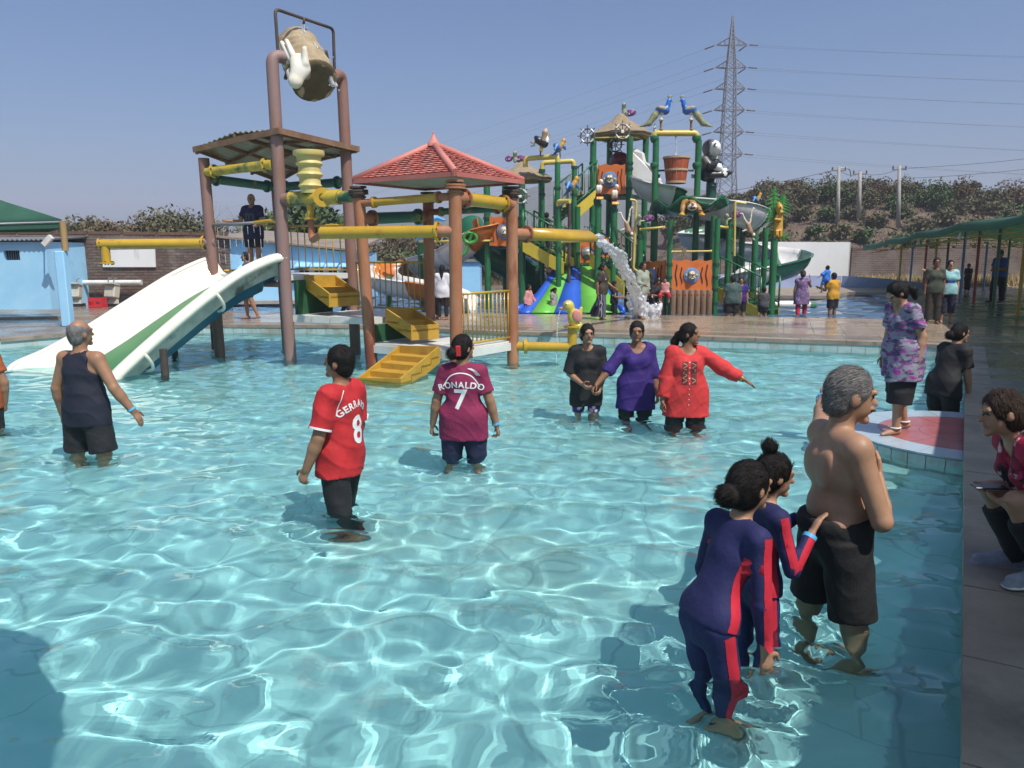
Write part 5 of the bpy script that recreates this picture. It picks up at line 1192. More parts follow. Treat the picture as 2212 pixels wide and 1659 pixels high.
# ================================================================== SPLASH POOL PLAY STRUCTURES
paint('green', (.018, .125, .045), (.03, .17, .065), .3, (.012, .07, .03)); paint('yellow_pipe', (.62, .50, .12), (.55, .42, .08), .35, (.40, .30, .10))
paint('yellow_sheet', (.62, .48, .05), (.58, .42, .04), .45, (.42, .30, .05)); paint('orange', (.62, .14, .025), (.66, .18, .04), .45, (.50, .12, .03))
M('slot_dark', (.05, .02, .01), rough=.8); paint('blue_disc', (.10, .24, .50), (.14, .30, .56), .4); M('monkey_tan', (.52, .42, .24), (.46, .36, .20), 6, .45); M('grey_paint', (.10, .095, .085), (.15, .14, .125), 5, .45)
M('lion_gold', (.42, .32, .13), (.30, .21, .08), 9, .5, .2, 30); M('thatch', (.26, .195, .12), (.34, .265, .17), 9, .95, .9, 45, stretch=(1, 1, .35)); M('thatch_under', (.36, .27, .05), (.30, .22, .05), 3, .7)
M('log', (.17, .10, .055), (.25, .16, .095), 5, .75, .3, 30, stretch=(1, 1, .25)); M('rope', (.42, .10, .045), rough=.8); M('terracotta', (.36, .075, .03), (.44, .11, .045), 4, .5, .1, 30); M('hoop', (.48, .33, .20), rough=.5)
M('peacock_blue', (.02, .11, .44), (.03, .16, .50), 7, .35); M('peacock_tail', (.20, .22, .10), (.30, .30, .18), 14, .6, .3, 60); M('wing_grey', (.36, .33, .26), (.24, .21, .16), 14, .6)
M('tiger', (.42, .21, .04), (.30, .14, .03), 5, .45); M('tiger_stripe', (.035, .02, .012), rough=.5); M('cream', (.68, .62, .50), (.60, .52, .40), 6, .5); M('gold', (.58, .30, .03), rough=.4)
M('macaw_blue', (.03, .12, .34), (.05, .18, .42), 8, .45); M('macaw_yellow', (.55, .30, .04), rough=.45); M('parrot_red', (.26, .018, .02), (.20, .012, .015), 8, .45); M('purple', (.17, .035, .16), (.22, .06, .20), 5, .35)
M('pale_green', (.34, .40, .24), (.28, .34, .18), 7, .5); M('palm', (.03, .20, .03), (.06, .28, .05), 8, .5); M('bear_yellow', (.55, .33, .04), (.48, .24, .03), 6, .45); M('sky_petal', (.10, .36, .70), (.14, .42, .76), 3, .4)
M('maroon', (.16, .02, .022), rough=.4); M('slide_w', (.76, .75, .72), (.68, .66, .62), 2, .25, c3=(.42, .33, .22), scale3=.9, amt3=.66); M('slide_dg', (.012, .10, .045), (.02, .13, .06), 2, .25); M('slide_mg', (.05, .16, .09), (.07, .20, .11), 2, .3); M('slide_or', (.55, .17, .025), (.5, .14, .02), 2, .3)
M('mat_blue', (.02, .09, .48), (.03, .12, .55), 2, .4); M('mat_green', (.13, .47, .06), (.17, .52, .08), 2, .4); M('skin_tan', (.40, .26, .15), (.32, .19, .10), 8, .5); M('ring_green', (.010, .07, .045), rough=.4)
def c4(x, y): return 1015 + .1984 * x, 192 + .1984 * y
def c5(x, y): return 1234.3 + .1984 * x, 192 + .1984 * y
def c6(x, y): return 1015 + .1984 * x, 466.3 + .1984 * y
def c7(x, y): return 1344.1 + .1984 * x, 466.3 + .1984 * y
def c8(x, y): return 1591 + .2811 * x, 329.2 + .2811 * y
class Fr:                                  # frame of a thing: crop pixels + distance -> local point
    def __init__(s, t, conv, Y): s.t = t; s.o = t.location.copy(); s.c = conv; s.Y = Y; s.m = Y / F / (1 / .1984)
    def __call__(s, x, y, dy=0.0): return P(*s.c(x, y), s.Y + dy) - s.o
    def r(s, px): return px * s.m
def post(fr, x, y0, y1, dy, r, par, mat='green', rings=(), name='post', ztop=None):
    p = fr(x, y0, dy); b = Vector((p.x, p.y, .0 - fr.o.z)); tp = fr(x, y1, dy); o = MB().tube([b, Vector((p.x, p.y, tp.z))], r, 14).build(name, M(mat), par)
    for yy in rings:
        q = fr(x, yy, dy); g_ = MB(); g_.lathe([(r * .9, -.04), (r * 1.22, -.04), (r * 1.22, .04), (r * .9, .04)], (p.x, p.y, q.z), 14); g_.build('collar', M('ring_green'), o)
    return o
def Tn(name, label, cat, x, y, conv, Y, group=None, z=None):
    p = P(*conv(x, y), Y); p.z = .125 if z is None else z
    return thing(name, label, cat, p, 0, group)
def wavy_panel(name, fr, x0, x1, y0, y1, dy0, dy1, par, mat='orange', face=None, slots=((.12, .18), (.88, .82), (.25, .3), (.75, .7))):
    a, c, d, e = fr(x0, y1, dy0), fr(x1, y1, dy1), fr(x1, y0, dy1), fr(x0, y0, dy0); n_ = 24; pts = []
    u = c - a; v = e - a; W = u.length; H = v.length
    for i in range(n_ + 1): t = i / n_; pts.append(a + u * t + v * (.012 * math.sin(t * 20)))
    for i in range(6): t = (i + .5) / 6; pts.append(c + v * t + u * (.008 * math.sin(t * 14)))
    for i in range(n_ + 1): t = 1 - i / n_; pts.append(a + u * t + v * (1 + .022 * math.sin(t * 19 + 1)))
    for i in range(6): t = 1 - (i + .5) / 6; pts.append(a + v * t - u * (.008 * math.sin(t * 14)))
    nn = Vector((u.y, -u.x, 0)).normalized(); nn = nn if nn.y < 0 else -nn
    o = MB().slab(pts, -nn * .04).build(name, M(mat), par)
    for s0_, s1_ in ((.13, 1), (.25, 1), (.75, -1), (.87, -1)):
        L_ = (.36 if s0_ in (.13, .87) else .27); ps = [a + u * (s0_ + .018 * math.sin(k / 10 * 7 + 1)) + v * (.5 - L_ + 2 * L_ * k / 10) + nn * .012 for k in range(11)]
        MB().tube(ps, W * .014, 6, flat=.4).build('slot', M('slot_dark'), o)
    cen_ = a + u * .5 + v * .5 + nn * .02; R = H * .26
    dsk = MB().lathe([(0, .03), (R * .8, .03), (R, .015), (R, -.02)], cen_, 26, nn).build('disc', M('blue_disc'), o)
    def fp(x, y, z=0.0): return cen_ + u.normalized() * x * R + v.normalized() * y * R + nn * (z * R + .02)
    s = Sdf(R * .07)
    if face == 'monkey':
        s.ell(fp(0, .12, .05), (R * .56, R * .3, R * .6), None, 1, R * .05).ell(fp(0, -.32, .18), (R * .48, R * .28, R * .38), None, 0, R * .05).ell(fp(-.16, .18, .28), (R * .24, R * .16, R * .3), None, 0, .01).ell(fp(.16, .18, .28), (R * .24, R * .16, R * .3), None, 0, .01)
        for k in (-1, 1): s.ell(fp(.68 * k, .0, .02), (R * .2, R * .12, R * .24), None, 0, .01); s.ell(fp(.14 * k, .15, .5), (R * .10, R * .08, R * .13), None, 2, 0); s.ell(fp(.13 * k, .12, .6), (R * .05, R * .05, R * .06), None, 3, 0)
        s.ell(fp(0, -.14, .5), (R * .12, R * .1, R * .07), None, 1, 0).ell(fp(0, -.45, .45), (R * .26, R * .08, R * .1), None, 3, 0).ell(fp(0, -.43, .49), (R * .2, R * .07, R * .05), None, 2, 0)
        s.build('monkey_face', [M('monkey_tan'), M('grey_paint'), M('white_paint'), M('black_paint')], dsk)
    else:
        for k in range(13): an = 6.283 * k / 13; s.ell(fp(.5 * math.cos(an), .52 * math.sin(an), .02), (R * .26, R * .18, R * .26), None, 1, R * .04)
        s.ell(fp(0, .1, .12), (R * .42, R * .3, R * .46), None, 0, R * .05).ell(fp(0, -.26, .25), (R * .3, R * .28, R * .26), None, 0, R * .05).ell(fp(0, -.1, .5), (R * .12, R * .1, R * .08), None, 3, 0).ell(fp(0, -.42, .42), (R * .2, R * .08, R * .05), None, 3, 0)
        for k in (-1, 1): s.ell(fp(.17 * k, .16, .36), (R * .08, R * .08, R * .07), None, 3, 0)
        s.build('lion_face', [M('cream'), M('lion_gold'), M('white_paint'), M('black_paint')], dsk)
    return o
def stairs(label, fr, top, bot, width, n_, rail=.95, stringer=.34, mat='yellow_sheet', group='green and yellow staircases'):
    t = fr.t; a, c = Vector(top), Vector(bot); d = c - a; hor = Vector((d.x, d.y, 0)).normalized(); sd = Vector((-hor.y, hor.x, 0)) * width / 2
    for s_ in (-1, 1):
        p, q = a + sd * s_, c + sd * s_; MB().slab([p + Vector((0, 0, -stringer)), q + Vector((0, 0, -stringer)), q + Vector((0, 0, .06)), p + Vector((0, 0, .06))], sd.normalized() * .04 * s_).build('stringer', M(mat), t)
        for h in (rail, rail * .55 if False else .18): MB().tube([p + Vector((0, 0, h)), q + Vector((0, 0, h))], .024, 8).build('rail', M('green'), t)
        k = max(4, int(d.length / .17))
        for i in range(k + 1): w = p.lerp(q, i / k); MB().tube([w + Vector((0, 0, .06)), w + Vector((0, 0, rail))], .012 if 0 < i < k else .028, 6).build('baluster', M('green'), t)
    for i in range(n_): w = a.lerp(c, (i + .5) / n_); MB().box((0, 0, 0), (width, .28, .04)).build('tread', M('green'), t).matrix_local = Matrix.Translation(w + Vector((0, 0, -.05))) @ Matrix.Rotation(math.atan2(sd.y, sd.x), 4, 'Z')
# ------------------------------------------------------------------ kiosk with the leaf roof
ks = Tn('leaf_roof_kiosk', 'kiosk with orange monkey panel, log fence and green leaf roof', 'kiosk', 760, 1050, c7, 22.5); f7 = Fr(ks, c7, 22.5)
for x, dy, y1 in ((500, 0, 40), (1003, -.05, 30), (1330 - 190, 1.6, 60), (340, 1.5, 60), (960, .4, 0)): post(f7, x, 1048, y1, dy, .078, ks, rings=(530, 670, 800, 950) if dy < .1 else ())
wavy_panel('wavy_panel', f7, 530, 975, 485, 808, -.02, -.05, ks, face='monkey'); wavy_panel('wavy_panel', f7, 190, 462, 505, 812, 1.3, .1, ks, face='lion')
for i in range(7):
    p = f7(548 + i * 65.5, 1052, -.1); q = f7(548 + i * 65.5, 806, -.1); r = f7.r(33)
    lg = MB().lathe([(0, p.z - .1), (r, p.z - .1), (r * 1.02, (p.z + q.z) / 2), (r, q.z - .03), (r * .8, q.z), (0, q.z)], (p.x, p.y, 0), 12).build('log', M('log'), ks)
    for k in (-1, 1): z = q.z - .13; MB().tube([(p.x - r * 1.05, p.y - r * .2, z + .07 * k), (p.x, p.y - r * 1.08, z), (p.x + r * 1.05, p.y - r * .2, z - .07 * k)], .012, 5).build('rope', M('rope'), lg)
for i in range(2):
    p = f7(392 + i * 34, 1052, .5 - .3 * i); q = f7(392 + i * 34, 812, .5 - .3 * i); MB().lathe([(0, p.z - .1), (.13, p.z - .1), (.13, q.z - .03), (.1, q.z), (0, q.z)], (p.x, p.y, 0), 12).build('log', M('log'), ks)
pipe('spray_bar', [f7(540, 390, -.03), f7(968, 384, -.08)], .028, 'yellow_pipe', ks, (0, 1), seg=10)
# leaf roof: wavy dish
f5 = Fr(ks, c5, 22.5); vs, fs = [], []; N1, N2 = 28, 9; lc_ = f5(1290, 1345, 1.2)
for j in range(N2 + 1):
    for i in range(N1):
        an = 6.283 * i / N1; rr = j / N2; ru = f5.r(430) * (1 + .06 * math.sin(3 * an)); rv = 1.35 * (1 + .07 * math.cos(5 * an))
        vs.append(lc_ + Vector((ru * rr * math.cos(an), rv * rr * math.sin(an), .34 * rr ** 3 * (1 + .45 * math.sin(6 * an + .6)) - .08 + .04 * math.cos(an))))
for j in range(N2):
    for i in range(N1): a = j * N1 + i; c = j * N1 + (i + 1) % N1; fs.append((a, c, c + N1, a + N1))
lr = mk('leaf_roof', vs, fs, M('slide_dg'), ks, True); so = lr.modifiers.new('t', 'SOLIDIFY'); so.thickness = .05; so.offset = -1
# stairs at the right of the kiosk
st = Tn('staircase', 'green railed staircase with yellow sides right beside the log fence kiosk', 'staircase', 1600, 1040, c7, 22.6, 'green and yellow staircases'); f = Fr(st, c7, 22.6)
stairs('', f, f(1060, 740, 1.0), f(1600, 1020, -.3), 1.0, 7)
for x, y1, dy in ((1520, 130, .9), (1625, 250, .3), (1410, 190, 1.8), (1130, 80, 1.2)): post(f, x, 1040, y1, dy, .085, st)
# ------------------------------------------------------------------ bucket frame
bf = Tn('bucket_frame', 'green posts with a yellow arched pipe holding a red bucket', 'frame', 1130, 1280, c5, 24.6); f = Fr(bf, c5, 24.6)
for x in (905, 1363):
    post(f, x, 1280, 560, 0, .10, bf); g_ = MB()
    for yy, ra in ((840, .125), (548, .13)):
        g_ = MB(); q = f(x, yy); g_.lathe([(.09, -.10), (ra, -.03), (ra * 1.12, .02), (ra, .09), (.09, .11)], q, 14); g_.build('collar', M('green'), bf)

pipe('arch_pipe', bend([f(905, 560), f(905, 482), f(1365, 482), f(1365, 560)], .30, 8), .092, 'yellow_pipe', bf, seg=14)
pipe('nozzle', [f(1137, 500), f(1137, 525)], .03, 'yellow_pipe', bf, seg=8)
for x, x2 in ((950, 1010), (1330, 1255)): MB().tube([f(x, 890), f(x2, 888)], .03, 8).build('axle', M('dark_iron'), bf); MB().slab([f(x - 18, 930), f(x + 18, 930), f(x + 14, 970), f(x - 14, 970)], (0, .12, 0)).build('bracket', M('green'), bf)
bk = Tn('wooden_bucket', 'tapered red wooden bucket hanging below the yellow arched pipe', 'bucket', 1137, 1030, c5, 24.5); f = Fr(bk, c5, 24.5); bk.location.z = P(*c5(1137, 1030), 24.5).z; f.o = bk.location.copy()
H_ = f(1137, 742).z; r0, r1 = f.r(100), f.r(136)
for i in range(18):                        # staves
    a0, a1 = 6.283 * i / 18 + .012, 6.283 * (i + 1) / 18 - .012; vs = []
    for z, r in ((0, r0), (H_, r1)):
        for rr in (r - .04, r + random.uniform(-.004, .006)):
            for k in range(3): an = a0 + (a1 - a0) * k / 2; vs.append((rr * math.cos(an), rr * math.sin(an), z))
    fs = [(3, 4, 10, 9), (4, 5, 11, 10), (0, 6, 7, 1), (1, 7, 8, 2), (6, 9, 10, 7), (7, 10, 11, 8), (0, 1, 4, 3), (1, 2, 5, 4), (0, 3, 9, 6), (2, 8, 11, 5)]
    mk('stave', vs, fs, M('terracotta'), bk)
for z, r in ((.03, r0), (H_ * .5, (r0 + r1) / 2), (H_ - .025, r1)): MB().lathe([(r, -.035), (r + .022, -.03), (r + .024, .03), (r, .035)], (0, 0, z), 26).build('hoop', M('hoop'), bk)
MB().lathe([(0, 0.02), (r0 - .03, .02)], (0, 0, 0), 20).build('bottom', M('terracotta'), bk)
# ------------------------------------------------------------------ thatched towers
def ship_wheel(fr, x, y, r, par, dy=0.0, ang=0.0):
    q = fr(x, y, dy); R = fr.r(r); n_ = Vector((math.sin(ang), -math.cos(ang), 0)); u = Vector((math.cos(ang), math.sin(ang), 0)); w = Vector((0, 0, 1)); rm = MB(); k = 24
    pts = [q + (u * math.cos(6.283 * i / k) + w * math.sin(6.283 * i / k)) * R * .86 for i in range(k + 1)]
    rim = rm.tube(pts, R * .12, 8, cap=False).build('wheel_rim', M('grey_paint'), par)
    for i in range(8): an = 6.283 * i / 8; d = u * math.cos(an) + w * math.sin(an); MB().tube([q, q + d * R * .98, q + d * R * 1.28], [R * .06, R * .05, R * .07], 6).build('wheel_spoke', M('dark_iron'), rim)
    MB().lathe([(0, .06), (R * .2, .05), (R * .24, 0), (R * .24, -.04), (0, -.04)], q, 14, n_).build('wheel_hub', M('white_paint'), rim)
    for i in range(4): a0 = 6.283 * i / 4 + .45; MB().tube([q + n_ * R * .05 + (u * math.cos(a0 + .09 * j) + w * math.sin(a0 + .09 * j)) * R * .86 for j in range(8)], R * .11, 6).build('white_band', M('white_paint'), rim)
def thatch(fr, apex, x0, x1, ye, dys, par, sides=8):
    ap = fr(*apex); cx = (x0 + x1) / 2; c = fr(cx, ye); R = fr.r((x1 - x0) / 2); b = MB(); prof = [(R, 0), (R * .80, .20), (R * .55, .42), (R * .30, .70), (R * .13, .95), (R * .10, 1.0)]
    H = ap.z - c.z; vs, fs = [], []; rng = np.random.default_rng(int(x0))
    for j, (r, h) in enumerate(prof):
        for i in range(32):
            an = 6.283 * i / 32 + .2; poly = 1 / max(.92, math.cos(((an + .39) % (6.283 / sides)) - 3.1416 / sides)) * .97
            vs.append((c.x + r * poly * math.cos(an), ap.y + r * poly * math.sin(an), c.z + H * h + (rng.normal() * .012)))
    for j in range(len(prof) - 1):
        for i in range(32): a = j * 32 + i; d = j * 32 + (i + 1) % 32; fs.append((a, d, d + 32, a + 32))
    nb = len(vs); vs += [(v[0] * 1 + (c.x - v[0]) * .03, v[1] + (ap.y - v[1]) * .03, v[2] - .10) for v in vs[:32]]; fs += [(i, (i + 1) % 32, nb + (i + 1) % 32, nb + i) for i in range(32)]; fs.append(tuple(range((len(prof) - 1) * 32, len(prof) * 32)))
    ro = mk('thatched_roof', vs, fs, M('thatch'), par, True); vs2 = vs[nb:]; apv = (c.x, ap.y, c.z + H * .35); mk('roof_lining', vs2 + [apv], [(i, 32, (i + 1) % 32) for i in range(32)], M('thatch_under'), ro)
    return ro, Vector((c.x, ap.y, ap.z))
tt = Tn('thatched_tower', 'tall green tower with thatched roof and ship wheels above the staircase', 'tower', 420, 1300, c5, 26.2); f = Fr(tt, c5, 26.2)
ro, apx1 = thatch(f, (575, 275, .6), 240, 885, 470, 0, tt)
for x, dy in ((228, -.1), (405, 1.5), (620, -.3), (790, 1.1)): post(f, x, 1500, 520, dy, .105, tt, rings=(810, 870, 1085) if dy < .5 else ())
wavy_panel('wavy_panel', f, 247, 588, 825, 1145, -.15, -.32, tt, face='monkey')
MB().prism([(f(228, 1160, -.1).x, f(228, 1160, -.1).y), (f(640, 1160, -.3).x, f(640, 1160, -.3).y), (f(800, 1160, 1.2).x, f(800, 1160, 1.2).y), (f(405, 1160, 1.5).x, f(405, 1160, 1.5).y)], f(400, 1180).z, f(400, 1150).z).build('platform', M('ring_green'), tt)
ship_wheel(f, 175, 510, 82, tt, -.25, -.25); ship_wheel(f, 556, 465, 84, tt, -.55, .05); ship_wheel(f, 480, 612, 80, tt, 1.0, -.5); ship_wheel(f, 908, 455, 60, tt, 1.0, 1.25)
MB().tube([f(210, 540, -.15), f(620, 520, -.35)], .03, 6).build('ring_bar', M('yellow_pipe'), tt); MB().tube([f(620, 520, -.35), f(800, 540, 1.1)], .03, 6).build('ring_bar', M('yellow_pipe'), tt)
s = Sdf(.035); s.cap(f(515, 900, .9), f(515, 780, .9), f.r(85), f.r(85), 0, .05).ell(f(530, 790, .9), (f.r(110), .5, f.r(95)), None, 0, .1); s.build('dome', M('maroon'), tt)
hood = MB().slab([f(640, 668, .1), f(690, 652, .1), f(765, 700, .0), f(782, 790, .0), f(880, 860, -.2), f(950, 985, -.25), f(952, 1020, -.25), f(640, 1000, .0)], (.1, .06, 0)); hood.build('slide_mouth', M('slide_w'), tt); hood = MB().slab([f(640, 668, 1.2), f(690, 652, 1.2), f(765, 700, 1.1), f(782, 790, 1.1), f(880, 860, .9), f(950, 985, .8), f(952, 1020, .8), f(640, 1000, 1.1)], (.1, .06, 0))
hood.build('slide_mouth', M('slide_w'), tt); MB().slab([f(690, 655, .12), f(765, 702, .02), f(765, 702, 1.1), f(690, 655, 1.2)], (0, 0, .04)).build('mouth_roof', M('slide_w'), tt); MB().slab([f(785, 795, .02), f(882, 865, -.18), f(882, 865, .9), f(785, 795, 1.1)], (0, 0, .04)).build('mouth_roof', M('slide_w'), tt)
t2 = Tn('thatched_tower', 'low green tower with thatched roof and orange lion panel behind the pavilion', 'tower', 400, 1700, c4, 25.0); f = Fr(t2, c4, 25.0)
ro, apx2 = thatch(f, (510, 795, .5), 265, 900, 960, 0, t2)
for x, dy in ((195, .2), (570, -.3), (390, 1.6), (780, .9)): post(f, x, 2100, 1010, dy, .105, t2, rings=(1410, 1520) if dy < .5 else ())
wavy_panel('wavy_panel', f, 215, 540, 1395, 1710, -.05, -.3, t2, face='lion'); ship_wheel(f, 545, 1168, 84, t2, -.55, .1)
MB().prism([(f(195, 1720, .2).x, f(195, 1720, .2).y), (f(600, 1720, -.3).x, f(600, 1720, -.3).y), (f(780, 1720, 1.0).x, f(780, 1720, 1.0).y), (f(390, 1720, 1.6).x, f(390, 1720, 1.6).y)], f(400, 1740).z, f(400, 1712).z).build('platform', M('ring_green'), t2)
# ------------------------------------------------------------------ staircases
st = Tn('staircase', 'green railed staircase with yellow sides climbing to the tall thatched tower', 'staircase', 1150, 1500, c4, 25.6, 'green and yellow staircases'); f = Fr(st, c4, 25.6); stairs('', f, f(1300, 1120, .4), f(990, 1390, .0), 1.0, 8)
for x, dy in ((950, -.2), (1165, .3)): post(f, x, 2200, 1420, dy, .07, st)
st = Tn('staircase', 'green railed staircase with yellow sides going down behind the wide blue slide', 'staircase', 800, 560, c6, 24.6, 'green and yellow staircases'); f = Fr(st, c6, 24.6); stairs('', f, f(640, 270, .3), f(1080, 520, -.2), 1.0, 8)
MB().slab([f(985, 370, -.3), f(1135, 460, -.3), f(1135, 545, -.3), f(985, 545, -.3)], (0, .5, 0)).build('landing_side', M('yellow_sheet'), st)
st = Tn('staircase', 'green railed staircase with yellow sides beside the orange lion panel of the kiosk', 'staircase', 1600, 760, c6, 23.8, 'green and yellow staircases'); f = Fr(st, c6, 23.8); stairs('', f, f(1420, 420, .6), f(1790, 740, -.3), 1.0, 8)
for x, dy, y1 in ((1390, .2, -100), (1165, .8, -100), (965, .5, -60)): post(f, x, 1000, y1, dy, .085, st, rings=(170, 410))
pn = Tn('orange_panel', 'orange wavy panel between the staircases behind the wide blue slide', 'panel', 1280, 520, c6, 24.9); f = Fr(pn, c6, 24.9); wavy_panel('wavy_board', f, 1198, 1362, 285, 518, 0, 0, pn, face='lion'); MB().beam(f(1190, 520), f(1370, 520), .06).build('bottom_rail', M('green'), pn)
pn = Tn('orange_panel', 'orange wavy panel beside the green post behind the falling water', 'panel', 1470, 460, c6, 25.2); f = Fr(pn, c6, 25.2); wavy_panel('wavy_board', f, 1425, 1525, 240, 470, 0, .3, pn, face='lion'); MB().beam(f(1420, 475), f(1530, 475, .3), .06).build('bottom_rail', M('green'), pn)
# ------------------------------------------------------------------ wide blue and green slide
ws = Tn('wide_slide', 'wide family slide with blue and bright green lanes', 'slide', 1100, 1060, c6, 21.9); f = Fr(ws, c6, 21.9)
tl_, tr_ = f(950, 560, 3.0), f(1370, 555, 3.0); bl_, br_2 = f(530, 1075, .05), f(1670, 1075, 0)
K = 14
def lane(u0, u1, mat, name='lane'):
    vs, fs = [], []
    for i in range(K + 1):
        t = i / K; a, c = tl_.lerp(bl_, t), tr_.lerp(br_2, t); z = tl_.z + (bl_.z + .03 - tl_.z) * (1 - (1 - t) ** 1.7) if t > .12 else tl_.z - .02
        if t <= .12: z = tl_.z - .05 * t
        z = tl_.z + (bl_.z + .03 - tl_.z) * (0 if t < .1 else ((t - .1) / .9) ** .8)
        for u in (u0, u1): p = a.lerp(c, u); vs.append((p.x, p.y, z))
    fs = [(2 * i, 2 * i + 1, 2 * i + 3, 2 * i + 2) for i in range(K)]; o = mk(name, vs, fs, M(mat), ws, True); so = o.modifiers.new('t', 'SOLIDIFY'); so.thickness = .03; return vs
for u0, u1, mt in ((.0, .12, 'mat_blue'), (.12, .34, 'mat_green'), (.34, .60, 'mat_blue'), (.60, .97, 'mat_green'), (.97, 1.0, 'mat_blue')): e = lane(u0 + .002, u1 - .002, mt)
MB().slab([f(945, 700, 2.55), f(1385, 700, 2.5), f(1368, 606, 2.75), f(950, 606, 2.75)], (0, 0, .03)).build('top_mat', M('mat_blue'), ws)
for pts, off in ((( (945, 505, 3.0), (900, 680, 2.5), (700, 870, 1.4), (522, 985, .1)), -1), (((1372, 495, 3.0), (1395, 680, 2.4), (1520, 870, 1.3), (1672, 1000, .05)), 1)):
    pp = spline([f(*q) for q in pts], 5); vs, fs = [], []
    for i, p in enumerate(pp): t = i / (len(pp) - 1); vs += [p, Vector((p.x + off * .02, p.y, p.z - .75 * (1 - t) - .25))]
    fs = [(2 * i, 2 * i + 1, 2 * i + 3, 2 * i + 2) for i in range(len(pp) - 1)]; o = mk('side_wall', vs, fs, M('mat_blue'), ws, True); so = o.modifiers.new('t', 'SOLIDIFY'); so.thickness = .10; so.offset = 0
MB().slab([f(940, 548, 3.1), f(1375, 548, 3.1), f(1375, 605, 3.1), f(940, 605, 3.1)], (0, .05, 0)).build('top_board', M('green'), ws)
# ------------------------------------------------------------------ spiral slides
def trough(t, name, pts, w, h, mats, o, bank=.0, nseg=5, lip=.07):
    pp = spline(pts, nseg); n_ = len(pp); k = 11; per = max(2, n_ // len(mats) + 1)
    secs = []
    for i in range(n_):
        tn = (pp[min(i + 1, n_ - 1)] - pp[max(i - 1, 0)]); tn.z = 0; tn = tn.normalized() if tn.length > 1e-6 else Vector((1, 0, 0)); sd = Vector((-tn.y, tn.x, 0)); sec = []
        for j in range(k):
            an = math.pi * (1.0 + j / (k - 1)); sec.append(pp[i] + sd * (w / 2 * math.cos(an)) + Vector((0, 0, h * math.sin(an) + h * .3 * abs(math.cos(an)) - o.z * 0)))
        sec.insert(0, sec[0] - sd * lip + Vector((0, 0, -.03))); sec.append(sec[-1] + sd * lip + Vector((0, 0, -.03))); secs.append(sec)
    m = len(secs[0]); i0 = 0
    for mi, mt in enumerate(mats):
        i1 = n_ - 1 if mi == len(mats) - 1 else min(n_ - 1, i0 + per - 1); vs = [q - o for i in range(i0, i1 + 1) for q in secs[i]]
        fs = [(a * m + j, a * m + j + 1, (a + 1) * m + j + 1, (a + 1) * m + j) for a in range(i1 - i0) for j in range(m - 1)]
        if fs:
            q = mk(name, vs, fs, M(mt), t, True); so = q.modifiers.new('t', 'SOLIDIFY'); so.thickness = .03; so.offset = 0
            MB().tube([v - o for v in secs[i1]], .035, 6).build('joint_flange', M(mt), q)
        i0 = i1
        if i0 >= n_ - 1: break
gs_ = Tn('spiral_slide', 'green and white spiral slide winding down from the tall thatched tower', 'slide', 1600, 1600, c5, 26.0); o = gs_.location.copy()
trough(gs_, 'trough_section', [P(1385, 392, 25.9), P(1430, 412, 25.4), P(1480, 432, 25.6), P(1535, 440, 24.6), P(1590, 450, 24.4), P(1625, 466, 25.3), P(1622, 478, 27), P(1570, 488, 28.3), P(1520, 500, 28.6), P(1500, 515, 28.2), P(1560, 530, 28.9), P(1640, 538, 29.2), P(1700, 549, 28.4), P(1715, 562, 26.6), P(1670, 578, 25.4), P(1610, 592, 25.0), P(1560, 612, 25.2), P(1545, 640, 25.4)],
       1.1, .52, ['slide_w', 'slide_dg', 'slide_w', 'slide_w', 'slide_dg', 'slide_dg', 'slide_mg', 'slide_w', 'slide_w', 'slide_w', 'slide_mg', 'slide_dg', 'slide_w', 'slide_w'], o)
for x, y, Y in ((1605, 470, 26.4), (1650, 560, 27.2), (1540, 500, 27.4), (1590, 550, 27.6)):
    p = P(x, y, Y) - o; MB().tube([(p.x, p.y, -.1), (p.x, p.y, p.z + .05)], .10, 12).build('support_post', M('green'), gs_)
os_ = Tn('spiral_slide', 'orange and white spiral slide winding down behind the red roofed pavilion', 'slide', 200, 2200, c4, 26.0); o = os_.location.copy()
trough(os_, 'trough_section', [P(1062, 478, 25.6), P(1040, 500, 25.2), P(1005, 530, 25.6), P(965, 552, 26.6), P(910, 564, 28.0), P(860, 574, 28.2), P(825, 586, 27.2), P(825, 602, 25.6), P(870, 612, 24.4), P(935, 622, 23.9), P(990, 636, 23.7), P(1020, 652, 23.6)], 1.1, .46, ['slide_or', 'slide_w', 'slide_w', 'slide_or', 'slide_w', 'slide_w', 'slide_or', 'slide_w'], o)
for x, y, Y in ((840, 600, 26.6), (918, 560, 26.6), (990, 560, 26.2)): p = P(x, y, Y) - o; MB().tube([(p.x, p.y, -.1), (p.x, p.y, p.z + .05)], .09, 12).build('support_post', M('green'), os_)
ts = Tn('tube_slide', 'dark green closed tube slide curving down behind the lion panel', 'slide', 700, 2200, c4, 27.0); o = ts.location.copy()
MB().tube([q - o for q in spline([P(1015, 490, 27.5), P(1030, 520, 27), P(1070, 555, 26.8), P(1120, 580, 26.5), P(1150, 605, 25.8), P(1155, 640, 25.2)], 5)], .5, 18).build('tube', M('slide_dg'), ts); MB().tube([(0, 0, -.1), P(1095, 570, 26.7) - o], .09, 10).build('support_post', M('ring_green'), ts)
le = Tn('slide_end', 'cream slide run-out with a rounded green end lying in the splash pool', 'slide', 1890, 1005, c7, 24.4); f = Fr(le, c7, 24.4)
MB().tube([f(1655, 965), f(2035, 972)], f.r(42), 16).build('tube', M('slide_w'), le); s = Sdf(.03); s.cap(f(2040, 972), f(2085, 975), f.r(42), f.r(36), 0, 0); s.build('end_cap', M('slide_mg'), le)
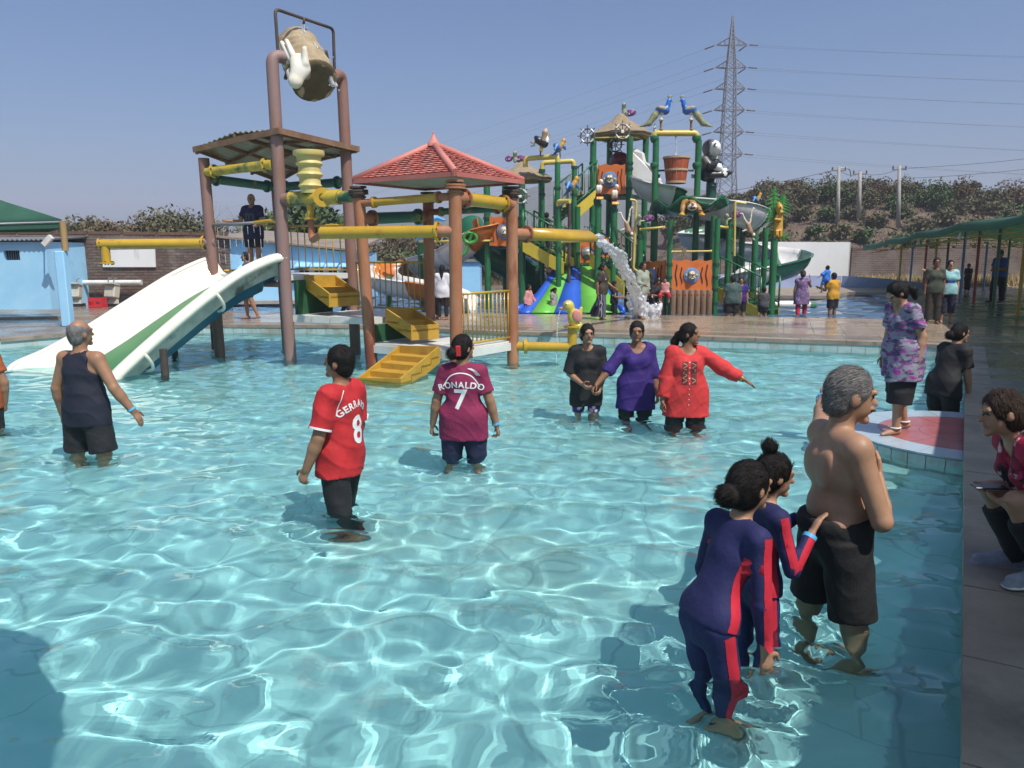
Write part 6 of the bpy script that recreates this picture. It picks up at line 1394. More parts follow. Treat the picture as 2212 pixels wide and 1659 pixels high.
# ------------------------------------------------------------------ yellow arched spray pipes on green posts
ar = Tn('spray_arch', 'yellow arched spray pipe with a hornbill and a macaw on top', 'spray pipe', 950, 1700, c4, 24.2, 'yellow spray arches'); f = Fr(ar, c4, 24.2)
post(f, 950, 2000, 800, 0, .085, ar, rings=(1080, 1500)); pipe('arch_pipe', bend([f(605, 850, .4), f(600, 760, .4), f(955, 735), f(958, 800)], .28), .078, 'yellow_pipe', ar, seg=12)
post(f, 560, 2000, 1000, .6, .07, ar)
ar = Tn('spray_arch', 'yellow arched spray pipe between two green posts behind the hornbill', 'spray pipe', 950, 1700, c4, 25.0, 'yellow spray arches'); f = Fr(ar, c4, 25.0)
for x, y1 in ((785, 880), (1130, 845)): post(f, x, 2000, y1, 0, .085, ar, rings=(y1 + 10, 1150))
pipe('arch_pipe', bend([f(785, 880), f(790, 805), f(1125, 785), f(1132, 845)], .28), .075, 'yellow_pipe', ar, seg=12)
ar = Tn('spray_spout', 'short yellow elbow spout spraying mist on a green post', 'spray pipe', 965, 1700, c4, 23.6); f = Fr(ar, c4, 23.6)
post(f, 965, 2100, 1290, 0, .085, ar, rings=(1295,)); pipe('elbow', bend([f(965, 1290), f(962, 1225), f(1090, 1222, -.3)], .2), .07, 'yellow_pipe', ar, seg=12)
ar = Tn('bent_spray_pipe', 'thin yellow bent spray pipe beside the hanging monkey over the stairs', 'spray pipe', 690, 1900, c5, 23.2, 'thin yellow spray pipes'); f = Fr(ar, c5, 23.2)
post(f, 735, 2300, 1480, .1, .09, ar, rings=(1490, 1620)); pipe('bent_pipe', bend([f(640, 1205), f(708, 1215), f(675, 1960), f(720, 1985)], .1), .035, 'yellow_pipe', ar, seg=8); pipe('bar', [f(752, 1530), f(1020, 1505, -.3)], .035, 'yellow_pipe', ar, (0,), seg=8); MB().tube([f(690, 1600), f(735, 1600, .1)], .025, 6).build('clamp', M('green'), ar)
ar = Tn('bent_spray_pipe', 'thin yellow bent spray pipe beside the hanging monkey over the kiosk stairs', 'spray pipe', 1780, 1900, c5, 22.9, 'thin yellow spray pipes'); f = Fr(ar, c5, 22.9)
post(f, 1688, 2300, 1480, .1, .085, ar, rings=(1490,)); pipe('bent_pipe', bend([f(1900, 1250), f(1782, 1228), f(1775, 1820)], .1), .035, 'yellow_pipe', ar, seg=8); pipe('bar', [f(1598, 1498, -.2), f(1690, 1510)], .04, 'yellow_pipe', ar, (1,), seg=8); MB().tube([f(1780, 1640), f(1690, 1640, .1)], .025, 6).build('clamp', M('green'), ar)
bw_ = Tn('spray_bar', 'straight yellow spray bar dripping above the wide blue slide', 'spray pipe', 1180, 280, c6, 23.4, None, None); f = Fr(bw_, c6, 23.4); pipe('bar', [f(1000, 285), f(1350, 270)], .035, 'yellow_pipe', bw_, (0,), seg=8); post(f, 1388, 900, -60, .15, .085, bw_, rings=(170, 410))
# ------------------------------------------------------------------ statues, traced and given their own depth
def statue(name, label, cat, conv, Y, x, y, vox, build, mats, group=None, zb=None):
    t = thing(name, label, cat, P(*conv(x, y), Y), 0, group); f = Fr(t, conv, Y); s = Sdf(vox); build(s, f, t); s.build(name + '_body', [M(m) for m in mats], t); return t
def peacock(sg, x0):
    def b(s, f, t):
        X = lambda x: x0 + sg * x
        s.cap(f(X(-20), 230), f(X(45), 235), f.r(42), f.r(46), 0, .05).cap(f(X(50), 230), f(X(78), 170), f.r(36), f.r(25), 0, .04).cap(f(X(78), 170), f(X(82), 130), f.r(25), f.r(22), 0, .03).ell(f(X(95), 125), (f.r(27), f.r(18), f.r(18)), None, 0, .02)
        s.cap(f(X(112), 128), f(X(142), 148), f.r(9), f.r(3), 3, .01)
        for k in range(7): a = -.75 + 1.5 * k / 6; s.cap(f(X(95), 112), f(X(95 + 36 * math.sin(a)), 112 - 40 * math.cos(a)), f.r(3), f.r(8), 1, .004)
        s.ell(f(X(10), 212, -.08), (f.r(58), .08, f.r(24)), Matrix.Rotation(sg * .25, 3, 'Y'), 2, .01).ell(f(X(10), 212, .12), (f.r(58), .08, f.r(24)), Matrix.Rotation(sg * .25, 3, 'Y'), 2, .01)
        s.cap(f(X(-15), 215), f(X(-70), 290), f.r(28), f.r(38), 1, .03, flat=(0, 1, 0), fk=.9).cap(f(X(-70), 290), f(X(-130), 375), f.r(36), f.r(30), 1, .03).cap(f(X(-130), 375), f(X(-240), 415), f.r(30), f.r(6), 1, .03)
        for dy in (-.05, .05): s.cap(f(X(5), 260, dy), f(X(0), 330, dy), f.r(9), f.r(8), 4, .01)
        s.ell(f(X(0), 338), (f.r(26), .12, f.r(12)), None, 4, .01).cap(f(X(-2), 340), f(X(-2), 450), f.r(15), f.r(13), 5, .01).ell(f(X(-2), 448), (f.r(24), .1, f.r(10)), None, 5, .01)
    return b
PM = ['peacock_blue', 'peacock_tail', 'wing_grey', 'hoop', 'cream', 'log']
statue('peacock_statue', 'blue peacock statue on the yellow arch with its tail over the thatched roof', 'statue', c5, 24.6, 977, 450, .028, peacock(1, 977), PM, 'peacock statues'); statue('peacock_statue', 'blue peacock statue on the yellow arch with its tail towards the pylon', 'statue', c5, 24.6, 1302, 450, .028, peacock(-1, 1302), PM, 'peacock statues')
def panda(s, f, t):
    s.ell(f(1510, 640), (f.r(78), .45, f.r(88)), None, 0, .05).ell(f(1550, 648, -.16), (f.r(66), .42, f.r(80)), None, 1, .01).ell(f(1575, 680, -.03), (f.r(42), .20, f.r(34)), None, 1, .04).ell(f(1612, 665), (f.r(10), .06, f.r(9)), None, 3, .01)
    s.ell(f(1495, 590, -.28), (f.r(24), .10, f.r(26)), None, 3, .02).ell(f(1520, 570, .3), (f.r(24), .10, f.r(26)), None, 3, .02)
    s.ell(f(1568, 625, -.50), (f.r(17), .10, f.r(26)), None, 3, .0).ell(f(1573, 622, -.58), (f.r(7), .05, f.r(12)), None, 1, 0).ell(f(1600, 625, .05), (f.r(10), .12, f.r(20)), None, 3, 0).ell(f(1600, 690, -.15), (f.r(12), .06, f.r(9)), None, 3, 0)
    s.cap(f(1500, 780), f(1505, 900), f.r(80), f.r(92), 0, .08).ell(f(1575, 865, -.05), (f.r(60), .38, f.r(56)), None, 1, .02).cap(f(1455, 770, -.38), f(1500, 830, -.46), f.r(40), f.r(36), 0, .04).cap(f(1500, 830, -.46), f(1600, 815, -.25), f.r(38), f.r(34), 3, .03).cap(f(1540, 770, .35), f(1620, 820, .15), f.r(36), f.r(32), 3, .04)
    s.ell(f(1560, 765, -.18), (f.r(36), .16, f.r(34)), None, 2, .02).cap(f(1460, 940, -.1), f(1500, 955), f.r(66), f.r(60), 3, .08).cap(f(1520, 940, -.25), f(1650, 935, -.28), f.r(42), f.r(32), 3, .05).cap(f(1530, 930, .28), f(1670, 915, .25), f.r(42), f.r(34), 3, .05)
    s.cap(f(1660, 930, -.28), f(1672, 885, -.28), f.r(34), f.r(26), 1, .03).cap(f(1685, 950, -.28), f(1705, 905, -.30), f.r(22), f.r(24), 3, .02).cap(f(1690, 935, .25), f(1725, 910, .25), f.r(24), f.r(24), 3, .02)
    s.cap(f(1520, 990), f(1520, 1140), f.r(36), f.r(36), 4, .03).ell(f(1518, 1060), (f.r(50), .3, f.r(14)), None, 4, .02)
statue('panda_statue', 'seated panda statue on a green post beside the pylon', 'statue', c5, 25.0, 1520, 1130, .035, panda, ['grey_paint', 'white_paint', 'pale_green', 'black_paint', 'ring_green'])
p = P(*c5(1520, 1130), 25.0); tag(MB().tube([(0, 0, .0), (0, 0, p.z + .3)], .16, 14).build('statue_post', M('ring_green'), None, (p.x, 25.0, 0)), 'dark green post under the seated panda statue', 'post')
def tiger(s, f, t):
    s.cap(f(1270, 1210, .75), f(1290, 1240, .05), f.r(46), f.r(52), 0, .05).ell(f(1300, 1262, -.25), (f.r(62), .26, f.r(52)), None, 0, .04).ell(f(1318, 1290, -.45), (f.r(52), .12, f.r(34)), None, 1, .03).ell(f(1320, 1262, -.55), (f.r(16), .05, f.r(9)), None, 3, .0).ell(f(1318, 1300, -.55), (f.r(26), .04, f.r(10)), None, 3, 0)
    for k in (-1, 1): s.ell(f(1300 + 46 * k, 1212, -.1), (f.r(15), .06, f.r(17)), None, 0, .02); s.ell(f(1305 + 27 * k, 1245, -.48), (f.r(9), .03, f.r(7)), None, 3, 0)
    s.cap(f(1235, 1235, .0), f(1212, 1290, -.3), f.r(36), f.r(28), 0, .04).cap(f(1212, 1290, -.3), f(1205, 1350, -.45), f.r(26), f.r(24), 0, .03).ell(f(1203, 1372, -.55), (f.r(34), .16, f.r(18)), None, 2, .02)
    s.cap(f(1340, 1250, .0), f(1385, 1300, -.3), f.r(36), f.r(28), 0, .04).cap(f(1385, 1300, -.3), f(1412, 1350, -.45), f.r(26), f.r(24), 0, .03).ell(f(1420, 1372, -.55), (f.r(34), .16, f.r(18)), None, 2, .02)
    s.cap(f(1255, 1200, .8), f(1350, 1180, 1.3), f.r(14), f.r(10), 0, .03)
    for k in range(7): s.cap(f(1238 + k * 4, 1206 + k * 4, .62 - k * .12), f(1275 + k * 4, 1162 + k * 5, .62 - k * .12), f.r(5), f.r(6), 3, 0); s.cap(f(1275 + k * 4, 1162 + k * 5, .62 - k * .12), f(1322 + k * 4, 1200 + k * 5, .62 - k * .12), f.r(6), f.r(5), 3, 0)
    for k in range(4): s.cap(f(1186, 1290 + k * 18, -.48), f(1232, 1284 + k * 18, -.50), f.r(5), f.r(5), 3, 0); s.cap(f(1372 + k * 8, 1300 + k * 15, -.53), f(1412 + k * 6, 1288 + k * 16, -.50), f.r(5), f.r(5), 3, 0)
    for k in (-1, 1): s.cap(f(1300 + 24 * k, 1222, -.40), f(1300 + 8 * k, 1232, -.5), f.r(5), f.r(4), 3, 0); s.cap(f(1300 + 58 * k, 1262, -.3), f(1300 + 40 * k, 1270, -.44), f.r(5), f.r(4), 3, 0)
statue('tiger_statue', 'striped tiger statue crouching on the green leaf roof of the kiosk', 'statue', c5, 22.6, 1310, 1385, .024, tiger, ['tiger', 'cream', 'gold', 'tiger_stripe'])
def macaw(x0, y0, sg=1, k=1.0):
    def b(s, f, t):
        q = lambda x, y, d=0.0: f(x0 + sg * x * k, y0 + y * k, d); r = lambda v: f.r(v * k)
        s.cap(q(-5, 30), q(30, -20), r(34), r(28), 1, .03).ell(q(52, -72), (r(24), r(22), r(26)), None, 2, .02).cap(q(30, -20), q(48, -60), r(24), r(20), 1, .03).cap(q(68, -66), q(76, -48), r(11), r(5), 3, .01)
        for d in (-.14, .14): s.ell(q(-30, 5, d), (r(52), .09, r(34)), Matrix.Rotation(sg * .7, 3, 'Y'), 0, .01); s.cap(q(-30, -25, d * 1.2), q(-55, 40, d * 2.2), r(22), r(16), 0, .02, flat=(0, 1, 0), fk=.5); s.cap(q(60, 10, d), q(72, 40, d), r(20), r(10), 0, .02)
        s.cap(q(-20, 50), q(-88, 120), r(20), r(9), 0, .02).cap(q(5, 60), q(8, 100), r(9), r(8), 3, .01).cap(q(8, 100), q(8, 150), r(7), r(7), 3, .01)
    return b
MM = ['macaw_blue', 'macaw_yellow', 'gold', 'black_paint']
statue('macaw_statue', 'blue and yellow macaw statue on the yellow arch beside the hornbill', 'statue', c4, 24.2, 960, 735, .022, macaw(975, 625, 1, .9), MM); statue('macaw_statue', 'blue and yellow macaw statue with spread wings in front of the green staircase', 'statue', c4, 23.8, 1080, 1200, .022, macaw(1110, 1045), MM); statue('macaw_statue', 'small blue macaw statue beyond the white and green spiral slide', 'statue', c5, 27.5, 2040, 1230, .026, macaw(2020, 1195, 1, .7), MM)
for x, y0, Y, lab in ((1085, 1205, 23.8, 'slim post carrying the spread winged macaw statue'), ):
    p = P(*c4(x, y0), Y); tag(MB().tube([(0, 0, 0), (0, 0, p.z)], .05, 10).build('statue_post', M('dark_iron'), None, (p.x, Y, 0)), lab, 'post')
p = P(*c5(2040, 1235), 27.5); tag(MB().tube([(0, 0, 0), (0, 0, p.z)], .05, 10).build('statue_post', M('green'), None, (p.x, 27.5, 0)), 'slim green post carrying the small macaw statue', 'post')
def hornbill(s, f, t):
    s.cap(f(745, 560), f(810, 600), f.r(40), f.r(42), 0, .04).cap(f(740, 550), f(720, 530), f.r(32), f.r(22), 0, .03).ell(f(835, 565), (f.r(26), .12, f.r(40)), None, 2, .03).cap(f(800, 560, -.05), f(820, 470, -.1), f.r(26), f.r(30), 1, .02).cap(f(820, 470, -.1), f(828, 445, -.1), f.r(30), f.r(18), 1, .02).cap(f(850, 520), f(866, 490), f.r(14), f.r(10), 3, .01)
    for k in range(2): s.cap(f(700, 590 + 20 * k), f(662, 578 + 46 * k), f.r(14), f.r(8), 3, .01)
    s.cap(f(780, 630), f(775, 670), f.r(18), f.r(20), 4, .02).cap(f(770, 670), f(768, 725), f.r(9), f.r(9), 0, .01)
statue('hornbill_statue', 'black hornbill statue with a large orange bill on the yellow arch', 'statue', c4, 24.2, 770, 722, .024, hornbill, ['black_paint', 'hoop', 'white_paint', 'wing_grey', 'macaw_yellow'])
def parrot(x0, y0):
    def b(s, f, t):
        q = lambda x, y, d=0.0: f(x0 + x, y0 + y, d)
        s.cap(q(0, -20), q(-8, 50), f.r(36), f.r(34), 0, .03).ell(q(12, -78), (f.r(26), .14, f.r(30)), None, 1, .02).cap(q(4, -50), q(0, -20), f.r(24), f.r(30), 1, .03).cap(q(30, -70, -.08), q(38, -48, -.1), f.r(12), f.r(5), 2, .01).cap(q(-20, 60), q(-50, 125), f.r(22), f.r(12), 0, .03)
        for d in (-1, 1): s.ell(q(-12 + 14 * d, 0, -.10), (f.r(20), .08, f.r(44)), None, 1, .01)
        for k in range(4): s.cap(q(-30 + k * 20, 92, -.15), q(-30 + k * 20, 112, -.2), f.r(12), f.r(9), 2, .01)
    return b
for x, y, xp, lab in ((1415, 1090, 1387, 'red parrot statue on a green post below the tower panel'), (1585, 1145, 1562, 'red parrot statue on a green post beside the slim yellow pipe')):
    statue('parrot_statue', lab, 'statue', c4, 23.4, x - 10, y + 125, .022, parrot(x, y), ['parrot_red', 'cream', 'gold'], 'red parrot statues')
    pt_ = Tn('statue_post', 'green capped post under the red parrot statue' + (' below the tower panel' if x < 1500 else ' beside the slim yellow pipe'), 'post', xp, y + 160, c4, 23.4); f = Fr(pt_, c4, 23.4); post(f, xp, 2100, y + 170, 0, .09, pt_, rings=(y + 175,), name='shaft'); MB().lathe([(0, .12), (.10, .12), (.12, .05), (.10, -.05)], f(xp, y + 150), 12).build('cap', M('ring_green'), pt_)
def monkey(x0, y0):
    def b(s, f, t):
        q = lambda x, y, d=0.0: f(x0 + x, y0 + y, d); r = f.r
        s.cap(q(0, 0), q(20, 70), r(26), r(30), 0, .02).ell(q(45, 105, -.05), (r(28), .14, r(30)), None, 1, .02).ell(q(58, 112, -.14), (r(18), .07, r(18)), None, 2, .01).cap(q(-5, -10), q(-40, -60), r(14), r(11), 2, .02).cap(q(-40, -60), q(-62, -120), r(11), r(9), 2, .02).cap(q(-62, -120), q(-90, -125), r(10), r(7), 2, .01)
        s.cap(q(18, -15), q(32, -90), r(12), r(10), 2, .02).cap(q(32, -90), q(38, -150), r(10), r(9), 2, .02).cap(q(38, -150), q(58, -185), r(9), r(8), 2, .01).cap(q(58, -185), q(75, -165), r(8), r(7), 2, .01)
        s.cap(q(-5, 50), q(-60, 70), r(12), r(11), 2, .02).cap(q(35, 140), q(70, 165), r(12), r(9), 2, .01).cap(q(5, 75), q(-70, 165), r(7), r(5), 3, .01)
    return b
statue('monkey_statue', 'cream and brown monkey statue hanging beside the thin yellow pipe over the stairs', 'statue', c5, 23.1, 610, 1660, .02, monkey(600, 1470), ['skin_tan', 'log', 'cream', 'tiger_stripe'], 'hanging monkey statues'); statue('monkey_statue', 'cream and brown monkey statue hanging beside the green end of the spiral slide', 'statue', c5, 22.8, 1930, 1650, .02, monkey(1925, 1480), ['skin_tan', 'log', 'cream', 'tiger_stripe'], 'hanging monkey statues')
def loops(b_, f, x, y, w, h, dy, n_=2):
    for k in range(n_):
        sc = 1 - .42 * k; pts = [f(x + w * sc * math.cos(a) + (1 - sc) * w * .3, y + h * sc * math.sin(a) - .25 * w * sc * math.cos(a) * .5, dy - .02 * k) for a in np.linspace(0, 6.283, 25)]; b_.tube(pts, f.r(8), 8, cap=False)
for conv, Y, x, y, px, py, both, lab in ((c5, 26.8, 570, 265, 640, 262, 0, 'pale snake statue with purple loops on top of the tall thatched roof'), (c4, 25.5, 490, 790, 545, 760, 1, 'pale snake statue with purple loops on top of the low thatched roof'), (c5, 23.1, 738, 1480, 838, 1410, 0, 'pale green snake statue with a purple coil beside the hanging monkey'), (c5, 22.9, 1688, 1470, 1790, 1370, 0, 'pale green snake statue with a purple coil above the kiosk staircase')):
    t = thing('snake_statue', lab, 'statue', P(*conv(x, y), Y), 0); f = Fr(t, conv, Y); s = Sdf(.022)
    s.cap(f(x, y), f(x - 4, y - 50), f.r(17), f.r(20), 0, .03).ell(f(x + 2, y - 85), (f.r(24), .12, f.r(28)), None, 0, .03).ell(f(x + 14, y - 92, -.1), (f.r(7), .03, f.r(8)), None, 1, 0).cap(f(x, y - 40), f(x + .5 * (px - x), y + .6 * (py - y)), f.r(13), f.r(10), 0, .02); s.build('snake_body', [M('pale_green'), M('black_paint')], t)
    k = MB(); loops(k, f, px, py, 58, 30, .05, 3); k.build('coil', M('purple'), t)
    if both: k = MB(); loops(k, f, 2 * x - px - 10, py, 36, 26, .05, 2); k.build('coil', M('purple'), t)
# bear totem with palm leaves
bt = Tn('bear_totem', 'carved yellow bear totem with green palm leaves on a green post', 'totem', 265, 1200, c8, 22.4); f = Fr(bt, c8, 22.4); f.m = 22.4 / F * .2811
p = f(265, 1200); MB().tube([(p.x, p.y, -.2), (p.x, p.y, f(265, 660).z)], .10, 12).build('post', M('green'), bt)
s = Sdf(.025); s.ell(f(328, 430), (f.r(26), .15, f.r(40)), None, 0, .03).ell(f(345, 465, -.1), (f.r(18), .10, f.r(14)), None, 0, .02).ell(f(325, 395), (f.r(12), .06, f.r(16)), None, 0, .01).cap(f(325, 500), f(320, 590), f.r(30), f.r(34), 0, .04).cap(f(330, 520, -.15), f(300, 515, -.2), f.r(14), f.r(12), 0, .02).cap(f(320, 600), f(325, 640), f.r(34), f.r(26), 1, .03).ell(f(355, 470, -.18), (f.r(6), .03, f.r(5)), None, 2, 0).ell(f(338, 430, -.14), (f.r(4), .03, f.r(5)), None, 2, 0)
for k in range(5): s.cap(f(302 + k * 11, 600, -.14), f(304 + k * 10, 650, -.16), f.r(5), f.r(4), 1, .006)
s.build('bear', [M('bear_yellow'), M('gold'), M('black_paint')], bt)
for x0_, y0_, x1_, y1_ in ((290, 560, 292, 270), (345, 500, 365, 320), (285, 600, 250, 640), (350, 610, 358, 668), (300, 580, 275, 420)):
    a, c = f(x0_, y0_, .08), f(x1_, y1_, .1); lf = MB(); k = 9; d = (c - a); u = d.cross(Vector((0, 1, 0))).normalized(); lf.tube([a, a.lerp(c, .5), c], [.03, .022, .01], 6)
    for i in range(k):
        q = a.lerp(c, (i + .6) / k); w = .30 * math.sin(math.pi * (i + 1.2) / (k + 1.5))
        for sg in (-1, 1): lf.add([q - d * .03, q + u * sg * w - d * .04 + Vector((0, .05, -.05)), q + d * .06], [(0, 1, 2)])
    lf.build('palm_leaf', M('palm'), bt, fix=False)
# blue flower on a pole
bfz = thing('flower_fountain', 'sky blue petal flower fountain on a pole behind the pavilion', 'fountain', (P(908, 470, 27).x, 27, .1)); o = bfz.location.copy()
for k in range(5):
    a0 = 6.283 * k / 5 + .3; s = Sdf(.04); c = P(908, 478, 27) - o; d = Vector((math.cos(a0), math.sin(a0), 0)); s.cap(c, c + d * .45 + Vector((0, 0, .12)), .14, .24, 0, .05, flat=(0, 0, 1), fk=.35).cap(c + d * .45 + Vector((0, 0, .12)), c + d * .75 + Vector((0, 0, .05)), .24, .16, 0, .05, flat=(0, 0, 1), fk=.35); s.build('petal', M('sky_petal'), bfz)
MB().tube([(0, 0, 0), P(908, 520, 27) - o], .11, 12).build('pole', M('green'), bfz); MB().tube([P(908, 520, 27) - o, P(908, 480, 27) - o], [.13, .18], 12).build('stem', M('sky_petal'), bfz)
# green snake coil with a yellow bar
t = thing('snake_coil_statue', 'bright green coiled snake statue on a yellow bar beside the orange slide', 'statue', P(1016, 520, 24.8)); o = t.location.copy(); pts = []
for i in range(40): a = i * .45; pts.append(P(1016 + (11 + i * .1) * math.cos(a), 514 + (8 + .1 * i) * math.sin(a), 24.8 - .004 * i) - o)
pts += [P(1010, 530, 24.7) - o, P(1006, 545, 24.7) - o, P(998, 552, 24.7) - o]
MB().tube(pts, .055, 8).build('snake_coil', M('palm'), t)
br_t = thing('support_bar', 'straight thin yellow bar carrying the green snake statue', 'bar', P(990, 522, 24.9)); MB().tube([P(905, 522, 25.6) - br_t.location, P(1062, 520, 24.8) - br_t.location], .035, 8).build('bar', M('yellow_pipe'), br_t); MB().lathe([(0, -.03), (.06, -.03), (.06, .03), (0, .03)], P(1062, 520, 24.8) - br_t.location, 10, (1, 0, 0)).build('clamp', M('green'), br_t)
# bucket water and spray of the splash pool
nz = P(*c5(1137, 525), 24.6); jet('bucket_stream', 'thin bubbly stream of water filling the red wooden bucket', [nz, nz + Vector((.02, 0, -.5)), nz + Vector((.04, 0, -1.0)), nz + Vector((.05, 0, -1.35))], .03, .045, .022, 16, .05, 12, .6, 4)
# ================================================================== PEOPLE
def skinm(n, c): return M(n, c, tuple(q * .82 for q in c), 9, .5, .05, 120, spec=.4)
skinm('skin_a', (.34, .175, .10)); skinm('skin_b', (.27, .13, .07)); skinm('skin_c', (.42, .235, .145)); skinm('skin_d', (.20, .095, .055))
M('eye_white', (.62, .58, .54), rough=.3); M('eye_dark', (.015, .01, .008), rough=.3); M('lip', (.26, .08, .065), rough=.45)
def hairm(n, c): return M(n, c, tuple(min(1, q * 1.5 + .002) for q in c), 60, .48, .5, 220, spec=.22, stretch=(1, 1, .25))
hairm('hair_black', (.010, .008, .007)); hairm('hair_grey', (.15, .14, .135)); hairm('hair_brown', (.03, .018, .012)); hairm('hair_thin', (.10, .065, .05))
def cloth(n, c, c2=None, rough=.8, **k): return M(n, c, c2 or tuple(q * .8 for q in c), k.pop('scale', 7), rough, .35, k.pop('bscale', 16), **k)
for n_, c in dict(navy=(.012, .014, .05), black=(.012, .012, .014), red=(.50, .018, .022), maroon_shirt=(.24, .015, .07), purple_blue=(.035, .012, .16), kurta_red=(.62, .035, .035), suit_navy=(.012, .014, .085), suit_red=(.56, .015, .04), tank=(.010, .012, .028), orange_c=(.40, .09, .02), white_c=(.68, .68, .72), olive=(.055, .065, .045), brown_c=(.045, .035, .025), cyan_c=(.30, .58, .62), blue_c=(.02, .09, .38), teal_c=(.045, .09, .085), grey_c=(.06, .06, .065), sage=(.30, .34, .26), amber=(.60, .30, .02), pink_c=(.62, .10, .22), royal=(.03, .18, .62), crimson=(.42, .008, .05), jean=(.02, .04, .09), tan_grey=(.30, .28, .25)).items(): cloth(n_, c)
def pattern(name, base, cols, scale, kind='noise', st=(1, 1, 1), th=.52):
    m = cloth(name, base); nt = m.node_tree; N, L_ = nt.nodes, nt.links; bs = N['Principled BSDF']; tc = N.new('ShaderNodeTexCoord'); mp = N.new('ShaderNodeMapping'); mp.inputs['Scale'].default_value = st; L_.new(tc.outputs['Object'], mp.inputs[0]); last = bs.inputs['Base Color'].links[0].from_socket if bs.inputs['Base Color'].links else None
    prev = None
    for i, c in enumerate(cols):
        if kind == 'wave': t = N.new('ShaderNodeTexWave'); t.inputs['Scale'].default_value = scale * (1 + .0 * i); t.inputs['Distortion'].default_value = 1.0; t.bands_direction = 'Z' if st[2] >= st[0] else 'X'
        elif kind == 'voro': t = N.new('ShaderNodeTexVoronoi'); t.inputs['Scale'].default_value = scale * (1 + .35 * i)
        else: t = N.new('ShaderNodeTexNoise'); t.inputs['Scale'].default_value = scale * (1 + .6 * i); t.inputs['Detail'].default_value = 3
        ad = N.new('ShaderNodeVectorMath'); ad.inputs[1].default_value = (i * 3.7, i * 1.3, i * 2.1); L_.new(mp.outputs[0], ad.inputs[0]); L_.new(ad.outputs[0], t.inputs['Vector'])
        r = N.new('ShaderNodeMapRange'); o_ = t.outputs['Distance'] if kind == 'voro' else t.outputs['Fac']
        r.inputs[1].default_value, r.inputs[2].default_value = ((.34, .26) if kind == 'voro' else (th + .05 * i, th + .05 * i + .06)); L_.new(o_, r.inputs[0])
        mx = N.new('ShaderNodeMix'); mx.data_type = 'RGBA'; L_.new(r.outputs[0], mx.inputs[0]); mx.inputs[7].default_value = (*c, 1)
        if prev is None: mx.inputs[6].default_value = (*base, 1)
        else: L_.new(prev, mx.inputs[6])
        prev = mx.outputs[2]
    L_.new(prev, bs.inputs['Base Color']); return m
pattern('print_purple', (.26, .25, .31), [(.075, .06, .13), (.34, .035, .30)], 9, 'noise', (1, 1, 2.2), .50); pattern('print_floral', (.03, .02, .15), [(.62, .22, .34), (.70, .52, .55)], 11, 'voro'); pattern('print_lady', (.14, .075, .17), [(.30, .22, .36)], 30, 'noise'); pattern('stripe_pants', (.016, .016, .04), [(.30, .30, .36)], 9, 'wave', (1, .4, 0), .80); pattern('stripe_red', (.52, .06, .06), [(.66, .50, .46)], 9, 'wave', (0, 0, 1), .62); pattern('pin_black', (.007, .007, .008), [(.016, .016, .017)], 60, 'noise', (6, 6, .2), .55); pattern('scarf', (.30, .02, .05), [(.02, .02, .03), (.62, .45, .45), (.5, .03, .12)], 13, 'noise')
def ortho(d, ref):
    d = Vector(d).normalized(); r = Vector(ref); r = r - d * r.dot(d)
    return r.normalized() if r.length > 1e-4 else d.orthogonal().normalized()
class Person: pass
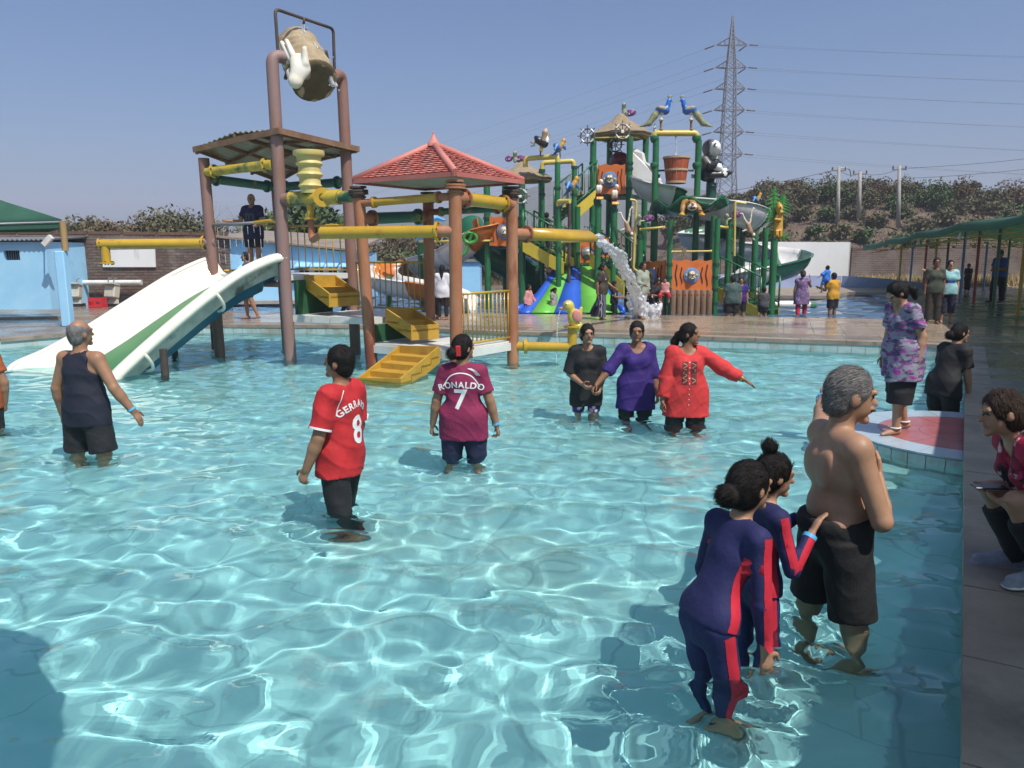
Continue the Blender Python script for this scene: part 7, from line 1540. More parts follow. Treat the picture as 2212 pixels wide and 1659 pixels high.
def human(label, loc, face, H=1.65, skin='skin_a', girth=1.0, belly=1.0, fem=False, lean=0.0, side=0.0, twist=0.0, legs=((0, .06, -1), (0, -.06, -1), (0, -.06, -1), (0, -.1, -1)),
          arms=((.14, .02, -1), (.06, .12, -1), (-.14, .02, -1), (-.06, .12, -1)), head=(0, 0), curl=(.5, .5), vox=.012, hair=('short', 'hair_black'), shirt=None, pants=None, extra=None, dress=None,
          child=0.0, armk=1.0, headk=1.0, detail=False, strands=None, hide_feet=False, band=None, mous=None, drop=0.0, palm=(None, None), shoes=None, spread=.0):
    strands = strands if strands is not None else (2600 if vox <= .009 else 1500 if vox <= .011 else 0); pr = Person(); K = H * girth ** .5; hs = H * (1 + .22 * child) * headk
    T = Matrix.Rotation(twist, 3, 'Z') @ Matrix.Rotation(side, 3, 'Y') @ Matrix.Rotation(-lean, 3, 'X'); ux, uy, uz = T @ Vector((1, 0, 0)), T @ Vector((0, 1, 0)), T @ Vector((0, 0, 1))
    tl, sl = .245 * H * (1 - .06 * child), .245 * H * (1 - .06 * child); pel = Vector((0, 0, 0)); hw = .055 * H * (1.1 if fem else 1) * girth ** .4
    R = {}; zmin = 1e9
    for i, s_ in enumerate((1, -1)):
        hip = Vector((s_ * hw, 0, 0)); th, sh = Vector(legs[2 * i]).normalized(), Vector(legs[2 * i + 1]).normalized(); kn = hip + th * tl; an = kn + sh * sl; R['hip%d' % i], R['kn%d' % i], R['an%d' % i] = hip, kn, an; zmin = min(zmin, an.z)
    up = Vector((0, 0, -zmin + .045 * H)); 
    for k in list(R): R[k] = R[k] + up
    pel = up.copy(); ch = pel + uz * .20 * H; nb = pel + uz * .305 * H; shw = .100 * H * (.93 if fem else 1) * (1 - .06 * child)
    for i, s_ in enumerate((1, -1)):
        sh = pel + uz * .277 * H + ux * s_ * shw; ua, fa = T @ Vector(arms[2 * i]).normalized(), T @ Vector(arms[2 * i + 1]).normalized(); el = sh + ua * .172 * H * armk; wr = el + fa * .148 * H * armk
        R['sh%d' % i], R['el%d' % i], R['wr%d' % i], R['fd%d' % i] = sh, el, wr, fa
    HR = T @ Matrix.Rotation(head[0], 3, 'Z') @ Matrix.Rotation(-head[1], 3, 'X'); hx, hy, hz = HR @ Vector((1, 0, 0)), HR @ Vector((0, 1, 0)), HR @ Vector((0, 0, 1))
    hc = nb + uz * .035 * H + hz * .066 * hs + hy * .012 * hs; pr.R = R; pr.hc = hc; pr.pel = pel; pr.nb = nb
    g = girth
    def torso(s, t=0.0, reg=0, k=.04):
        s.ell(pel + uz * .015 * H, ((.094 if fem else .088) * H * g ** .6 + t, .066 * H * g ** .8 + t, .085 * H + t), T, reg, k)
        s.ell(pel + uz * .095 * H + uy * .012 * H * (belly - .6), ((.076 if fem else .082) * H * g ** .8 + t, .058 * H * g * belly + t, .085 * H + t), T, reg, k)
        s.ell(pel + uz * .205 * H, ((.092 if fem else .099) * H * g ** .6 + t, .064 * H * g ** .8 + t, .092 * H + t), T, reg, k)
        s.cap(R['sh0'] + uz * -.004 * H - ux * .012 * H, R['sh1'] + uz * -.004 * H + ux * .012 * H, .036 * H * g ** .5 + t, None, reg, k)
        for q in (0, 1): s.cap(nb - uz * .012 * H, R['sh%d' % q] + uz * .004 * H, .030 * H + t * .8, .030 * H * g ** .4 + t * .8, reg, .03)
        if fem and child < .5:
            for q in (-1, 1): s.ell(pel + uz * .195 * H + ux * q * .040 * H + uy * .046 * H * g ** .8, (.036 * H * g ** .5 + t, .030 * H * g ** .5 + t, .038 * H * g ** .5 + t), T, reg, .05)
    b = Sdf(vox); torso(b)
    if detail:
        for q in (-1, 1): b.ell(pel + uz * .215 * H + ux * q * .050 * H - uy * .050 * H * g ** .8, (.030 * H, .012 * H, .042 * H), T, 0, .05).ell(pel + uz * .065 * H + ux * q * .070 * H - uy * .012 * H, (.030 * H, .040 * H, .022 * H), T, 0, .03).cap(pel + uz * .29 * H + ux * q * .03 * H - uy * .01 * H, R['sh%d' % (0 if q > 0 else 1)] + uz * .012 * H, .030 * H, .028 * H, 0, .03)
        b.cap(pel + uz * .06 * H - uy * .085 * H * g ** .8, pel + uz * .26 * H - uy * .082 * H * g ** .8, .010 * H, .008 * H, 0, 0, True)
    b.cap(nb - uz * .02 * H, hc - hz * .03 * hs - hy * .01 * hs, .036 * H * g ** .4, .031 * H, 0, .02)
    # head
    b.ell(hc + hz * .012 * hs - hy * .004 * hs, (.045 * hs, .055 * hs, .056 * hs), HR, 0, .02).ell(hc - hz * .026 * hs + hy * .014 * hs, (.036 * hs, .040 * hs, .040 * hs), HR, 0, .03)
    if vox < .02:
        b.cap(hc + hy * .050 * hs + hz * .006 * hs, hc + hy * .064 * hs - hz * .014 * hs, .0065 * hs, .0095 * hs, 0, .012).ell(hc + hy * .050 * hs - hz * .036 * hs, (.017 * hs, .010 * hs, .0065 * hs), HR, 3, .006).ell(hc + hy * .046 * hs - hz * .058 * hs, (.016 * hs, .014 * hs, .012 * hs), HR, 0, .015)
        b.cap(hc + hy * .048 * hs + hz * .016 * hs - hx * .024 * hs, hc + hy * .048 * hs + hz * .016 * hs + hx * .024 * hs, .008 * hs, None, 0, .015)
        for q in (-1, 1):
            b.ell(hc + hx * q * .046 * hs - hz * .006 * hs - hy * .004 * hs, (.008 * hs, .014 * hs, .019 * hs), HR, 0, .006)
            b.ell(hc + hx * q * .019 * hs + hy * .0475 * hs + hz * .003 * hs, (.0085 * hs, .006 * hs, .0045 * hs), HR, 2, 0)
            b.cap(hc + hx * q * .010 * hs + hy * .0545 * hs + hz * .017 * hs, hc + hx * q * .030 * hs + hy * .048 * hs + hz * .019 * hs, .0034 * hs, .0026 * hs, 2, 0)
        if mous: b.cap(hc + hy * .059 * hs - hz * .0265 * hs - hx * .016 * hs, hc + hy * .059 * hs - hz * .0265 * hs + hx * .016 * hs, .0065 * hs, None, 4, .0)
    # limbs
    for i in (0, 1):
        s_ = 1 - 2 * i; sh, el, wr, fd = R['sh%d' % i], R['el%d' % i], R['wr%d' % i], R['fd%d' % i]; a = g ** .55
        b.cap(sh, el, .033 * H * a, .0255 * H * a, 0, .03).cap(el, el.lerp(wr, .35), .027 * H * a, .0265 * H * a, 0, .01).cap(el.lerp(wr, .3), wr, .0265 * H * a, .0175 * H * a, 0, .01)
        # hand: flat palm, four curled fingers of unequal length, thumb from the side of the palm
        pn = Vector(palm[i]) if palm[i] is not None else -ux * s_ ; pn = ortho(fd, pn); ac = fd.cross(pn) * (1 if True else 1); c_ = curl[i]; hh = .102 * H
        th_side = ac if ac.dot(uy) > 0 else -ac
        p1 = wr + fd * hh * .42; b.cap(wr + fd * hh * .05, p1, .021 * H * .82, .026 * H * .85, 0, .008, flat=tuple(pn), fk=.48)
        if vox < .0145:
            for j, (o_, ln) in enumerate(((.62, .86), (.21, 1.0), (-.21, .95), (-.62, .75))):
                base = p1 + th_side * o_ * .024 * H; d1 = (fd * math.cos(c_ * .6) + pn * math.sin(c_ * .6) + th_side * o_ * .10 * (1 - c_)).normalized(); d2 = (fd * math.cos(c_ * 1.7) + pn * math.sin(c_ * 1.7)).normalized(); fl = .030 * H * ln; m_ = base + d1 * fl; e_ = m_ + d2 * fl * .85
                r_ = max(.0060 * H, vox * .62); b.cap(base - d1 * .006, m_, r_ * 1.02, r_ * .95, 0, .003).cap(m_, e_, r_ * .95, r_ * .8, 0, .003)
            r_ = max(.0070 * H, vox * .66); t0_ = wr + fd * hh * .14 + th_side * .018 * H; t1_ = t0_ + (fd * .55 + th_side * .75 + pn * .25 * (1 + c_)).normalized() * .032 * H; b.cap(t0_, t1_, r_ * 1.2, r_, 0, .008).cap(t1_, t1_ + (fd * .9 + th_side * .2 + pn * .5 * c_).normalized() * .026 * H, r_, r_ * .8, 0, .003)
        else: b.cap(p1, p1 + (fd + pn * c_ * .5).normalized() * .045 * H, .020 * H, .013 * H, 0, .01, flat=tuple(pn), fk=.6).cap(wr + fd * hh * .15 + th_side * .014 * H, wr + fd * hh * .5 + th_side * .032 * H, .009 * H, .007 * H, 0, .006)
        hp, kn, an = R['hip%d' % i], R['kn%d' % i], R['an%d' % i]; a = g ** .6
        b.cap(hp, kn, .054 * H * a * (1.08 if fem else 1), .035 * H * a, 0, .03).cap(kn, kn.lerp(an, .32), .036 * H * a, .035 * H * a, 0, .015).cap(kn.lerp(an, .3), an, .035 * H * a, .021 * H, 0, .015)
        fdv = Vector((.10 * s_, 1, 0)).normalized(); b.cap(an + Vector((0, 0, -.020 * H)) - fdv * .022 * H, an + fdv * .06 * H + Vector((0, 0, -.024 * H)), .022 * H, .019 * H, 0, .015).cap(an + fdv * .06 * H + Vector((0, 0, -.024 * H)), an + fdv * .105 * H + Vector((s_ * .004 * H, 0, -.031 * H)), .021 * H, .013 * H, 0, .01, flat=(0, 0, 1), fk=.75)
    body = b.build('person', [M(skin), M('eye_white'), M('eye_dark'), M('lip'), M(mous or 'hair_black')], None)
    body.location = Vector(loc) - Vector((0, 0, drop)); body.rotation_euler = (0, 0, math.atan2(-face[0], face[1])); tag(body, label, 'person'); RECEIVE.append(body); pr.o = body; pr.T = (ux, uy, uz)
    def wr_(amp, sc): 
        ph = random.random() * 6
        return lambda x, y, z: amp * (np.sin(x * sc + z * sc * .7 + ph) * np.sin(y * sc * .9 - z * sc * .5 + ph) + .55 * (1 - np.abs(np.sin(z * sc * .9 + x * sc * .55 + 1.3 * np.sin(y * sc * .6 + x * 9 + ph)))) ** 3 * -1.6 + .22 * (1 - np.abs(np.sin(z * sc * .45 - x * sc * .8 + y * sc * .5 + ph))) ** 4 * -1.8)
    vx = max(vox, .010)
    if pants:                              # dict: mat, len (0..2), loose
        s = Sdf(vx); ln = pants.get('len', 1.0); lo = pants.get('loose', .012); fl = pants.get('flare', 0)
        s.ell(pel + uz * .015 * H, ((.094 if fem else .088) * H * g ** .6 + lo, .066 * H * g ** .8 + lo, .085 * H + lo), T, 0, .04)
        if not shirt and not dress: s.ell(pel + uz * .05 * H, (.090 * H * g ** .7 + lo, .066 * H * g * belly ** .7 + lo, .06 * H + lo), T, 0, .04)
        for i in (0, 1):
            hp, kn, an = R['hip%d' % i], R['kn%d' % i], R['an%d' % i]; a = g ** .6; r0, r1, r2 = .054 * H * a * (1.08 if fem else 1) + lo, .037 * H * a + lo * 1.2 + fl * .5, .026 * H + lo * 1.5 + fl; s_ = 1 - 2 * i
            rg = 0
            if ln <= 1: e = hp.lerp(kn, ln); rr = r0 + (r1 - r0) * ln + fl; s.cone(hp + (hp - kn) * .08, e, r0, rr, 0, .03)
            else: s.cap(hp, kn, r0, r1, 0, .03); e = kn.lerp(an, ln - 1); s.cone(kn, e, r1, r1 + (r2 - r1) * (ln - 1), 0, .02)
            if False:
                o_ = Vector((s_ * 1, 0, 0)) * (r0 * .45)
                if ln <= 1: s.cone(hp + o_, e + o_ * .95, r0 * .60, rr * .60, 1, .004)
                else: s.cap(hp + o_, kn + o_ * .66, r0 * .60, r1 * .60, 1, .004); s.cone(kn + o_ * .66, e + o_ * .5, r1 * .60, (r1 + (r2 - r1) * (ln - 1)) * .60, 1, .004)
        if pants.get('cut', True): s.half(pel + uz * (.075 if not shirt else .16) * H, uz)
        o = s.build(pants.get('name', 'trousers'), [M(pants['mat']), M(pants.get('stripe') or pants['mat'])], body, disp=wr_(.0045, 26)); RECEIVE.append(o)
    if shirt:                              # dict: mat, sleeve (0..2), hem (fraction of H below the hip joint), loose
        s = Sdf(vx); lo = shirt.get('loose', .014); torso(s, lo); hem = shirt.get('hem', .03); fl = shirt.get('flare', .004)
        zb = pel - uz * (hem + .03) * H; po = (pants or {}).get('loose', .012) + .005
        for i in (0, 1): hp, kn = R['hip%d' % i], R['kn%d' % i]; s.cap(hp + uz * .03 * H, hp.lerp(kn, min(1, (hem + .05) / .245)), .055 * H * g ** .6 * (1.08 if fem else 1) + po, .052 * H * g ** .6 + po + fl * .6, 0, .05)
        s.ell(pel + uz * .015 * H, ((.094 if fem else .088) * H * g ** .6 + po, .066 * H * g ** .8 + po, .085 * H + po), T, 0, .04)
        s.cap(pel + uz * .10 * H, zb, (.088 * H * g ** .75 + lo), (.094 if fem else .09) * H * g ** .65 + lo + fl, 0, .05, flat=tuple(uy), fk=.74 if belly < 1.15 else .82)
        sv = shirt.get('sleeve', .55); mats = [M(shirt['mat']), M(shirt.get('stripe') or shirt['mat']), M(shirt.get('cuff') or shirt['mat'])]
        for i in (0, 1):
            sh, el, wr = R['sh%d' % i], R['el%d' % i], R['wr%d' % i]; a = g ** .55; r0, r1, r2 = .034 * H * a + lo * .75, .027 * H * a + lo * 1.0 + shirt.get('sfl', .006), .0195 * H * a + lo + shirt.get('sfl', 0) * .6; o_ = (sh - pel - uz * .285 * H).normalized()
            if sv <= 0: pass
            elif sv <= 1:
                e = sh.lerp(el, sv); rr = r0 + (r1 - r0) * sv + .004; s.cone(sh - (el - sh) * .06, e, r0, rr, 0, .035)
                pr.cuffs = getattr(pr, 'cuffs', []) + [(e, (el - sh).normalized(), rr)]
            else: s.cap(sh, el, r0, r1, 0, .03); e = el.lerp(wr, sv - 1); s.cone(el, e, r1, r2 + (r1 - r2) * (2 - sv), 0, .02)
            if False:
                q = o_ * r0 * .42
                if sv > 1: q2 = ortho(R['wr%d' % i] - el, o_) * r1 * .42; q1 = ortho(el - sh, o_) * r0 * .42; s.cap(sh + q1 * .9, el + q1 * .8, r0 * .64, r1 * .66, 1, .004).cone(el + q2, e + q2 * .9, r1 * .66, r2 * .70, 1, .004)
        if False:
            for q in (-1, 1): s.cap(pel + uz * .22 * H + ux * q * .052 * H, pel - uz * .02 * H + ux * q * .050 * H, .052 * H + lo, .050 * H + lo, 1, .004)
        if sv <= 0:                        # racer-back vest: bare shoulders
            for i in (0, 1): q = R['sh%d' % i]; s.cap(q + ux * (1 - 2 * i) * .03 * H - uy * .12 * H - uz * .02 * H, q + ux * (1 - 2 * i) * .03 * H + uy * .12 * H - uz * .02 * H, .062 * H, None, 0, 0, True)
            for i in (0, 1): q = R['sh%d' % i]; s.cap(q + ux * (1 - 2 * i) * .0 * H + uz * .05 * H - uy * .2 * H, q + uz * .05 * H + uy * .2 * H, .05 * H, None, 0, 0, True)
        s.half(pel - uz * hem * H, -uz); nk = shirt.get('neck', .046); s.cap(nb + uz * .012 * H + uy * .02 * H, nb + uz * .12 * H + uy * .03 * H, nk * H, nk * H * 1.3, 0, 0, True)
        if nk > .055: s.cap(nb + uy * .05 * H, nb + uy * .16 * H + uz * .02 * H, nk * H * .8, nk * H * .9, 0, 0, True)
        pr.shirt = s.build(shirt.get('name', 'shirt'), mats, body, disp=wr_(shirt.get('wr', .005), shirt.get('wsc', 21))); RECEIVE.append(pr.shirt)
        if shirt.get('cuff') and sv <= 1:
            for e, d_, rr in pr.cuffs: MB().lathe([(rr - .01, -.012), (rr + .006, -.012), (rr + .006, .004), (rr - .01, .004)], e, 20, d_).build('cuff', M(shirt['cuff']), pr.shirt)
    if dress: pass
    hst, hm = hair
    if hst != 'none':
        s = Sdf(max(.008, vox * .75)); t_ = .0048 * hs if hst not in ('thin', 'bald', 'recede') else .003 * hs
        s.ell(hc + hz * .014 * hs - hy * .007 * hs, (.046 * hs + t_, .056 * hs + t_, .057 * hs + t_), HR, 0, .01)
        if hst in ('long', 'pony', 'bun', 'topbun', 'bob'): s.ell(hc - hz * .012 * hs - hy * .022 * hs, (.046 * hs + t_, .042 * hs + t_, .052 * hs + t_), HR, 0, .02)
        else: s.ell(hc - hz * .02 * hs - hy * .024 * hs, (.040 * hs + t_ * .7, .034 * hs + t_, .038 * hs + t_), HR, 0, .02)
        if hst == 'bun': s.ell(hc - hy * .076 * hs - hz * .022 * hs, (.034 * hs, .028 * hs, .034 * hs), HR, 0, .01)
        if hst == 'lowbun': s.ell(hc - hy * .076 * hs - hz * .022 * hs, (.034 * hs, .028 * hs, .034 * hs), HR, 0, .01)
        if hst == 'topbun': s.ell(hc - hy * .035 * hs + hz * .088 * hs, (.026 * hs, .026 * hs, .024 * hs), HR, 0, .006).cap(hc - hy * .03 * hs + hz * .06 * hs, hc - hy * .035 * hs + hz * .08 * hs, .018 * hs, None, 0, .006)
        if hst == 'pony': s.cap(hc - hy * .07 * hs - hz * .005 * hs, hc - hy * .098 * hs - hz * .055 * hs, .026 * hs, .026 * hs, 0, .01).cap(hc - hy * .098 * hs - hz * .055 * hs, hc - hy * .085 * hs - hz * .11 * hs, .026 * hs, .012 * hs, 0, .015)
        if hst == 'long': s.cap(hc - hy * .04 * hs - hz * .03 * hs, nb - uz * .09 * H - uy * .065 * H * g, .044 * hs, .026 * hs, 0, .02, flat=tuple(hy), fk=.6)
        # cut out face and ears
        fwd = .030 if hst not in ('bald', 'thin') else -.005
        s.cap(hc + hy * (.075 if hst != 'recede' else .06) * hs - hz * .015 * hs, hc + hy * .065 * hs - hz * .11 * hs, .052 * hs, .06 * hs, 0, 0, True)
        s.ell(hc + hy * .066 * hs + hz * .006 * hs, (.040 * hs, .036 * hs, .040 * hs), HR, 0, 0, True)
        for q in (-1, 1): s.cap(hc + hx * q * .062 * hs + hy * .012 * hs - hz * .01 * hs, hc + hx * q * .05 * hs + hy * .02 * hs - hz * .09 * hs, .017 * hs, .02 * hs, 0, 0, True)
        if hst in ('bald',): s.ell(hc + hz * .052 * hs + hy * .012 * hs, (.047 * hs, .064 * hs, .046 * hs), HR, 0, 0, True)
        if hst == 'recede': s.ell(hc + hz * .035 * hs + hy * .058 * hs, (.028 * hs, .022 * hs, .028 * hs), HR, 0, 0, True)
        sc = 190 / H
        pr.hair = s.build('hair', [M(hm)], body, disp=lambda x, y, z: .0022 * np.sin(x * sc + y * sc * .6) * np.sin(z * sc * .5 + x * sc * .3))
    if hst != 'none' and strands:          # single strands lying on the hair
        me = pr.hair.data; rg = np.random.default_rng(int(H * 1000)); nP = len(me.polygons); vs, fs = [], []
        for i in rg.integers(0, nP, strands):
            pl = me.polygons[int(i)]; n_ = pl.normal.copy(); c_ = pl.center.copy()
            fl = {'recede': -hy * .9 - hz * .5, 'short': -hy * .5 - hz * .8, 'bald': -hz, 'long': -hz - hy * .3, 'topbun': hz * .9 - hy * .35}.get(hst, -hy - hz * .25) + Vector(rg.normal(size=3)) * .22
            d_ = fl - n_ * fl.dot(n_)
            if d_.length < 1e-3: continue
            d_.normalize(); u_ = d_.cross(n_); L_ = hs * (.012 + .022 * rg.random()); w_ = .0009 + .0008 * rg.random(); lift = .0015 + (.006 * rg.random() ** 3 if hst in ('recede', 'short') else .003 * rg.random() ** 3); k = len(vs)
            vs += [c_ - u_ * w_, c_ + u_ * w_, c_ + d_ * L_ * .5 + u_ * w_ + n_ * lift, c_ + d_ * L_ * .5 - u_ * w_ + n_ * lift, c_ + d_ * L_ - n_ * (L_ * L_ / (.11 * hs) * .3) + n_ * lift * .6]; fs += [(k, k + 1, k + 2, k + 3), (k + 3, k + 2, k + 4)]
        so_ = mk('hair_strands', vs, fs, M(hm), pr.hair); so_['kind'] = 'stuff'
    if band is not None:
        i, mt = band; q = R['wr%d' % i] - R['fd%d' % i] * .012 * H; MB().lathe([(.021 * H, -.011), (.0235 * H, -.010), (.0235 * H, .010), (.021 * H, .011)], q, 14, R['fd%d' % i]).build('wristband', M(mt), body)
    if shoes:
        for i in (0, 1):
            s = Sdf(.011); an = R['an%d' % i]; s_ = 1 - 2 * i; fdv = Vector((.22 * s_, 1, 0)).normalized(); s.cap(an + Vector((0, 0, .0)) - fdv * .02 * H, an + fdv * .06 * H + Vector((0, 0, -.016 * H)), .031 * H, .027 * H, 0, .02).cap(an + fdv * .06 * H + Vector((0, 0, -.018 * H)), an + fdv * .12 * H + Vector((0, 0, -.024 * H)), .027 * H, .021 * H, 0, .015).cap(an - fdv * .03 * H + Vector((0, 0, -.036 * H)), an + fdv * .125 * H + Vector((0, 0, -.036 * H)), .028 * H, .026 * H, 0, .004, flat=(0, 0, 1), fk=.3); s.half(an + Vector((0, 0, .03 * H)), (0, 0, 1)); so_ = s.build('shoe', [M(shoes)], body); s = Sdf(.009); s.cap(an - fdv * .03 * H + Vector((0, 0, -.040 * H)), an + fdv * .122 * H + Vector((0, 0, -.040 * H)), .031 * H, .029 * H, 0, 0, flat=(0, 0, 1), fk=.28); s.build('sole', M('white_paint'), so_)
    return pr
def side_strip(o, pts, outs, w, mat, name='red_stripe'):
    me = o.data; bv = BVHTree.FromPolygons([v.co for v in me.vertices], [tuple(q.vertices) for q in me.polygons]); vs = []; n = len(pts); cols = 5
    for i in range(n):
        a = Vector(pts[i]); t = (Vector(pts[min(i + 1, n - 1)]) - Vector(pts[max(i - 1, 0)])).normalized(); d = ortho(t, outs[i]); u = t.cross(d).normalized()
        for j in range(cols):
            c = a + u * w * (j / (cols - 1) - .5); h = bv.ray_cast(c, d, .5); vs.append((h[0] + d * .003) if h[0] is not None else c + d * .05)
    fs = [(i * cols + j, i * cols + j + 1, (i + 1) * cols + j + 1, (i + 1) * cols + j) for i in range(n - 1) for j in range(cols - 1)]
    q = mk(name, vs, fs, M(mat), o, True); RECEIVE.append(q); return q
def suit_stripes(pr, H):
    ux, uy, uz = pr.T; R = pr.R; legs = next(c for c in pr.o.children if c.name.startswith('suit_legs'))
    for i in (0, 1):
        s_ = 1 - 2 * i; o_ = ux * s_
        pa = [R['sh%d' % i].lerp(R['el%d' % i], t) for t in np.linspace(-.05, 1, 9)] ; pb = [R['el%d' % i].lerp(R['wr%d' % i], t) for t in np.linspace(.12, .92, 8)]
        side_strip(pr.shirt, pa + pb, [o_ + uz * .35] * 9 + [o_] * 8, .032 * H, 'suit_red')
        side_strip(pr.shirt, [pr.pel + uz * H * t + o_ * .02 for t in np.linspace(.225, .01, 10)], [o_] * 10, .036 * H, 'suit_red')
        side_strip(legs, [R['hip%d' % i].lerp(R['kn%d' % i], t) for t in np.linspace(-.1, 1, 8)] + [R['kn%d' % i].lerp(R['an%d' % i], t) for t in np.linspace(.12, .85, 7)], [Vector((s_, 0, 0))] * 15, .036 * H, 'suit_red')
M('shoe_grey', (.22, .24, .29), (.30, .32, .36), 30, .7)
M('band_blue', (.10, .42, .75), rough=.4); M('gold_band', (.5, .33, .10), rough=.25, metal=.8); M('anklet', (.72, .70, .64), rough=.4); M('print_white', (.74, .72, .72), rough=.6)
# ------------------------------------------------------------------ lettering laid on cloth
def lay(o, verts, faces, name, mat, dirv, off=.004):
    me = o.data; bv = BVHTree.FromPolygons([v.co for v in me.vertices], [tuple(p.vertices) for p in me.polygons]); dirv = Vector(dirv).normalized(); out = []
    for v in verts:
        h = bv.ray_cast(Vector(v) - dirv * .6, dirv, 1.5); out.append((h[0] - dirv * off) if h[0] is not None else Vector(v))
    return mk(name, out, faces, M(mat), o, True)
def text_mesh(txt, size, arc=None, bold=.0):
    vs_all, fs_all = [], []; xcur = 0; glyphs = []
    for ch in txt:
        cu = bpy.data.curves.new('g', 'FONT'); cu.body = ch; cu.size = size; cu.offset = bold; cu.resolution_u = 3; ob = bpy.data.objects.new('g', cu); C.objects.link(ob); dg = bpy.context.evaluated_depsgraph_get(); me = bpy.data.meshes.new_from_object(ob.evaluated_get(dg))
        bm = bmesh.new(); bm.from_mesh(me); bmesh.ops.triangulate(bm, faces=bm.faces[:])
        for _ in range(2): bmesh.ops.subdivide_edges(bm, edges=[e for e in bm.edges if e.calc_length() > size * .12], cuts=1)
        bmesh.ops.triangulate(bm, faces=bm.faces[:]); bm.verts.index_update(); V = [v.co.copy() for v in bm.verts]; Fq = [tuple(v.index for v in f.verts) for f in bm.faces]; bm.free()
        x0, x1 = min(v.x for v in V), max(v.x for v in V); glyphs.append((V, Fq, x0, x1)); bpy.data.objects.remove(ob); bpy.data.meshes.remove(me); bpy.data.curves.remove(cu)
    gap = size * .07; tot = sum(g[3] - g[2] for g in glyphs) + gap * (len(glyphs) - 1); x = -tot / 2
    for V, Fq, x0, x1 in glyphs:
        w = x1 - x0; cx = x + w / 2; n = len(vs_all)
        for v in V:
            lx, ly = v.x - x0 - w / 2, v.y
            if arc: a = cx / arc; q = Vector((math.sin(a) * (arc + ly) + lx * math.cos(a), math.cos(a) * (arc + ly) - arc - lx * math.sin(a)))
            else: q = Vector((cx + lx, ly))
            vs_all.append(q)
        fs_all += [tuple(i + n for i in f) for f in Fq]; x += w + gap
    return vs_all, fs_all
def print_on(pr, name, txt, size, up_, side_=0.0, arc=None, mat='print_white', back=True, bold=.0, sx=1.0):
    ux, uy, uz = pr.T; V, Fq = text_mesh(txt, size, arc, bold); d = uy if back else -uy; rx = ux if back else -ux
    c = pr.pel + uz * up_ + rx * side_
    return lay(pr.shirt, [c + rx * v.x * sx + uz * v.y for v in V], Fq, name, mat, d)
def ribbon_on(pr, name, pts, w, mat, back=True):
    ux, uy, uz = pr.T; d = uy if back else -uy; rx = ux if back else -ux; P2_ = [Vector((x, z, 0)) for x, z in pts]; pp = spline([(q.x, q.y, 0) for q in P2_], 6); vs, fs = [], []
    for i, q in enumerate(pp):
        t = (pp[min(i + 1, len(pp) - 1)] - pp[max(0, i - 1)]).normalized(); n = Vector((-t.y, t.x, 0))
        for s_ in (-1, 1): r = q + n * s_ * w / 2; vs.append(pr.pel + rx * r.x + uz * r.y)
    fs = [(2 * i, 2 * i + 1, 2 * i + 3, 2 * i + 2) for i in range(len(pp) - 1)]; return lay(pr.shirt, vs, fs, name, mat, d)
def at_water(x, y, z=0.0): v = G(x, y, z); return v
def Hof(x, y, loc, base): return P(x, y, loc.y).z - base
st0 = ((.02, .02, -1), (0, -.04, -1), (-.02, .02, -1), (0, -.04, -1))
FL = FLOOR
def pos(x, y, zw=0.0, zg=FL): v = G(x, y, zw); v.z = zg; return v
# ---- the man in black shorts and the two girls
v = pos(1792, 1322); Hm = Hof(1830, 806, v, FL)
man = human('bare-chested grey-haired man in black shorts with two girls behind him', v, (.985, .17), Hm, 'skin_c', 1.06, 1.42, False, -.02, 0, -.08, ((.10, .10, -1), (.05, -.05, -1), (-.10, -.06, -1), (-.03, -.10, -1)), ((.22, .26, -.95), (-.74, .34, .40), (-.86, .46, .05), (-.86, .44, .16)), (-.12, .16), (.7, .9), .008, ('recede', 'hair_grey'), None, dict(mat='pin_black', len=.84, loose=.018, flare=.012, name='shorts', cut=True), band=(1, 'band_blue'), mous='hair_grey', palm=((-.3, -.9, .3), None), armk=1.12, headk=1.08, detail=True)
MB().tube(spline([Vector((.095 * Hm, .02, .40 * Hm)), Vector((.10 * Hm, .035, .36 * Hm)), Vector((.092 * Hm, .03, .33 * Hm))], 4), .003, 5).build('drawstring', M('print_white'), man.o)
suit = dict(mat='suit_navy', stripe='suit_red', flank=True, sleeve=1.98, hem=.0, loose=.007, neck=.040, wr=.0022, wsc=30, name='suit_top', sfl=0)
leg_s = dict(mat='suit_navy', stripe='suit_red', len=1.9, loose=.006, name='suit_legs')
v = pos(1650, 1345); v.x, v.y = 1.23, 3.66
g2_ = human('girl with a top bun in a navy and red swimsuit clinging to the man', v, (.97, .20), 1.44, 'skin_c', .68, .85, True, .06, 0, 0, ((.02, .10, -1), (0, -.12, -1), (-.02, -.05, -1), (0, -.14, -1)), ((.25, .22, -.94), (-.30, .62, .80), (-.2, .5, -.8), (0, .8, .5)), (-.10, .10), (.25, .5), .008, ('topbun', 'hair_black'), suit, leg_s, child=.25, band=(0, 'band_blue'), palm=((.2, .8, -.3), None))
v = pos(1552, 1470); v.x, v.y = .86, 3.20
g1_ = human('girl with a low bun in a navy and red swimsuit bending forward in the water', v, (.93, .42), 1.54, 'skin_c', .66, .85, True, .36, 0, 0, ((.02, .22, -1), (0, -.02, -1), (-.02, .20, -1), (0, -.03, -1)), ((.20, .30, -1), (.0, .52, -.92), (-.3, .35, -.9), (0, .5, -.8)), (.0, -.30), (.25, .4), .008, ('bun', 'hair_black'), suit, leg_s, child=.2, palm=((-.9, .1, 0), None))
suit_stripes(g1_, 1.50); suit_stripes(g2_, 1.42)
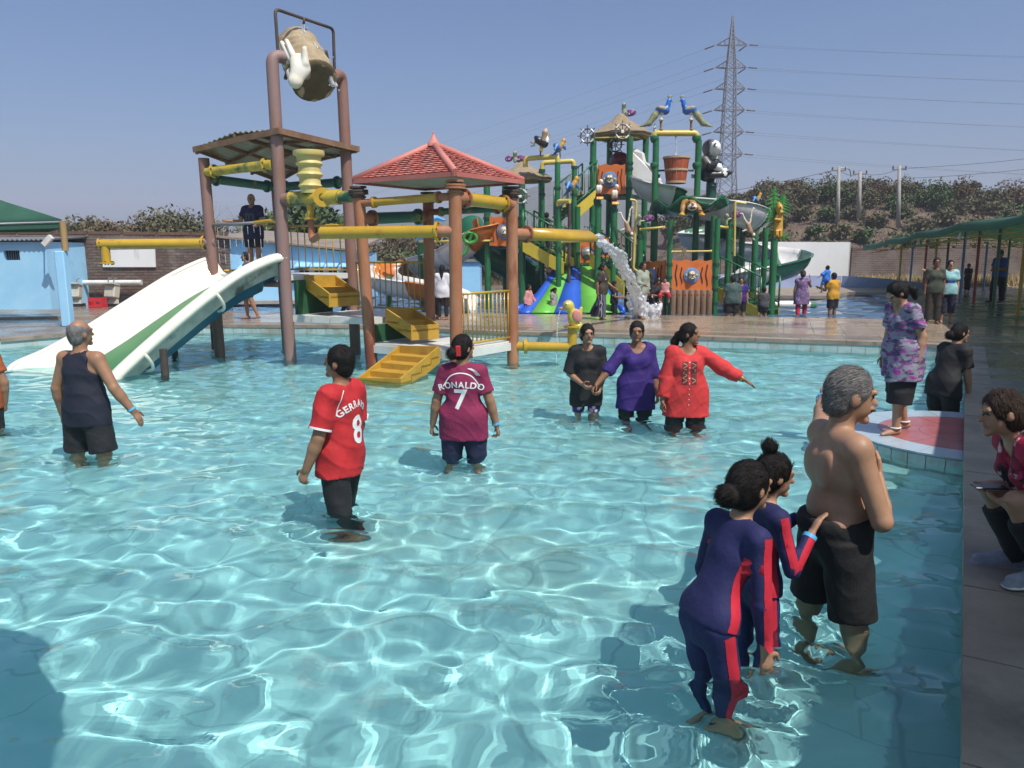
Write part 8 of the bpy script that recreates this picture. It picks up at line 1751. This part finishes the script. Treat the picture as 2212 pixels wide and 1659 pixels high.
# ---- men and women in the large pool
v = pos(740, 1085); Hg = Hof(718, 750, v, FL)
ger = human('man in a red football shirt with name and number wading in black trousers', v, (-.93, .36), Hg, 'skin_a', 1.06, 1.2, False, -.06, 0, 0, ((.03, .16, -1), (.02, -.05, -1), (-.03, -.12, -1), (0, -.30, -1)), ((.22, -.02, -1), (.0, .3, -1), (-.30, .05, -1), (-.10, .35, -1)), (.12, -.03), (1.0, 1.0), .010, ('short', 'hair_black'), dict(mat='red', sleeve=.80, hem=.07, loose=.018, flare=.014, cuff='print_white', neck=.046, wr=.008), dict(mat='black', len=1.9, loose=.018), mous=None)
print_on(ger, 'name_print', 'GERRARD', .072, .225 * Hg, .0, .22, bold=.002); print_on(ger, 'number_print', '8', .29, .075 * Hg, .0, None, bold=.006, sx=.9)
ribbon_on(ger, 'piping', [(-.085, .300 * Hg), (-.15, .272 * Hg), (-.178, .20 * Hg)], .008, 'print_white')
v = pos(1003, 982); Hr = Hof(987, 727, v, FL)
ron = human('woman in a maroon football shirt with name and number seven seen from behind', v, (.12, .99), Hr, 'skin_a', 1.02, 1.0, True, -.03, 0, 0, ((.03, .06, -1), (.02, -.05, -1), (-.03, -.02, -1), (-.02, -.08, -1)), ((.34, -.02, -1), (.22, .14, -1), (-.34, -.02, -1), (-.22, .14, -1)), (-.75, -.05), (1.1, 1.1), .010, ('bun', 'hair_black'), dict(mat='maroon_shirt', sleeve=.72, hem=.10, loose=.013, flare=.012, neck=.044, wr=.006), dict(mat='navy', len=1.35, loose=.02), band=(0, 'band_blue'))
print_on(ron, 'name_print', 'RONALDO', .080, .198 * Hr, 0, .6, bold=.002); print_on(ron, 'number_print', '7', .25, .085 * Hr, 0, None, bold=.006)
ribbon_on(ron, 'curved_line', [(-.17, .20 * Hr), (-.10, .258 * Hr), (0, .276 * Hr), (.10, .258 * Hr), (.17, .20 * Hr)], .010, 'print_white')
for dx in (0, .014, .028): ribbon_on(ron, 'shoulder_stripe', [(.06 + dx, .300 * Hr), (.11 + dx, .287 * Hr), (.145 + dx, .262 * Hr)], .006, 'print_white')
MB().box(Vector(ron.hc) + Vector((-.03, -.11 * 1.0, -.02)), (.05, .03, .10), Matrix.Rotation(.2, 3, 'Z'), .008).build('hair_clip', M('red'), ron.o)
v = pos(195, 976); Ht = Hof(178, 695, v, FL)
tnk = human('balding man in a dark blue vest and black shorts facing the white slide', v, (.22, .97), Ht, 'skin_a', 1.08, 1.2, False, 0, 0, 0, ((.10, .03, -1), (.03, -.05, -1), (-.10, .03, -1), (-.03, -.05, -1)), ((.48, .0, -.88), (.42, .30, -.84), (-.36, -.05, -.95), (-.10, .25, -.95)), (-.30, -.05), (.35, .35), .010, ('bald', 'hair_grey'), dict(mat='tank', sleeve=0, hem=.07, loose=.012, flare=.0, neck=.060, name='vest', wr=.006), dict(mat='black', len=.88, loose=.018, flare=.02, name='shorts', stripe=None), band=(0, 'band_blue'))
v = pos(-34, 925); human('man in an orange shirt and black shorts cut by the picture edge', v, (-.15, .98), 1.66, 'skin_a', 1.05, 1.1, False, 0, 0, 0, st0, ((.30, .05, -1), (-.15, .2, -1), (-.2, .05, -1), (0, .2, -1)), (0, 0), (.9, .9), .013, ('short', 'hair_black'), dict(mat='orange_c', sleeve=.6, hem=.06, loose=.02), dict(mat='black', len=.9, loose=.025, name='shorts'))
v = pos(1266, 888); H1 = Hof(1264, 703, v, FL)
w1 = human('young woman in a loose black t-shirt and floral shorts', v, (-.10, -1), H1, 'skin_a', .82, .95, True, 0, 0, 0, st0, ((.20, .05, -1), (-.62, .62, -.42), (-.20, .0, -1), (.15, .75, -.55)), (.30, .02), (.9, .9), .010, ('bun', 'hair_black'), dict(mat='black', sleeve=.98, hem=.13, loose=.020, flare=.012, neck=.046, wr=.007, sfl=.02), dict(mat='print_floral', len=.82, loose=.010, name='shorts'))
v = pos(1372, 893); H2 = Hof(1384, 697, v, FL)
w2 = human('woman in a long purple top holding hands on both sides', v, (.06, -1), H2, 'skin_b', 1.06, 1.05, True, 0, 0, 0, st0, ((.62, .22, -.78), (.66, .30, -.70), (-.16, .05, -1), (-.18, .15, -1)), (-.18, .04), (.9, .9), .010, ('pony', 'hair_black'), dict(mat='purple_blue', sleeve=1.25, hem=.15, loose=.018, flare=.012, neck=.062, wr=.007, cuff='black', sfl=.012), dict(mat='black', len=1.6, loose=.018))
v = pos(1480, 912); H3 = Hof(1473, 702, v, FL)
w3 = human('woman in a red embroidered tunic stretching out one arm', v, (-.04, -1), H3, 'skin_b', 1.24, 1.15, True, 0, 0, 0, st0, ((.24, .1, -1), (.20, .20, -1), (-.80, .12, -.55), (-.86, .10, -.48)), (1.15, -.02), (.8, .2), .010, ('pony', 'hair_black'), dict(mat='kurta_red', sleeve=1.85, hem=.14, loose=.020, flare=.02, neck=.054, wr=.007, sfl=.014, name='tunic'), dict(mat='black', len=1.6, loose=.02), band=(1, 'gold_band'))
M('embroidery', (.045, .012, .015), (.25, .03, .03), 55, .8)
for sx_ in (-.048, .048):
    ux, uy, uz = w3.T; q = [(-.03, .10), (.03, .10), (.03, .255), (-.03, .255)]; vs, fs = [], []
    for i in range(8):
        for j in range(3): vs.append(w3.pel + (-ux) * (sx_ + (j - 1) * .030) + uz * ((.085 + .15 * i / 7) * H3))
    fs = [(i * 3 + j, i * 3 + j + 1, i * 3 + j + 4, i * 3 + j + 3) for i in range(7) for j in range(2)]; em = lay(w3.shirt, vs, fs, 'embroidered_panel', 'embroidery', -uy)
    ribbon_on(w3, 'zigzag', [(sx_ + (.02 if i % 2 else -.02), (.095 + .13 * i / 8) * H3) for i in range(9)], .006, 'hoop', False)
for i in range(9): p_ = w3.pel - w3.T[1] * -.5 + w3.T[2] * (.23 - .035 * i) * H3; lay(w3.shirt, [p_ + Vector((.006 * math.cos(a), 0, .006 * math.sin(a))) for a in np.linspace(0, 5.5, 7)], [tuple(range(7))], 'button', 'print_white', -w3.T[1], .006)
# ---- the women on and behind the entry step
v = pos(1938, 934, STEP_Z, STEP_Z); Hp = (P(1950, 608, v.y).z - STEP_Z) * 1.015
pw2 = human('woman in a purple and grey printed dress walking on the entry step', v, (-.98, -.18), Hp, 'skin_c', 1.10, 1.1, True, .10, 0, 0, ((.02, -.16, -1), (0, -.26, -1), (-.02, .22, -1), (0, .06, -1)), ((.2, .05, -1), (0, .3, -1), (-.24, -.22, -1), (-.1, .34, -1)), (.0, .55), (.5, .5), .010, ('pony', 'hair_black'), dict(mat='print_purple', sleeve=.66, hem=.16, loose=.016, flare=.045, neck=.058, wr=.008, name='dress'), dict(mat='black', len=1.32, loose=.04, flare=.02))
for i in (0, 1): q = pw2.R['an%d' % i] + Vector((0, 0, .01)); MB().tube([q + Vector((.046 * math.cos(a), .046 * math.sin(a), 0)) for a in np.linspace(0, 6.283, 15)], .009, 6).build('anklet', M('anklet'), pw2.o)
v = pos(2032, 884); blk = human('woman in a black t-shirt and trousers bending towards the deck', v, (.80, .25), 1.60, 'skin_c', 1.0, 1.05, True, .30, 0, 0, ((.04, .14, -1), (.02, -.02, -1), (-.04, .12, -1), (0, -.03, -1)), ((.12, .45, -1), (.05, .45, -.95), (-.2, .4, -.9), (0, .5, -.8)), (-.25, -.20), (.35, .4), .011, ('bun', 'hair_black'), dict(mat='black', sleeve=.70, hem=.08, loose=.022, flare=.012, neck=.05), dict(mat='black', len=1.9, loose=.02))
# ---- the seated woman at the deck edge
v = pos(2198, 1292, DZ, DZ); sv_ = Vector((2.86, 3.66, DZ))
sit = human('woman in a red top and floral scarf sitting at the pool side with a phone', sv_, (-.985, .15), 1.60, 'skin_c', 1.0, 1.0, True, .85, 0, 0, ((.06, .95, .05), (.02, -.48, -1), (-.06, .95, .10), (-.02, -.52, -1)), ((.10, .1, -1), (-.30, .75, .55), (-.10, .1, -1), (.3, .75, .55)), (.10, -.70), (.6, .6), .009, ('long', 'hair_brown'), dict(mat='crimson', sleeve=.95, hem=.05, loose=.016, neck=.05), dict(mat='black', len=1.97, loose=.018), shoes='shoe_grey', palm=((0, 0, 1), (0, 0, 1)))
ux, uy, uz = sit.T; s = Sdf(.012)
for q in (-1, 1): s.cap(sit.nb + ux * q * .07 + uz * .01, sit.nb + ux * q * .075 + uy * .125 - uz * .10, .035, .040, 0, .02).cap(sit.nb + ux * q * .075 + uy * .125 - uz * .10, sit.nb + ux * q * .07 + uy * .165 - uz * .42, .040, .055, 0, .02)
s.cap(sit.nb - ux * .07 - uy * .05, sit.nb + ux * .07 - uy * .05, .04, None, 0, .02); s.build('scarf', M('scarf'), sit.o)
hp_ = (sit.R['wr0'] + sit.R['wr1']) / 2 + Vector((0, .10, .035)); ph = MB().box((0, 0, 0), (.075, .155, .009), None, .003).build('phone', M('black_paint')); sc_w = Matrix.Translation(sv_) @ Matrix.Rotation(math.atan2(.985, .15), 4, 'Z'); ph.matrix_world = Matrix.Translation(sv_ + Matrix.Rotation(math.atan2(.985, .15), 3, 'Z') @ hp_) @ Matrix.Rotation(math.atan2(.985, .15), 4, 'Z'); tag(ph, 'black phone held by the seated woman in the red top', 'phone')
ch_ = thing('chair', 'brown armchair under the woman with the floral scarf', 'chair', sv_, math.atan2(.985, .15)); hipz = sit.pel.z - .11
M('chair_brown', (.13, .065, .03), (.17, .09, .045), 5, .45)
MB().box((0, -.06, hipz - .03), (.50, .50, .05), None, .015).build('seat', M('chair_brown'), ch_); MB().box((0, -.33, hipz + .26), (.48, .04, .56), Matrix.Rotation(.15, 3, 'X'), .015).build('backrest', M('chair_brown'), ch_)
for sx_ in (-.25, .25):
    MB().tube(bend([(sx_ * 1.08, -.30, hipz + .20), (sx_ * 1.08, .22, hipz + .21), (sx_ * 1.08, .24, hipz - .02)], .08), .02, 8).build('armrest', M('chair_brown'), ch_)
    for y_ in (-.28, .17): MB().beam((sx_ * .92, y_, 0), (sx_ * .88, y_ * .95, hipz - .05), .045, .04).build('leg', M('chair_brown'), ch_)
# ---- under the canopy
v = pos(2012, 700, DZ, DZ); hug1 = human('young woman in a dark green t-shirt standing beside a friend in cyan', v, (-.25, -1), Hof(2021, 558, v, DZ), 'skin_d', .92, .9, True, 0, 0, 0, st0, ((.18, .02, -1), (.1, .2, -1), (-.16, .02, -1), (0, .2, -1)), (0, 0), (.5, .5), .016, ('bun', 'hair_black'), dict(mat='olive', sleeve=.7, hem=.06, loose=.02), dict(mat='brown_c', len=1.9, loose=.02))
v2 = v + Vector((.42, .18, 0)); hug2 = human('young woman in a cyan t-shirt with her arm around a friend', v2, (-.25, -1), Hof(2051, 563, v2, DZ), 'skin_c', 1.0, 1.0, True, 0, 0, 0, st0, ((.88, .2, .12), (.75, .5, .1), (-.2, .02, -1), (0, .2, -1)), (.1, 0), (.5, .5), .016, ('bun', 'hair_black'), dict(mat='cyan_c', sleeve=.7, hem=.07, loose=.022), dict(mat='navy', len=1.5, loose=.02))
ribbon_on(hug2, 'print_band', [(-.12, .2), (.0, .2), (.12, .2)], .06, 'blue_c', False)
v = pos(2088, 632, DZ, DZ); human('boy in dark clothes standing alone under the green canopy', v, (-.85, -.4), Hof(2088, 570, v, DZ), 'skin_b', .9, .9, False, 0, 0, 0, st0, ((.15, .1, -1), (-.5, .8, .1), (-.15, .1, -1), (.5, .8, .1)), (0, 0), (.6, .6), .022, ('short', 'hair_black'), dict(mat='navy', sleeve=.7, hem=.04, loose=.02), dict(mat='black', len=1.8, loose=.016), child=.5)
v = pos(2152, 655, DZ, DZ); lg = human('man in a blue t-shirt and black cap standing with folded arms', v, (-.95, -.3), Hof(2164, 540, v, DZ), 'skin_b', 1.1, 1.1, False, 0, 0, 0, ((.05, .14, -1), (0, .0, -1), (-.05, -.08, -1), (0, -.1, -1)), ((.15, .1, -1), (-.6, .75, .1), (-.15, .1, -1), (.5, .8, -.1)), (0, .1), (.6, .6), .018, ('short', 'hair_black'), dict(mat='blue_c', sleeve=.7, hem=.04, loose=.02), dict(mat='black', len=1.95, loose=.022), shoes='black_paint')
s = Sdf(.014); q = lg.hc + Vector((0, 0, .055)); s.ell(q, (.088, .10, .07), None, 0, .01).cap(q + Vector((-.03, .10, -.01)), q + Vector((.03, .10, -.01)), .05, None, 0, .01, flat=(0, 0, 1), fk=.25).cap(q + Vector((-.02, .15, -.02)), q + Vector((.02, .15, -.02)), .04, None, 0, .01, flat=(0, 0, 1), fk=.2); s.half(q - Vector((0, 0, .03)), (0, 0, -1)); s.build('cap', M('blk'), lg.o)
# ---- on the tower, behind it, and on the deck between the pools
tmv = Vector((P(552, 570, 14.62).x, 14.62, PLZ)); tm = human('bald man in a dark t-shirt holding the tower rail', tmv, (-.25, -.97), Hof(543, 420, tmv, PLZ), 'skin_a', .98, 1.05, False, 0, 0, 0, st0, ((.34, .3, -.9), (.6, .7, .05), (-.22, .15, -1), (-.2, .85, -.2)), (.18, .08), (.8, .8), .013, ('none', 'hair_thin'), dict(mat='navy', sleeve=.6, hem=.09, loose=.026), dict(mat='black', len=.8, loose=.03, name='shorts'))
print_on(tm, 'letter_print', 'm', .26, .13 * 1.6, 0, None, 'grey_c', False, .01)
def deckp(label, x, yb, ytop, face, skin='skin_b', legs=st0, arms=None, zg=DZ, zw=None, hair=('short', 'hair_black'), shirt=None, pants=None, **k):
    v = G(x, yb, DZ if zw is None else zw); v.z = zg; H = (P(x, ytop, v.y).z - zg) * k.pop('hs', 1.0)
    return human(label, v, face, H, skin, legs=legs, arms=arms or ((.18, .05, -1), (.05, .25, -1), (-.18, .05, -1), (-.05, .25, -1)), hair=hair, shirt=shirt, pants=pants, vox=k.pop('vox', .019), **k)
walk = ((.02, .36, -1), (0, .05, -1), (-.02, -.30, -1), (0, -.55, -1)); step_ = ((.02, .20, -1), (0, -.05, -1), (-.02, -.18, -1), (0, -.35, -1))
T_ = lambda m, **k: dict(dict(mat=m, sleeve=.65, hem=.05, loose=.02), **k)
Q_ = lambda m, **k: dict(dict(mat=m, len=1.9, loose=.016), **k)
deckp('person in shorts walking behind the white slide on the wet deck', 540, 690, 545, (-.95, -.2), 'skin_a', step_, shirt=T_('grey_c'), pants=Q_('black', len=.8))
deckp('girl in a white long-sleeved top and black leggings with long wet hair', 957, 692, 573, (.12, 1), 'skin_b', fem=True, hair=('long', 'hair_black'), shirt=T_('white_c', sleeve=1.9, hem=.12, loose=.02), pants=Q_('black', loose=.008), arms=((.3, .1, -1), (-.5, .6, .0), (-.3, .1, -1), (.4, .6, .0)))
deckp('girl in white facing another girl in white on the wet deck', 938, 688, 575, (.3, -.9), 'skin_b', fem=True, hair=('bun', 'hair_black'), shirt=T_('white_c', hem=.1), pants=Q_('black', loose=.01))
deckp('small child walking behind the yellow step box on the wet deck', 748, 690, 612, (.95, .2), 'skin_b', walk, shirt=T_('grey_c'), pants=Q_('navy'), child=.7)
for x, yt, m_, lab in ((712, 606, 'blue_c', 'child in a blue shirt sitting in the splash pool'), (738, 606, 'pink_c', 'child in a pink shirt sitting in the splash pool')):
    v = G(x, 652, .125); v.z = -.12; human(lab, v, (.5, -.8) if x < 720 else (-.6, -.8), 1.12, 'skin_b', 1, 1, False, .05, 0, 0, ((.2, .95, .1), (0, .7, -.4), (-.2, .95, .1), (0, .7, -.4)), hair=('short', 'hair_black'), shirt=T_(m_), pants=Q_('navy', len=.9), child=.7, vox=.02)
SPz = -.12
deckp('boy in a red and white striped shirt walking at the foot of the blue slide', 1142, 679, 614, (.8, -.4), 'skin_d', walk, ((.3, -.2, -1), (.2, .1, -1), (-.4, .2, -.9), (-.3, .5, -.8)), SPz, .125, shirt=T_('stripe_red', sleeve=1.95, hem=.06), pants=Q_('navy'), child=.4)
deckp('girl in a grey top and black apron dress looking down by the blue slide', 1196, 679, 621, (.7, -.5), 'skin_a', fem=True, zg=SPz, zw=.125, hair=('pony', 'hair_black'), shirt=T_('tan_grey', hem=.14, flare=.03), pants=Q_('black', len=1.2), child=.5, head=(0, .4))
deckp('girl in a brown t-shirt and striped trousers striding across the deck', 1300, 691, 570, (.85, -.4), 'skin_b', ((.02, .10, -1), (0, -.05, -1), (-.02, -.34, -1), (0, -.55, -1)), ((.3, -.3, -1), (.1, .1, -1), (-.3, .3, -.9), (-.1, .7, -.5)), fem=True, hair=('bun', 'hair_black'), shirt=T_('brown_c', hem=.07, loose=.026), pants=dict(mat='stripe_pants', len=1.95, loose=.035, flare=.015), vox=.015)
deckp('boy in black running behind the girl in striped trousers', 1326, 681, 607, (.9, -.3), 'skin_b', step_, ((.2, .3, -1), (0, .9, -.1), (-.2, .3, -1), (0, .9, -.1)), SPz, .125, shirt=T_('black'), pants=Q_('black'), child=.3)
deckp('woman in a sage top and white trousers walking by the splash', 1386, 690, 566, (.55, -.75), 'skin_b', step_, ((.2, .1, -1), (0, .8, -.2), (-.2, -.1, -1), (0, .3, -1)), fem=True, hair=('bun', 'hair_black'), shirt=T_('sage', sleeve=1.9, hem=.08, loose=.024), pants=Q_('white_c', loose=.014), vox=.016)
deckp('dark clothed person behind the woman in white trousers', 1399, 676, 590, (-.4, -.8), 'skin_d', zg=SPz, zw=.125, shirt=T_('black', hem=.1), pants=Q_('black'))
mo = deckp('woman in a black top and blue jeans carrying a toddler', 1412, 684, 600, (.5, -.8), 'skin_a', step_, ((.25, .3, -.9), (-.3, .9, .1), (-.25, .3, -.9), (.35, .9, .0)), SPz, .125, fem=True, lean=.15, head=(0, .35), hair=('long', 'hair_black'), shirt=T_('black', sleeve=.8), pants=Q_('jean'))
bv_ = mo.o.location + Vector((.24, -.30, .66)); human('toddler in a red and white outfit carried by the woman in jeans', bv_, (-.3, -.9), .72, 'skin_c', 1.1, 1.1, False, .1, 0, 0, ((.5, .6, -.6), (0, .1, -1), (-.5, .6, -.6), (0, .1, -1)), hair=('short', 'hair_black'), shirt=T_('stripe_red', sleeve=.8), pants=Q_('red', len=1.4), child=1.0, vox=.016)
deckp('large man in a dark green t-shirt and black shorts in the splash pool', 1580, 688, 597, (.05, 1), 'skin_a', zg=SPz, zw=.125, girth=1.5, belly=1.1, shirt=T_('teal_c', hem=.06, loose=.022), pants=Q_('black', len=1.0, loose=.03), arms=((.34, 0, -1), (.1, .2, -1), (-.34, 0, -1), (-.1, .2, -1)), vox=.016)
deckp('man in purple hidden behind the large man in green', 1598, 683, 600, (-.2, -1), 'skin_a', zg=SPz, zw=.125, girth=1.1, shirt=T_('purple_blue'), pants=Q_('black', len=1.0))
deckp('small boy in dark grey standing below the green staircase', 1648, 684, 620, (.05, 1), 'skin_a', zg=SPz, zw=.125, shirt=T_('grey_c'), pants=Q_('black', len=.7, loose=.024), child=.7)
deckp('woman in a lilac printed dress and red leggings wading', 1730, 679, 584, (.25, .95), 'skin_c', step_, ((.3, .5, -.5), (-.1, .2, .95), (-.22, 0, -1), (-.05, .2, -1)), SPz, .125, fem=True, hair=('bun', 'hair_brown'), shirt=T_('print_lady', hem=.17, flare=.05, sleeve=.3, loose=.022), pants=Q_('crimson', loose=.008), vox=.016)
fa = deckp('man in an amber and white t-shirt carrying a child in blue', 1797, 679, 590, (-.35, .9), 'skin_a', zg=SPz, zw=.125, hair=('short', 'hair_black'), shirt=T_('amber', hem=.06), pants=Q_('black', len=.95, loose=.03), arms=((.2, .1, -1), (0, .3, -1), (-.3, .3, -.8), (-.2, .9, .3)), vox=.016)
cv_ = fa.o.location + Vector((-.24, -.04, .86)); human('small child in a blue shirt carried by the man in amber', cv_, (-.5, .7), .78, 'skin_b', 1.1, 1.1, False, -.1, 0, 0, ((.4, .5, -.7), (0, -.1, -1), (-.4, .3, -.8), (0, -.1, -1)), ((.5, .3, -.6), (.4, .4, -.6), (-.7, .2, -.5), (-.7, .2, -.5)), hair=('short', 'hair_black'), shirt=T_('royal', sleeve=1.2), pants=Q_('royal', len=.8), child=1.0, vox=.016)
sp_ = P(1178, 545, 25.0); human('dark figure climbing the staircase behind the wide blue slide', (sp_.x, 25.0, sp_.z), (.7, .6), 1.25, 'skin_d', .9, .9, False, .1, 0, 0, step_, hair=('short', 'hair_black'), shirt=T_('black'), pants=Q_('black'), child=.5, vox=.024)
# ================================================================== AIR
hz = MB(); hz.box((0, 350, 37.5), (1860, 1360, 79)); hz_o = hz.build('haze', None); hz_o.data.materials.clear()
hm = bpy.data.materials.new('haze'); hm.use_nodes = True; hm.node_tree.nodes.clear(); pv_ = hm.node_tree.nodes.new('ShaderNodeVolumePrincipled'); ho = hm.node_tree.nodes.new('ShaderNodeOutputMaterial')
pv_.inputs['Color'].default_value = (.83, .84, 1.0, 1); pv_.inputs['Density'].default_value = .0010; pv_.inputs['Anisotropy'].default_value = 0.0
hm.node_tree.links.new(pv_.outputs[0], ho.inputs['Volume']); hz_o.data.materials.append(hm); tag(hz_o, kind='stuff')
for o in RECEIVE: o.cycles.is_caustics_receiver = True
